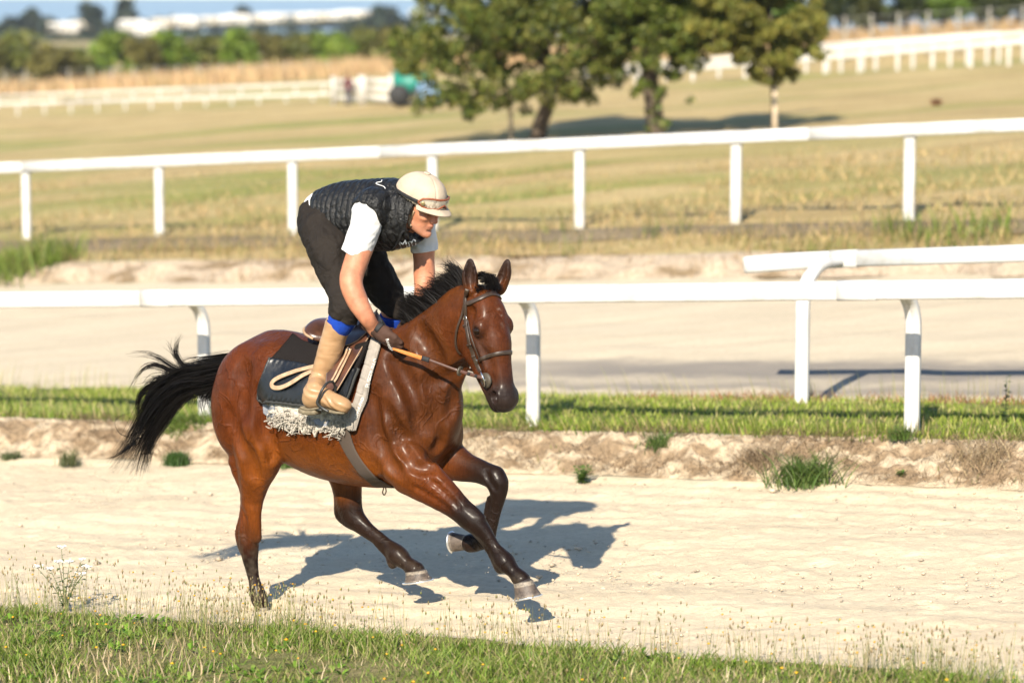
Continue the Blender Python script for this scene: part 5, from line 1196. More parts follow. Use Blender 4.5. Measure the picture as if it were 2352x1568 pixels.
# bit ring, guard
pc, qc = surf(hp(945, 1190), .004)
ax1 = np.cross(qc, HF); ax1 /= np.linalg.norm(ax1); ax2 = np.cross(qc, ax1)
def ringpts(c, a1, a2, r, n=33): return np.array([c+r*(math.cos(2*math.pi*k/(n-1))*a1+math.sin(2*math.pi*k/(n-1))*a2) for k in range(n)])
mb = MB(); a = []
for t, z in ((.0, .018), (.0485, .016), (.052, .010), (.050, .003)):
    a.append((t, z))
seg = 32; V = []
for t, z in a:
    for k in range(seg):
        an = 2*math.pi*k/seg; V.append(pc+qc*z+t*(math.cos(an)*ax1*.82+math.sin(an)*ax2*1.0))
Q = [(i*seg+k, i*seg+(k+1) % seg, (i+1)*seg+(k+1) % seg, (i+1)*seg+k) for i in range(3) for k in range(seg)]
bg = mb.add(np.array(V), Q).build('bit_guard', rubber, bridle)
pr = at_depth(*hp(925, 1172), pc)+qc*.020
ra, rb_ = HU*.95+HF*.2, HR*.45+HF*.75
ra = ra/np.linalg.norm(ra); rb_ = rb_-ra*(rb_@ra); rb_ /= np.linalg.norm(rb_)
mb = MB(); mb.tube(ringpts(pr, ra, rb_, .040), .0042, 8, False); mb.build('bit_ring', metal, bridle)
mb = MB(); mb.tube([pc+qc*.016, pc+qc*.028], [.014, .010], 14); mb.build('bit_boss', metal, bridle)
# mirrored ring on the far side
prm = pr-2*((pr-H0)@HR)*HR+HR*.03-HF*.02; mb = MB(); mb.tube(ringpts(prm, ra, HF, .040), .0042, 8, False); mb.build('bit_ring', metal, bridle)

# ---------------------------------------------------------------- saddle cloths
def drape(poly_top, poly_bot, nu, nv, off, thick, ragged=None):
    """sheet on the near side between a top and a bottom line of pixels, then over the spine to the far side"""
    ct, cb = catmull(np.array(poly_top, float), 8), catmull(np.array(poly_bot, float), 8)
    def smp(C, t):
        L = np.concatenate([[0], np.cumsum(np.linalg.norm(np.diff(C, axis=0), axis=1))]); L /= L[-1]
        return np.stack([np.interp(t, L, C[:, 0]), np.interp(t, L, C[:, 1])], 1)
    u = np.linspace(0, 1, nu); T_, B_ = smp(ct, u), smp(cb, u)
    G_ = np.full((nv, nu, 3), np.nan); NN = np.zeros((nv, nu, 3))
    for j in range(nv):
        f_ = j/(nv-1)
        for i in range(nu):
            ff_ = f_ if ragged is None else f_*(1+ragged(u[i], f_))
            q = T_[i]*(1-ff_)+B_[i]*ff_; p, n_ = hitpx(htree, *q)
            if p is not None: G_[j, i] = p; NN[j, i] = n_
    for i in range(nu):                      # fill misses from the row below
        for j in range(nv-2, -1, -1):
            if np.isnan(G_[j, i, 0]): G_[j, i] = G_[j+1, i]+np.array([0, .012, .012]); NN[j, i] = NN[j+1, i]
    for _ in range(3):
        G_[1:-1, 1:-1] = .5*G_[1:-1, 1:-1]+.125*(G_[:-2, 1:-1]+G_[2:, 1:-1]+G_[1:-1, :-2]+G_[1:-1, 2:])
    NN /= np.linalg.norm(NN, axis=2)[..., None]+1e-9
    return G_, NN
def sheet(G_, NN, off, thick, puff=None):
    nv, nu, _ = G_.shape
    o_ = off if puff is None else off+puff
    top = G_+NN*(np.asarray(o_+thick)[..., None] if np.ndim(o_) else (o_+thick)); bot = G_+NN*(off if np.ndim(off) == 0 else off[..., None])
    V = np.concatenate([top.reshape(-1, 3), bot.reshape(-1, 3)]); n = nv*nu
    Q = []
    for j in range(nv-1):
        for i in range(nu-1):
            a = j*nu+i; Q.append((a, a+nu, a+nu+1, a+1)); Q.append((n+a, n+a+1, n+a+nu+1, n+a+nu))
    for i in range(nu-1):
        for a, s_ in ((i, 1), ((nv-1)*nu+i, -1)):
            q = (a, a+1, n+a+1, n+a); Q.append(q if s_ > 0 else q[::-1])
    for j in range(nv-1):
        for a, s_ in ((j*nu, -1), (j*nu+nu-1, 1)):
            q = (a, a+nu, n+a+nu, n+a); Q.append(q if s_ < 0 else q[::-1])
    return V, Q
def link_pair(name, V, Q, mat, parent):
    """the near piece and its mirror image on the far side of the horse"""
    Vm = V.copy(); Vm[:, 1] *= -1
    link(name, mesh_np(name, Vm, [q[::-1] for q in Q]), mat, parent)
    return link(name, mesh_np(name, V, Q), mat, parent)
fleece = simple('worn_fleece', (.52, .47, .40), .95, .35, 40, .9, .02, spec=.2)
denim = simple('blue_grey_backing', (.19, .20, .23), .9, .25, 60, .5, .004, spec=.2)
greypad = simple('grey_quilted_cotton', (.255, .225, .195), .9, .12, 30, .4, .006, spec=.2)
felt = simple('black_felt', (.013, .011, .0105), .95, .35, 220, .6, .004, spec=.06)
vinyl, nt, b = new_mat('black_vinyl', Roughness=.36); b.inputs['Base Color'].default_value = (.007, .008, .010, 1)
nt.links.new(ramp(nt, noise(nt, 14, 6, .65), [(.35, (.26,)*3), (.7, (.55,)*3)]), b.inputs['Roughness'])
bump(nt, b, noise(nt, 30, 4, .6), .35, .01)
binding = simple('black_binding', (.022, .022, .020), .7, .3, 120, .4, .003)
pad = empty('saddle_pad', 'worn grey quilted pad with torn white fleece under the saddle', 'saddle pad', TRACK)
# white fleece, torn along its lower edge
rag = lambda u, f: .0 if f < .6 else (f-.6)*(.9*vnoise(u*23.)+.5*vnoise(u*61.+4))*.35
Gd, Nd = drape([zC(330, 470), zC(520, 500), zC(700, 510), zC(800, 520)], [zC(385, 640), zC(500, 655), zC(660, 655), zC(775, 650)], 90, 24, .008, .012, rag)
uu = np.linspace(0, 1, 90)[None, :]; vv = np.linspace(0, 1, 24)[:, None]
pf = .016*np.clip(fbm(uu*34+vv*3, vv*10+0*uu, oct=4), -.5, 1)*sst(.25, .5, vv)
V, Q = sheet(Gd, Nd, .010, .010, pf); link_pair('fleece', V, Q, fleece, pad)
# loose torn threads
mb = MB(); g = np.random.default_rng(2)
def tuft(cx, cy, n, ln, spread, r):
    for i in range(n):
        x, y = cx+g.normal(0, spread), cy+g.normal(0, spread*.5)
        p, q = hitpx(htree, x, y)
        if p is None: continue
        d = np.array([g.normal(-.25, .5), 0, g.normal(-1, .35)]); d = d/np.linalg.norm(d)*ln*g.uniform(.25, .85)
        P = [p+q*.018, p+q*.026+d*.35+g.normal(0, .012, 3), p+q*.024+d*.7+g.normal(0, .014, 3), p+q*.020+d]
        mb.tube(catmull(P, 3), np.linspace(r, r*.35, 10), 4)
for cx, cy, n, ln, sp in ((400, 600, 30, .03, 12), (480, 630, 24, .06, 7), (440, 600, 50, .03, 14), (500, 590, 40, .03, 12), (560, 620, 20, .025, 12), (640, 640, 14, .025, 10), (720, 600, 60, .03, 10), (690, 640, 22, .08, 5), (740, 570, 50, .03, 8)):
    x, y = zC(cx, cy); tuft(x, y, int(n*1.2), ln*.8, sp, .0034)
mb.build('torn_threads', fleece, pad)['kind'] = 'stuff'
Gd, Nd = drape([zC(322, 470), zC(355, 480), zC(388, 490)], [zC(322, 565), zC(350, 580), zC(385, 588)], 16, 12, .008, .006)
V, Q = sheet(Gd, Nd, .014, .006); link('denim_patch', mesh_np('denim_patch', V, Q), denim, pad)
Gd, Nd = drape([zC(585, 598), zC(610, 592), zC(640, 594), zC(662, 600)], [zC(590, 612), zC(610, 625), zC(640, 630), zC(660, 622)], 20, 8, .008, .006)
V, Q = sheet(Gd, Nd, .024, .006); link('denim_patch', mesh_np('denim_patch', V, Q), denim, pad)
# front roll with stitched sections
Gd, Nd = drape([zH(985, 330), zH(1035, 350), zH(1085, 375)], [zH(690, 1290), zH(745, 1325), zH(800, 1335)], 18, 120, .008, .02)
uu = np.linspace(-1, 1, 18)[None, :]; vv = np.linspace(0, 1, 120)[:, None]
st_ = np.abs(((vv*6.2+.3) % 1)-.5)*2
quilt = .016*np.sqrt(np.clip(1-uu**2, 0, 1))-.007*np.exp(-((1-st_)/.07)**2)*(uu < .3)-.006*np.exp(-((uu-.25)/.12)**2)
V, Q = sheet(Gd, Nd, .018, .008, quilt); link_pair('front_roll', V, Q, greypad, pad)
roll_G, roll_N = Gd, Nd
# number-cloth style pad: black vinyl with a felt panel above
npad = empty('saddle_cloth', 'black vinyl and felt saddle cloth with dark piped edge under the saddle', 'saddle cloth', TRACK)
Gd, Nd = drape([zC(470, 200), zC(540, 235), zC(640, 262), zC(760, 262), zC(872, 225)], [zC(368, 305), zC(470, 325), zC(600, 345), zC(700, 350), zC(815, 350)], 60, 24, .02, .01)
V, Q = sheet(Gd, Nd, .034, .010); link_pair('felt_panel', V, Q, felt, npad)
Gd, Nd = drape([zC(366, 300), zC(470, 322), zC(600, 342), zC(700, 348), zC(817, 348)], [zC(296, 495), zC(420, 515), zC(540, 530), zC(640, 535), zC(745, 520)], 80, 30, .02, .01)
uu = np.linspace(0, 1, 80)[None, :]; vv = np.linspace(0, 1, 30)[:, None]
pf = .010*np.sin(math.pi*vv)**.4+.004*np.sin(uu*120)*np.exp(-((vv-.93)/.05)**2)+.003*np.sin(uu*95)*np.exp(-((vv-.06)/.05)**2)
V, Q = sheet(Gd, Nd, .034, .010, pf); vp = link_pair('vinyl_panel', V, Q, vinyl, npad)
for line, nl in ((Gd[-1], Nd[-1]), (Gd[:, 0], Nd[:, 0]), (Gd[:, -1], Nd[:, -1])):
    mb = MB(); mb.tube(line+nl*.040, .010, 8); mb.build('piped_edge', binding, npad)

# ---------------------------------------------------------------- saddle
sad = empty('saddle', 'worn brown leather exercise saddle with stirrups and brown webbing girth', 'saddle', TRACK)
def leather(name, c1, c2, rough, sc_=8):
    m, nt, b = new_mat(name, Roughness=rough); b.inputs['Specular IOR Level'].default_value = .55
    nt.links.new(ramp(nt, noise(nt, sc_, 7, .65), [(.32, c1), (.62, c2)]), b.inputs['Base Color'])
    p_ = bump(nt, b, noise(nt, 120, 4), .25, .003); bump(nt, b, noise(nt, 22, 4), .3, .006, p_); return m
sadl = leather('saddle_leather', (.020, .009, .006), (.085, .033, .016), .32)
flapl = leather('flap_leather', (.030, .013, .008), (.085, .032, .016), .42)
tanl = leather('tan_strap_leather', (.22, .13, .07), (.38, .26, .16), .6, 25)
edge_m = leather('saddle_edge_leather', (.20, .12, .07), (.34, .22, .13), .6, 30)
# seat: from cantle (back) to pommel (front), lofted across
sc0 = PX(*zH(300, 220), 0)
Ls = []
cant = PX(*zH(150, 335), -.17)*np.array([1, 0, 1])+np.array([0, 0, .105]); pom = PX(*zH(900, 250), -.10)*np.array([1, 0, 1])+np.array([0, 0, .10])
prof = [  # t, height of the centre above the line, half-width, drop at the side
    (-.10, -.02, .02, .010), (-.06, .004, .08, .02), (.0, .016, .14, .045), (.10, .012, .175, .065), (.22, -.012, .17, .070), (.36, -.034, .12, .065), (.52, -.040, .085, .07), (.68, -.024, .075, .075), (.82, .004, .075, .085), (.93, .020, .07, .09), (1.0, .012, .06, .08), (1.05, -.025, .045, .06)]
V = []; ns = 25
for t, hgt, hw, drop in prof:
    c = cant+(pom-cant)*t+np.array([0, 0, hgt])
    for k in range(ns):
        a = -1+2*k/(ns-1); V.append(c+np.array([0, a*hw, -drop*abs(a)**2.2]))
n1 = len(V); V = np.array(V); V2 = V-np.array([0, 0, .03])
m = len(prof); Q = []
for i in range(m-1):
    for k in range(ns-1):
        a = i*ns+k; Q += [(a, a+ns, a+ns+1, a+1), (n1+a, n1+a+1, n1+a+ns+1, n1+a+ns)]
for i in range(m-1):
    a = i*ns; Q.append((a, n1+a, n1+a+ns, a+ns)); a = i*ns+ns-1; Q.append((a, a+ns, n1+a+ns, n1+a))
for k in range(ns-1):
    Q.append((k, k+1, n1+k+1, n1+k)); a = (m-1)*ns+k; Q.append((a, n1+a, n1+a+1, a+1))
seat = link('seat', mesh_np('seat', np.vstack([V, V2]), Q), sadl, sad)
md = seat.modifiers.new('sub', 'SUBSURF'); md.levels = md.render_levels = 2
rim = [V[i*ns] for i in range(0, 5)][::-1]; rimf = [V[i*ns+ns-1] for i in range(0, 5)]
mb = MB(); mb.tube(catmull(np.array(rim+rimf)-np.array([0, 0, .012]), 4), .008, 8); mb.build('cantle_welt', edge_m, sad)
# side panels: skirt and flap on the near side (and mirrored)
def side_piece(name, poly, off, thick, mat, rows=16):
    top, bot = poly; Gd, Nd = drape(top, bot, 26, rows, off, thick); Gd = Gd+VIEW*off; V, Q = sheet(Gd, Nd, 0., thick)
    o = link_pair(name, V, Q, mat, sad); return o, Gd, Nd
fl_o, FG, FN = side_piece('flap', ([zH(470, 400), zH(640, 330), zH(780, 270), zH(950, 262)], [zH(440, 890), zH(480, 905), zH(540, 905), zH(580, 880)]), .092, .007, flapl, 26)
sk_o, SG, SN = side_piece('skirt', ([zH(560, 330), zH(680, 240), zH(800, 160), zH(880, 130)], [zH(620, 390), zH(700, 385), zH(800, 335), zH(905, 245)]), .108, .008, sadl, 12)
for GG, NN, of in ((FG, FN, .007), (SG, SN, .008)):
    mb = MB()
    edge = np.vstack([GG[-1]+NN[-1]*of, (GG[::-1, -1]+NN[::-1, -1]*of)[1:]]); mb.tube(smooth_path(edge), .0035, 6); mb.build('edge_welt', edge_m, sad)
# stirrup leathers
def offs(rows, off, n=4):
    P, N = strap_px([zH(*r) for r in rows], .0, n); return P+VIEW*off, N
P, N = offs([(715, 410), (660, 520), (600, 640), (545, 745), (515, 790)], .112); strap('stirrup_leather', P, N, .026, .005, flapl, sad)
P, N = offs([(725, 420), (690, 500), (630, 620), (570, 740), (530, 800)], .119); strap('stirrup_leather', P, N, .014, .004, tanl, sad)
P, N = offs([(690, 400), (655, 500), (590, 620), (540, 720), (505, 780)], .124); strap('stirrup_leather', P, N, .012, .004, tanl, sad)
mb = MB()
p, q = offs([(680, 415), (700, 425), (715, 420)], .122); mb.tube(p, .006, 8); mb.build('buckle', metal, sad)
# loose leather end looping behind the boot
rows = [(350, 600), (290, 620), (160, 650), (40, 690), (-90, 745), (-150, 800), (-130, 850), (-40, 850), (80, 790), (180, 720), (280, 670), (340, 645)]
P, N = offs(rows, .075, 5); P = smooth_path(P, 3)
P[:, 1] -= .02*np.sin(np.linspace(0, math.pi, len(P)))
strap('strap_end', P, N, .026, .005, tanl, sad)
# girth
gm, nt, b = new_mat('girth_webbing', Roughness=.85); tcg = node(nt, 'ShaderNodeTexCoord')
wv = node(nt, 'ShaderNodeTexWave', {'Scale': 70, 'Distortion': .6}); nt.links.new(tcg.outputs['Object'], wv.inputs[0])
nt.links.new(mixc(nt, wv.outputs[1], (.040, .027, .019), (.070, .048, .034)), b.inputs['Base Color']); bump(nt, b, wv.outputs[1], .35, .004)
gr = [zC(690, 560), zC(705, 620), zC(728, 690), zC(760, 760), zC(805, 830), zC(850, 880), zC(900, 918)]
P, N = strap_px(gr, .006, 5); Pm = P[::-1].copy(); Pm[:, 1] *= -1; Nm = N[::-1].copy(); Nm[:, 1] *= -1
bott = (P[-1]+Pm[0])/2; bott[2] = min(P[-1][2], Pm[0][2])-.035
bo, _n, _i, _d = htree.ray_cast(Vector((bott[0], 0, -.1)), Vector((0, 0, 1)))
bott = np.array(bo)-np.array([0, 0, .006])
PP = np.vstack([P, bott[None], Pm]); NNp = np.vstack([N, np.array([[0, 0, -1.]]), Nm])
CC = catmull(PP, 3); CN = catmull(NNp, 3)
strap('girth', smooth_path(CC), CN, .088, .006, gm, sad)
mb = MB(); c = PX(*zC(925, 940), -.03)
mb.tube(catmull([c+np.array(v_) for v_ in ((-.01, 0, .012), (.005, 0, .005), (.012, 0, -.02), (.0, 0, -.042), (-.012, 0, -.03), (-.006, 0, -.005), (-.01, 0, .012))], 4), .004, 7); mb.build('girth_ring', tanl, sad)
# ================================================================ the rider
rider = empty('person', 'rider in beige helmet, black quilted vest and tan boots crouching over the saddle', 'person', TRACK)
RB = ((-.62, -.62, .55), (1.0, .55, 2.58))
def rsdf(h=.005, lo=RB[0], hi=RB[1]): return SDF(lo, hi, h)
def surf_c(x, y):
    p, n_ = hitpx(htree, x, y); return p[1]
# boot and hand stand off the horse's side
lb = surf_c(757, 808)-.135; lf = surf_c(740, 900)-.140; lhand = surf_c(892, 790)-.060
lknee = -.29
# ---- head frame
b2, pt = R(3), R(18)
HS = 1.10
fh_ = np.array([math.cos(b2), -math.sin(b2), 0]); RR_ = np.array([-math.sin(b2), -math.cos(b2), 0])
RF = fh_*math.cos(pt)-np.array([0, 0, 1])*math.sin(pt); RU = fh_*math.sin(pt)+np.array([0, 0, 1])*math.cos(pt)
RM = np.stack([RF, RU, RR_], 1)
ear_p = PX(938, 480, -.085); RC = ear_p-(RF*(-.008)+RU*(-.012)+RR_*.076)*HS
def RPt(f, u, r): return RC+(RF*f+RU*u+RR_*r)*HS
# ---- body: one continuous figure
torso = [(738, 492, -.0, 42, 1.05), (785, 492, 0, 60, .95), (845, 490, 0, 68, 1.0), (900, 488, 0, 66, 1.0), (930, 484, 0, 45, .95)]
arm_n = [(852, 482, -.19, 29, 1), (832, 560, -.225, 26, 1), (812, 618, -.29, 23.5, 1), (806, 650, -.335, 21.5, 1), (820, 690, -.335, 20.5, 1), (842, 728, lhand-.075, 15, 1), (858, 752, lhand-.02, 12, 1), (870, 764, lhand, 12, 1)]
arm_f = [(962, 500, .17, 27, 1), (972, 560, .20, 23, 1), (974, 610, .21, 20.5, 1), (975, 645, .20, 19.5, 1), (968, 690, .13, 16, 1), (950, 728, .07, 12, 1), (940, 745, .05, 12, 1)]
leg_n = [(742, 520, -.09, 42, 1), (757, 572, -.16, 38, .95), (775, 630, -.22, 31, .95), (792, 695, lknee, 25, 1), (786, 722, lknee-.01, 20, 1), (775, 755, lb, 19, 1), (757, 808, lb, 22, 1), (733, 868, lb, 12, 1), (722, 900, lf, 11, 1), (755, 915, lf, 9, 1), (785, 930, lf, 6, 1)]
leg_f = [(785, 530, .09, 46, 1), (835, 590, .16, 40, .95), (870, 640, .21, 34, 1), (897, 695, .26, 25, 1), (902, 728, .28, 20, 1), (890, 790, .34, 22, 1), (865, 860, .36, 16, 1), (860, 885, .37, 15, 1), (900, 915, .37, 10, 1)]
rs = rsdf(.0056)
rs.chain(C5(torso), k=.03)
for ch in (arm_n, arm_f, leg_n, leg_f): rs.chain(C5(ch), k=.03)
rs.chain(C5([(925, 480, 0, 26, 1), (945, 480, -.01, 24, 1)]), k=.03)
rs.cone(PX(928, 482, 0), RPt(-.03, -.07, 0), .062, .058, 1, .03)
def rel(f, u, r, a, b_, c, k=.02, sub=False): rs.ell(RPt(f, u, r), (a*HS, b_*HS, c*HS), RM, k, sub)
def rco(a, b_, ra, rb, k=.015, sub=False): rs.cone(RPt(*a), RPt(*b_), ra*HS, rb*HS, 1, k, sub)
rel(0, .02, 0, .100, .105, .078)                      # skull
rel(.045, -.045, 0, .055, .085, .058, .03)            # face
rco((.02, -.085, .045), (.075, -.112, .012), .022, .022, .02); rco((.02, -.085, -.045), (.075, -.112, -.012), .022, .022, .02)
rel(.086, -.116, 0, .020, .018, .020, .015)           # chin
rco((.087, .016, .030), (.090, .016, -.030), .014, .014, .015)      # brow
rco((.096, .004, 0), (.116, -.036, 0), .010, .0135, .014)          # nose
rel(.112, -.040, 0, .016, .011, .012, .008)
for sd in (-1, 1):
    rel(.105, -.043, .013*sd, .011, .009, .009, .006)               # nostrils
    rel(.076, -.030, .044*sd, .020, .015, .018, .02)                # cheek bone
    rel(.094, -.004, .030*sd, .010, .010, .014, .012, True)         # eye hollow
    rel(-.008, -.014, .077*sd, .020, .032, .009, .008)              # ear
    rel(-.004, -.012, .086*sd, .010, .020, .006, .004, True)
    rco((.102, -.050, .020*sd), (.088, -.080, .034*sd), .0022, .0022, .008, True)   # nose fold
rel(.098, -.068, 0, .012, .007, .022, .010)            # lips
rel(.094, -.082, 0, .011, .007, .019, .010)
rco((.111, -.0755, -.022), (.111, -.0755, .022), .0022, .0022, .006, True)
rel(.096, -.096, 0, .008, .006, .018, .008, True)
V, Q = rs.surface(1); N = normals(V, Q); V = V+N*(.0018*fbm(V[:, 0]*13, V[:, 1]*13, V[:, 2]*13, oct=3)*(np.linalg.norm(V-RC, axis=1) > .19))[:, None]; RV, RQ = V, Q; RN = normals(V, Q)
rel_ = RV-RC; f_, u_, r_ = rel_@RF/HS, rel_@RU/HS, rel_@RR_/HS
skin = np.array((.40, .165, .092))*(1+.10*fbm(RV[:, 0]*18, RV[:, 1]*18, RV[:, 2]*18))[:, None]
inhead = (np.linalg.norm(rel_, axis=1) < .17)
lip = np.exp(-(((u_+.0755)/.010)**2+(r_/.024)**2))*inhead*(f_ > .085)
skin = skin*(1-.5*lip[:, None])+np.array((.30, .085, .07))*.5*lip[:, None]
stub = np.exp(-(((u_+.095)/.030)**2))*inhead*(f_ > .02)*.35
skin = skin*(1-stub[:, None])+np.array((.20, .115, .085))*stub[:, None]
hair = ((u_ > -.045) & (f_ < -.012) & inhead & (u_ < .1))*sst(.06, -.02, f_)
skin = skin*(1-hair[:, None]*.8)+np.array((.05, .03, .02))*hair[:, None]*.8
red = np.exp(-(((f_-.118)/.03)**2+((u_+.035)/.03)**2+(r_/.03)**2))*inhead*.5
skin = skin*(1-red[:, None])+np.array((.45, .15, .10))*red[:, None]
brow = np.exp(-(((u_-.010)/.006)**2+((np.abs(r_)-.032)/.018)**2))*(f_ > .07)*inhead
skin = skin*(1-brow[:, None]*.85)+np.array((.04, .022, .015))*brow[:, None]*.85
skin_m = vcol_mat('skin', .52, .35, .22, 26, .4, .004, 180); skin_m.node_tree.nodes['Principled BSDF'].inputs['Subsurface Weight'].default_value = .06
skin_m.node_tree.nodes['Principled BSDF'].inputs['Subsurface Radius'].default_value = (.02, .008, .004)
link('body', mesh_np('person_body', RV, RQ, None, np.clip(skin, .01, 1)), skin_m, rider)
ew, nt, b = new_mat('eye_white', Roughness=.15); tcn = node(nt, 'ShaderNodeVertexColor', layer_name='col'); nt.links.new(tcn.outputs[0], b.inputs['Base Color'])
for sd in (-1, 1):
    bm = bmesh.new(); bmesh.ops.create_uvsphere(bm, u_segments=16, v_segments=12, radius=.0125); Vv = np.array([v.co for v in bm.verts]); me = bpy.data.meshes.new('eye')
    bm.to_mesh(me); bm.free(); cdir = RF*.95-RU*.1-np.array([0, 0, 0]); cc = np.where(((Vv@cdir) > .0088)[:, None], np.array((.03, .02, .012)), np.array((.62, .56, .52)))
    a = me.color_attributes.new('col', 'FLOAT_COLOR', 'POINT'); c4 = np.ones((len(Vv), 4), np.float32); c4[:, :3] = cc; a.data.foreach_set('color', c4.ravel())
    me.transform(Matrix.Translation(Vector(RPt(.0785, -.003, .031*sd)))); link('eye', me, ew, rider)

# ---- clothing
def cloth(name, c1, c2, rough=.85, sc_=10, bs=.4, bd=.01, spec=.3, fine=220):
    m, nt, b = new_mat(name, Roughness=rough); b.inputs['Specular IOR Level'].default_value = spec
    nt.links.new(ramp(nt, noise(nt, sc_, 5), [(.3, c1), (.7, c2)]), b.inputs['Base Color'])
    p_ = bump(nt, b, noise(nt, sc_*1.4, 3, .5, dist=.6), bs, bd); bump(nt, b, noise(nt, fine, 2), .25, .002, p_); return m
shirt_m = cloth('white_cotton', (.50, .50, .50), (.57, .57, .565), .9, 6, .5, .04)
trous_m = cloth('black_brown_stretch_cloth', (.011, .0088, .0074), (.019, .015, .0122), .85, 7, .8, .04, .15)
vest_m, nt, b = new_mat('black_quilted_nylon', Roughness=.40); b.inputs['Base Color'].default_value = (.0085, .0085, .0088, 1)
b.inputs['Specular IOR Level'].default_value = .28
pv = bump(nt, b, noise(nt, 26, 4, .6, dist=.8), .75, .022); bump(nt, b, noise(nt, 75, 4, .65, dist=.6), .45, .008, pv)
boot_m = cloth('tan_boot_leather', (.27, .155, .075), (.36, .22, .115), .42, 9, .2, .006, .5, 160)
sole_m = cloth('boot_sole', (.10, .08, .05), (.20, .165, .11), .85, 30, .5, .006)
sock_m = cloth('blue_ribbed_sock', (.003, .028, .22), (.005, .045, .33), .9, 30, .3, .004)
glove_m = cloth('brown_glove', (.040, .019, .012), (.058, .028, .018), .8, 14, .4, .01)
blk_m = cloth('black_trim', (.010, .010, .011), (.016, .016, .017), .7, 40, .3, .004)
def garment(name, chains, mat, cuts, lo, hi, h=.0053, k=.03, wrinkle=0, wsc=24, quilt=None, extra=None, parent=None, smooth=2, wvec=(1, 1, 1)):
    g_ = SDF(lo, hi, h)
    for ch in chains: g_.chain(C5(ch), k=k)
    if extra: extra(g_)
    for p_, n_ in cuts: g_.cut(p_, n_)
    V, Q = g_.surface(smooth); N = normals(V, Q)
    if wrinkle: V = V+N*(wrinkle*fbm(V[:, 0]*wsc*wvec[0], V[:, 1]*wsc*wvec[1], V[:, 2]*wsc*wvec[2], oct=3))[:, None]
    if quilt is not None: V = V+N*quilt(V)[:, None]
    return link(name, mesh_np(name, V, Q), mat, parent or rider), V, Q
# T-shirt: torso hem showing at the back and two sleeves
sl_n = [(858, 474, -.185, 27, 1), (849, 486, -.20, 34, 1), (836, 532, -.22, 33.5, 1), (820, 575, -.24, 30.5, 1), (808, 605, -.25, 31, 1)]
sl_f = [(955, 494, .16, 25, 1), (963, 503, .17, 29, 1), (974, 548, .20, 27.5, 1), (978, 590, .21, 27, 1)]
hn = PX(817, 586, -.24); dn_ = PX(808, 605, -.25)-PX(836, 532, -.22)
hf = PX(976, 577, .21); df_ = PX(978, 590, .21)-PX(974, 548, .20)
sh_t = [(733, 483, 0, 38, 1.1), (752, 490, 0, 50, 1.05), (800, 492, 0, 54, .95), (850, 490, 0, 54, .95)]
garment('shirt', [sl_n, sl_f, sh_t], shirt_m, [(hn, dn_), (hf, df_-np.array([0, 0, 0]))], (-.45, -.50, 1.55), (.95, .45, 2.5), wrinkle=.008, wsc=12)
# trousers
hem_n = PX(792, 734, lknee); hemd_n = PX(775, 755, lb)-PX(793, 700, lknee)
hem_f = PX(903, 726, .27); hemd_f = PX(890, 790, .34)-PX(897, 700, .26)
tr_n = [(730, 505, -.05, 46, 1), (742, 530, -.10, 50, 1), (757, 575, -.17, 49, 1.0), (775, 632, -.22, 41, 1.0), (792, 690, lknee, 32, 1), (792, 715, lknee-.005, 32, 1), (785, 750, lknee-.01, 30, 1)]
tr_f = [(770, 510, .05, 48, 1), (790, 535, .09, 50, 1), (838, 592, .16, 44, .95), (873, 645, .21, 38, 1), (897, 692, .26, 32, 1), (901, 722, .27, 31, 1), (896, 755, .29, 29, 1)]
cr_t = [(735, 495, 0, 45, 1.1), (770, 512, 0, 52, 1.0), (800, 520, 0, 48, .9)]
garment('trousers', [tr_n, tr_f, cr_t], trous_m, [(hem_n, hemd_n+np.array([-.02, 0, 0]))], (-.62, -.50, 1.20), (.62, .45, 2.35), wrinkle=.009, wsc=13)
# (the far trouser leg ends inside the far boot)
# vest
ax_a, ax_b = PX(735, 495, 0), PX(945, 486, 0); axd = (ax_b-ax_a); axl = np.linalg.norm(axd); axd = axd/axl
vest_t = [(752, 493, 0, 58, 1.02), (795, 492, 0, 71, .95), (850, 494, 0, 78, 1.0), (905, 492, 0, 78, 1.0), (935, 494, 0, 62, 1.0), (948, 500, 0, 46, 1.0)]
def vest_extra(g_):
    for ch in (sl_n, sl_f):
        rows = [(862 if ch is sl_n else 948, 472 if ch is sl_n else 490, -.15 if ch is sl_n else .13, 40, 1)]+[(x, y, l, r+8.0, w) for x, y, l, r, w in ch]
        g_.chain(C5(rows[:3]), k=.03)
        # arm holes: open where the sleeve comes out
        a, b_ = PX(*ch[1][:2], ch[1][2]), PX(*ch[3][:2], ch[3][2]); d = (b_-a)/np.linalg.norm(b_-a)
        sd = -1 if ch is sl_n else 1
        dr = d*.62+np.array([0, sd, 0])*.78; dr /= np.linalg.norm(dr); q = a+dr*.006
        g_.ell(q+dr*.15, (.15, .15, .15), None, .010, True)
    g_.cone(PX(925, 480, 0), RPt(-.055, -.085, 0), .085, .074, 1, .02)      # collar
    g_.cone(RPt(-.035, -.075, 0), RPt(.06, -.02, 0), .062, .085, 1, .006, True)
    g_.ell(RPt(.062, -.055, 0), (.098, .135, .13), RM, .008, True)
def vest_quilt(V):
    t = (V-ax_a)@axd; wob = .006*vnoise(V[:, 0]*9, V[:, 1]*9, V[:, 2]*9)
    ang = np.arctan2(V[:, 1], V[:, 2]-ax_a[2]-.0)
    q = np.abs(np.sin(math.pi*(t+wob)/.040))
    q2 = np.abs(np.sin(ang*5+.8*vnoise(t*14, ang*2)))
    return .011*(np.sqrt(q)-.75)+.0045*(np.sqrt(q2)-.7)+.0025*fbm(V[:, 0]*26, V[:, 1]*26, V[:, 2]*26, oct=3)
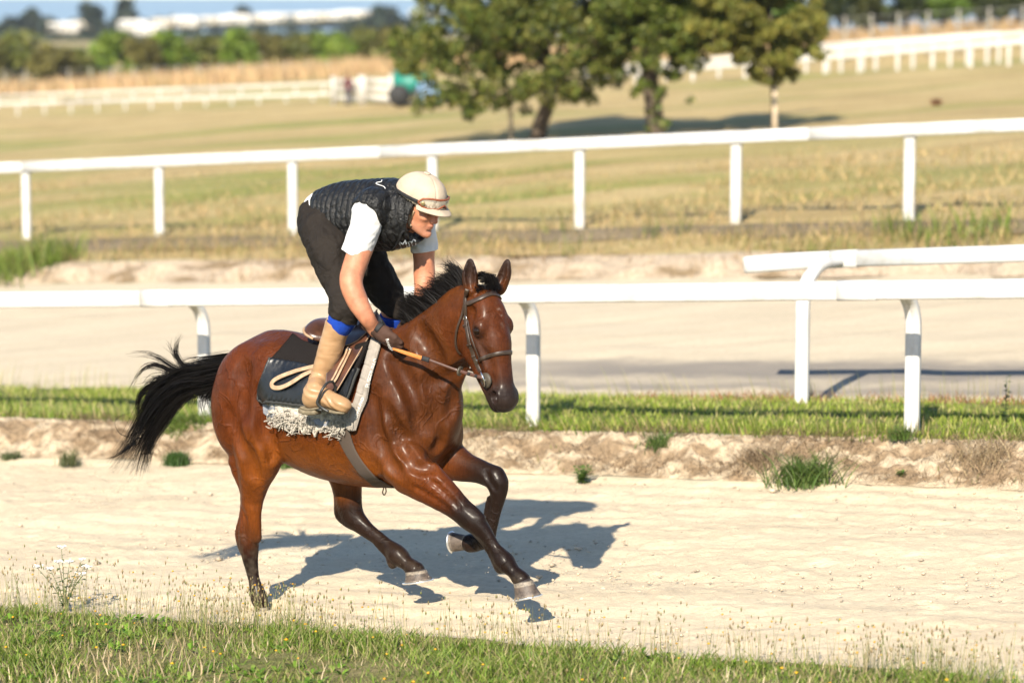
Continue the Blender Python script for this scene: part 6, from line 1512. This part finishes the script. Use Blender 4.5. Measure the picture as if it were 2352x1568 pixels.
vo, VV_, VQ_ = garment('vest', [vest_t], vest_m, [(PX(735, 470, 0)+np.array([.03, 0, 0]), PX(700, 500, 0)-PX(760, 470, 0))], (-.45, -.42, 1.62), (.95, .42, 2.52), quilt=vest_quilt, extra=vest_extra, smooth=1)
vtree = bvh(VV_, VQ_)
def vsurf(rows, off=.004, n=4):
    C = catmull(np.array(rows, float), n); P = []; N = []
    for x, y in C:
        p, q = hitpx(vtree, x, y)
        if p is not None: P.append(p+q*off); N.append(q)
    return smooth_path(np.array(P), 2), np.array(N)
try:
    P, N = vsurf([zE(650, 950), zE(545, 970), zE(510, 1070), zE(450, 1170), zE(400, 1225)], .004); strap('zip', P, N, .014, .004, blk_m, rider)
    P, N = vsurf([zE(268, 285), zE(255, 310), zE(200, 315), zE(185, 330), zE(215, 350), zE(260, 362), zE(295, 380), zE(305, 400)], .006, 5); mb = MB(); mb.tube(P, .0026, 6); mb.build('cord', shirt_m, rider)
except Exception as ex: print('vest trim', ex)
# socks, boots
def tubegar(name, chain_, mat, cuts, wr=0, wsc=30, wvec=(1, 1, 1), k=.02, extra=None, quilt=None):
    P = np.array([r[:3] for r in C5(chain_)]+([r[:3] for r in C5(foot_c)] if extra else [])); m_ = .14
    return garment(name, [chain_], mat, cuts, P.min(0)-m_, P.max(0)+m_, .0042, k, wr, wsc, extra=extra, wvec=wvec, quilt=quilt)
bt = PX(775, 748, lb); btd = PX(793, 700, lknee)-PX(757, 808, lb)
tubegar('sock', [(796, 700, lknee, 30, 1), (788, 729, lknee-.01, 30, 1), (776, 754, lb, 26, 1)], sock_m, [(PX(792, 700, lknee), PX(793, 700, lknee)-PX(775, 752, lb))])
boot_c = [(780, 735, lb, 27.5, 1), (773, 755, lb, 27, 1), (757, 808, lb, 26.5, 1), (744, 845, lb, 22.5, 1), (733, 872, lb, 20.5, 1), (722, 898, lf, 22, .9), (716, 915, lf, 19, .9)]
foot_c = [(713, 917, lf, 19, .85), (735, 910, lf, 20, .85), (762, 919, lf, 16.5, 1.0), (782, 927, lf, 13.5, 1.3), (790, 931, lf, 11.5, 1.25), (795, 934, lf, 7, 1.2)]
ank = PX(731, 872, lb); leg_d = PX(775, 748, lb)-ank; leg_l = np.linalg.norm(leg_d); leg_d = leg_d/leg_l
def crease(V):
    t = (V-ank)@leg_d; side = vnoise(V[:, 0]*12, V[:, 1]*12, V[:, 2]*12)
    f_ = np.sin(t*150+4.5*side+9*V[:, 0])*np.exp(-((t-.012)/.045)**2)*.0030
    return f_+.0006*np.sin(t*95+4*side)*np.exp(-((t-.10)/.06)**2)
def foot(g_): g_.chain(C5(foot_c), k=.02)
tubegar('boot', boot_c, boot_m, [(PX(776, 742, lb), btd+np.array([-.03, 0, -.02]))], .0013, 34, (.4, .6, 1.4), extra=foot, quilt=crease)
# creases at the ankle are in the wrinkle; sole and heel
mb = MB()
def slab(rows, off, th, wd, taper):
    P = np.array([PX(x, y, lf) for x, y in rows]); return ribbon(catmull(P, 4), np.tile(np.array([0, 0, -1.]), ((len(rows)-1)*4+1, 1)), wd, th, np.interp(np.linspace(0, 1, (len(rows)-1)*4+1), np.linspace(0, 1, len(taper)), taper))
mb.add(*slab([(696, 933), (715, 938), (737, 935), (755, 938), (775, 944), (794, 946)], 0, .010, .088, [.7, .78, .78, .8, 1.0, 1.05, .95, .5])); mb.build('sole', sole_m, rider)
mb = MB(); mb.add(*slab([(692, 938), (705, 943), (722, 944), (730, 943)], 0, .020, .070, [.75, 1, 1, .95])); mb.build('heel', sole_m, rider)
mb = MB(); c0 = PX(753, 738, lb-.05); mb.tube(ringpts(c0, np.array([.8, -.3, .5]), np.array([-.3, -.2, .9]), .013, 17), .0035, 7, False); mb.build('boot_loop', tanl, rider)
tubegar('sock', [(902, 705, .26, 29, 1), (903, 733, .28, 28.5, 1), (897, 765, .31, 26, 1)], sock_m, [(PX(902, 722, .27), PX(897, 700, .26)-PX(897, 765, .31))])
tubegar('boot', [(900, 744, .29, 29, 1), (892, 785, .335, 27, 1), (875, 835, .35, 22, 1), (862, 872, .36, 20, 1), (862, 890, .37, 19, 1), (905, 915, .37, 11, 1.3)], boot_m, [(PX(901, 744, .29), PX(897, 700, .26)-PX(892, 785, .335))])
# gloves: palm, four curled fingers, thumb
def glove(wr, kn, side, curl, name):
    """wr: wrist, kn: knuckle line centre, side: unit across the knuckles (thumb side positive), curl: unit finger direction after the first bend"""
    wr, kn, side, curl = map(np.asarray, (wr, kn, side, curl)); fw = kn-wr; L = np.linalg.norm(fw); fw = fw/L
    lo = np.minimum(wr, kn)-.16; hi = np.maximum(wr, kn)+.16; g_ = SDF(lo, hi, .0038)
    g_.cone(wr-fw*.045, wr, .043, .039, 1, .01); g_.cone(wr, wr+fw*L*.55, .038, .042, 1, .02)
    for i, (o_, ln, r) in enumerate(((.037, .047, .0150), (.012, .052, .0155), (-.013, .049, .0150), (-.036, .040, .0135))):
        base = kn+side*o_; g_.cone(wr+side*o_*.6, base, .020, r*1.2, 1, .02)
        m1 = base+(fw*.35+curl*.75)*ln; m2 = m1+(curl*.75-fw*.35)*ln*.75; m3 = m2+(-fw*.8+curl*.1)*ln*.6
        g_.chain([[*base, r*1.08], [*m1, r], [*m2, r*.95], [*m3, r*.85]], k=.006, n=1)
    tb = wr+fw*.03+side*.034; t1 = tb+fw*.038+side*.016+curl*.014; t2 = t1+fw*.030+curl*.018-side*.008
    g_.chain([[*tb, .020], [*t1, .017], [*t2, .0145]], k=.012, n=1)
    V, Q = g_.surface(1); N = normals(V, Q); V = V+N*(.0018*fbm(V[:, 0]*40, V[:, 1]*40, V[:, 2]*40))[:, None]
    return link(name, mesh_np(name, V, Q), glove_m, rider), bvh(V, Q)
w_n = PX(860, 754, lhand-.015); k_n = PX(904, 786, lhand-.015)
go, gtree = glove(w_n, k_n, np.array([.45, -.35, .80]), np.array([.10, .75, -.60])/.966, 'glove')
w_f = PX(950, 735, .06); k_f = PX(922, 765, .03)
glove(w_f, k_f, np.array([-.3, .3, .9]), np.array([0, -.6, -.8]), 'glove')
P = []; N = []
for x, y in catmull(np.array([zA(575, 1030), zA(600, 1000), zA(625, 985)], float), 4):
    p, q = hitpx(gtree, x, y)
    if p is not None: P.append(p+q*.003); N.append(q)
if len(P) > 3: strap('wrist_tab', np.array(P), np.array(N), .026, .004, blk_m, rider)

# ---- helmet
hat_m = cloth('beige_helmet_silk', (.33, .265, .195), (.42, .345, .265), .8, 7, .55, .018, .25, 260)
helm_o = RPt(-.004, .064, 0); HA, HB, HCc = .150, .122, .124      # half sizes: fore-aft, up, across
HAm = SDF(helm_o-.24, helm_o+.24, .0042)
HAm.ell(helm_o, (HA, HB, HCc), RM, .01)
HAm.ell(helm_o+RF*-.045-RU*.02, (.105, .105, HCc*.97), RM, .03)
# lower edge: higher over the brow, lower at the nape
HAm.cut(RPt(.02, .028, 0), -RU-RF*.26, .02)
HAm.ell(helm_o-RU*.02, (HA-.014, HB-.012, HCc-.012), RM, .004, True)
V, Q = HAm.surface(1); N = normals(V, Q)
re_ = V-helm_o; az = np.arctan2(re_@RR_, re_@RF); el = re_@RU
seam = sum(np.exp(-(((az-a0+math.pi) % (2*math.pi)-math.pi)/.035)**2) for a0 in np.linspace(0, 2*math.pi, 7)[:6]+.35)*(el > -.05)
wr_ = .0025*fbm(V[:, 0]*16, V[:, 1]*16, V[:, 2]*16)+.004*sst(.0, -.05, el)*np.sin(az*46+2*vnoise(az*7, el*20))
V = V+N*(wr_-.0035*seam)[:, None]
helmet = link('helmet', mesh_np('helmet', V, Q), hat_m, rider)
hmtree = bvh(V, Q)
def hell(az_, u, off=.004):
    """point of the helmet's skin at an azimuth (radians, near side positive) and height above its centre"""
    d = Vector(RF*math.cos(az_)+RR_*math.sin(az_)); o_ = Vector(helm_o+RU*u)+d*.4
    p, q, i, t = hmtree.ray_cast(o_, -d)
    if p is None: d_ = np.array(d); return helm_o+RU*u+d_*.12+d_*off, d_
    return np.array(p)+np.array(q)*off, np.array(q)
mb = MB(); tp, tn = HAm and (helm_o+RU*(HB+.001), RU)
mb.tube([tp-RU*.004, tp+RU*.003, tp+RU*.004], [.020, .019, .012], 20); mb.build('crown_button', hat_m, helmet)
# peak
V = []; Q = []; nu, nv = 25, 7
for j in range(nv):
    for i in range(nu):
        a = R(-72+144*i/(nu-1)); t = j/(nv-1)
        rim_p = RPt(.02, .036, 0)+RF*(HA-.032)*math.cos(a)+RR_*(HCc+.001)*math.sin(a)
        ex = .062*math.cos(a*1.15)**.8 if math.cos(a*1.15) > 0 else 0
        V.append(rim_p+RF*(ex*t)-RU*(.010*t*t+.012*t+.016*abs(math.sin(a))**2*t*0)+RU*.0)
top = np.array(V); bot = top-RU*.006; n = len(top)
for j in range(nv-1):
    for i in range(nu-1):
        a = j*nu+i; Q += [(a, a+1, a+nu+1, a+nu), (n+a, n+a+nu, n+a+nu+1, n+a+1)]
for i in range(nu-1): a = (nv-1)*nu+i; Q.append((a, a+1, n+a+1, n+a))
link('peak', mesh_np('peak', np.vstack([top, bot]), Q), hat_m, helmet)
# goggles worn on the helmet
gog_frame = cloth('goggle_rim', (.16, .042, .018), (.24, .07, .03), .55, 30, .2, .003)
gog = props(link('goggles', MB().tube(np.array([hell(a, u, .012)[0] for a, u in [(R(58), -.010), (R(50), .012), (R(32), .020), (R(14), .021), (R(0), .022), (R(-14), .021), (R(-32), .020), (R(-50), .012), (R(-58), -.010), (R(-50), -.028), (R(-34), -.034), (R(-16), -.030), (R(-7), -.016), (R(0), -.006), (R(7), -.016), (R(16), -.030), (R(34), -.034), (R(50), -.028), (R(58), -.010)]]), .0055, 8, False).mesh('goggle_rim'), gog_frame, rider))
lens_m, nt, b = new_mat('goggle_lens', Roughness=.08); b.inputs['Base Color'].default_value = (.80, .72, .60, 1); b.inputs['Alpha'].default_value = .28; b.inputs['Specular IOR Level'].default_value = .8
V = []; Q = []; nu = 41; nv = 9
for j in range(nv):
    for i in range(nu):
        a = -56+112*i/(nu-1); aa = abs(a)
        top_ = np.interp(aa, [0, 14, 32, 50, 56], [.022, .021, .020, .012, .0]); bo_ = np.interp(aa, [0, 7, 16, 34, 50, 56], [-.006, -.016, -.030, -.034, -.028, -.015])
        V.append(hell(R(a), bo_+(top_-bo_)*j/(nv-1), .013)[0])
Q = [(j*nu+i, j*nu+i+1, (j+1)*nu+i+1, (j+1)*nu+i) for j in range(nv-1) for i in range(nu-1)]
link('lens', mesh_np('lens', np.array(V), Q), lens_m, gog)
brass, nt, b = new_mat('brass_vent', Roughness=.4, Metallic=.7); b.inputs['Base Color'].default_value = (.42, .34, .18, 1)
for sd in (-1, 1):
    p, q = hell(R(47)*sd, -.010, .013); mb = MB(); mb.tube([p, p+q*.005, p+q*.006], [.013, .012, .008], 20); mb.build('vent', brass, gog)
P = []; N = []
for k in range(40):
    a = R(58+(302-58)*k/39); u = -.012+.014*math.sin(math.pi*k/39)*1.0; p, q = hell(a, u, .004); P.append(p); N.append(q)
strap('goggle_strap', np.array(P), np.array(N), .020, .004, blk_m, gog)
# ruffled band tie above the peak, chin strap
mb = MB()
for i in range(9):
    a = R(-8+10*math.sin(i*2.3)); p, q = hell(R(10+8*math.sin(i*1.9)), -.036, .012)
    mb.tube(catmull([p, p+q*.010+RU*.006*math.cos(i)+RR_*.012*math.sin(i*1.3), p+q*.012-RU*.010+RR_*.024*math.sin(i*1.3)], 3), [.005, .006, .006, .006, .005, .004, .003], 6)
mb.build('tie', hat_m, helmet)
rtree = bvh(RV, RQ)
P = []; N = []
for x, y in catmull(np.array([zE(705, 690), zE(680, 740), zE(650, 800), zE(640, 850), zE(665, 900)], float), 4):
    p, q = hitpx(rtree, x, y)
    if p is not None: P.append(p+q*.004); N.append(q)
strap('chin_strap', smooth_path(np.array(P)), np.array(N), .016, .004, tanl, helmet)
P = []; N = []
for x, y in catmull(np.array([zE(600, 700), zE(625, 740), zE(655, 775)], float), 4):
    p, q = hitpx(rtree, x, y)
    if p is not None: P.append(p+q*.005); N.append(q)
if len(P) > 3: strap('chin_strap', np.array(P), np.array(N), .012, .003, tanl, helmet)

# ---------------------------------------------------------------- stirrup iron and reins
iron, nt, b = new_mat('black_stirrup_iron', Roughness=.45); b.inputs['Base Color'].default_value = (.02, .02, .019, 1)
mb = MB(); lo_ = lf-.062
P = [PX(*zH(515, 785), lf+.02), PX(*zH(455, 800), lf-.02), PX(*zH(395, 880), lo_), PX(*zH(350, 990), lo_-.004), PX(*zH(345, 1040), lo_-.004), PX(*zH(400, 1090), lo_+.01), PX(*zH(470, 1130), lo_+.02)]
mb.tube(catmull(P, 5), [.007]*5+[.0075]*10+[.009]*16, 8)
st_o = mb.build('stirrup_iron', iron, sad)
mb = MB(); P = [PX(*zH(515, 785), lf+.02), PX(*zH(540, 830), lf+.05), PX(*zH(545, 900), lf+.062), PX(*zH(525, 970), lf+.066), PX(*zH(500, 1080), lf+.06), PX(*zH(470, 1130), lo_+.03)]
mb.tube(catmull(P, 5), .007, 8); mb.build('stirrup_iron', iron, sad)
mb = MB(); a, b_ = PX(*zH(400, 1085), lf-.05), PX(*zH(470, 1105), lf+.05); mb.box((a+b_)/2-np.array([0, 0, .0]), (.030, .12, .010)); mb.build('stirrup_tread', iron, sad)
rub = cloth('orange_rubber_grip', (.38, .115, .022), (.48, .17, .04), .7, 40, .5, .004)
reins = empty('reins', 'brown leather reins with orange rubber grip from glove to bit', 'reins', TRACK)
g0 = PX(909, 803, lhand-.02); gend = pr+ra*.0-HF*.034+HR*.004
def rein_pts(px0, px1, n, t0, t1):
    out = []
    for i in range(n):
        t = i/(n-1); x, y = px0[0]+(px1[0]-px0[0])*t, px0[1]+(px1[1]-px0[1])*t
        T_ = t0+(t1-t0)*t; ref = g0*(1-T_)+gend*T_; p = at_depth(x, y, ref); h_, n_ = hitpx(htree, x, y)
        if h_ is not None and depth(h_)-.012 < depth(p): p = at_depth(x, y, h_-np.array([0, .014, 0]))
        out.append(p)
    return np.array(out)
fv = np.array([0, -1., .25])
P = rein_pts(zA(672, 1132), zA(858, 1192), 12, 0, .34); strap('rubber_grip', P, np.tile(fv, (len(P), 1)), .024, .006, rub, reins, np.interp(np.linspace(0, 1, 12), [0, .3, 1], [.5, .85, 1]))
P = rein_pts(zA(838, 1185), zA(880, 1197), 6, .32, .38); strap('grip_end', P, np.tile(fv, (6, 1)), .027, .009, blk_m, reins)
P = rein_pts(zA(870, 1193), zA(1045, 1258), 12, .36, .68); strap('rein', P, np.tile(fv, (12, 1)), .016, .005, lea2, reins)
P = rein_pts(zA(1040, 1256), zA(1190, 1300), 12, .66, 1.); strap('rein', P, np.tile(fv, (12, 1)), .020, .005, lea2, reins)
mb = MB(); c = P[1]; dd = (P[4]-P[0]); dd /= np.linalg.norm(dd); mb.tube([c-dd*.006, c-dd*.003, c+dd*.003, c+dd*.006], [.022, .027, .027, .022], 20); mb.build('rein_stop', rubber, reins)
for t in (5, 8): mb = MB(); c = P[t]; mb.tube([c-dd*.007, c+dd*.007], .0135, 10, True, (1, .7)); mb.build('keeper', blk_m, reins)
P = rein_pts(zA(690, 1105), zA(730, 1040), 6, 0, 0); 
# far rein, from the far hand to the far ring
a = PX(925, 770, .02); P = catmull([a, (a*.5+prm*.5)+np.array([0, .05, -.06]), prm], 6); strap('rein', P, np.tile(np.array([0, 1., .2]), (len(P), 1)), .016, .005, lea2, reins)

# ---------------------------------------------------------------- lettering
def lettering(text, size, mat, parent, place, name='lettering', ext=.0):
    """flat letters laid on a surface: place(u, v) gives the point for text coordinates in metres"""
    cu = bpy.data.curves.new('t', 'FONT'); cu.body = text; cu.size = size; cu.align_x = 'CENTER'; cu.align_y = 'CENTER'; cu.resolution_u = 3
    o = bpy.data.objects.new('t', cu); COL.objects.link(o); dg = bpy.context.evaluated_depsgraph_get()
    me = bpy.data.meshes.new_from_object(o.evaluated_get(dg)); bpy.data.objects.remove(o); me.name = name
    bm = bmesh.new(); bm.from_mesh(me); bmesh.ops.subdivide_edges(bm, edges=[e for e in bm.edges if e.calc_length() > size*.3], cuts=1)
    for v in bm.verts: v.co = Vector(place(v.co.x, v.co.y))
    bm.to_mesh(me); bm.free(); return link(name, me, mat, parent, False)
txt_w, nt, b = new_mat('white_print', Roughness=.8); b.inputs['Base Color'].default_value = (.72, .70, .66, 1)
txt_g, nt, b = new_mat('grey_print', Roughness=.6); b.inputs['Base Color'].default_value = (.42, .45, .48, 1)
def on_px(tree, cx, cy, ux, uy, off):
    """lay out in the surface seen around a pixel; (ux, uy): reading direction in pixels"""
    p0, n0 = hitpx(tree, cx, cy); sc_ = F/depth(p0); L = math.hypot(ux, uy); ux, uy = ux/L, uy/L
    def f(u, v):
        x, y = cx+(u*ux+v*uy)*sc_, cy+(u*uy-v*ux)*sc_; p, q = hitpx(tree, x, y)
        if p is None: return p0
        return p+q*off
    return f
def roll_tree():
    o = [c for c in pad.children if c.name.startswith('front_roll')][-1].data
    V = np.empty(len(o.vertices)*3, np.float32); o.vertices.foreach_get('co', V); V = V.reshape(-1, 3); return bvh(V, [tuple(p.vertices) for p in o.polygons])
try:
    rt = roll_tree()
    for (x0, y0), (x1, y1) in (((915, 835), (1005, 545)), ((790, 1170), (850, 1000))):
        a, b_ = zH(x0, y0), zH(x1, y1); lettering('PUFFER-PAD' if x0 == 915 else 'UFFER-PAD', .030 if x0 == 915 else .024, txt_w, pad, on_px(rt, (a[0]+b_[0])/2, (a[1]+b_[1])/2, b_[0]-a[0], b_[1]-a[1], .003))
    a, b_ = zA(645, 1090), zA(660, 1128); lettering('Roeckl', .026, txt_w, rider, on_px(gtree, (a[0]+b_[0])/2, (a[1]+b_[1])/2, b_[0]-a[0], b_[1]-a[1], .003))
    a = zE(610, 1130); lettering('Mm', .062, txt_g, rider, on_px(vtree, *a, 95, -22, .005))
except Exception as ex: print('lettering', ex)
# ================================================================ air between here and the skyline
hz_m = bpy.data.materials.new('haze_air'); hz_m.use_nodes = True; nt = hz_m.node_tree
nt.nodes.remove(nt.nodes['Principled BSDF']); pv_ = nt.nodes.new('ShaderNodeVolumePrincipled'); pv_.inputs['Density'].default_value = .00016; pv_.inputs['Color'].default_value = (.86, .92, 1, 1); pv_.inputs['Anisotropy'].default_value = .2
nt.links.new(pv_.outputs[0], nt.nodes['Material Output'].inputs['Volume'])
link('haze', MB().box((0, 480, 3), (1900, 1060, 62)).mesh('haze'), hz_m, None, False)['kind'] = 'stuff'
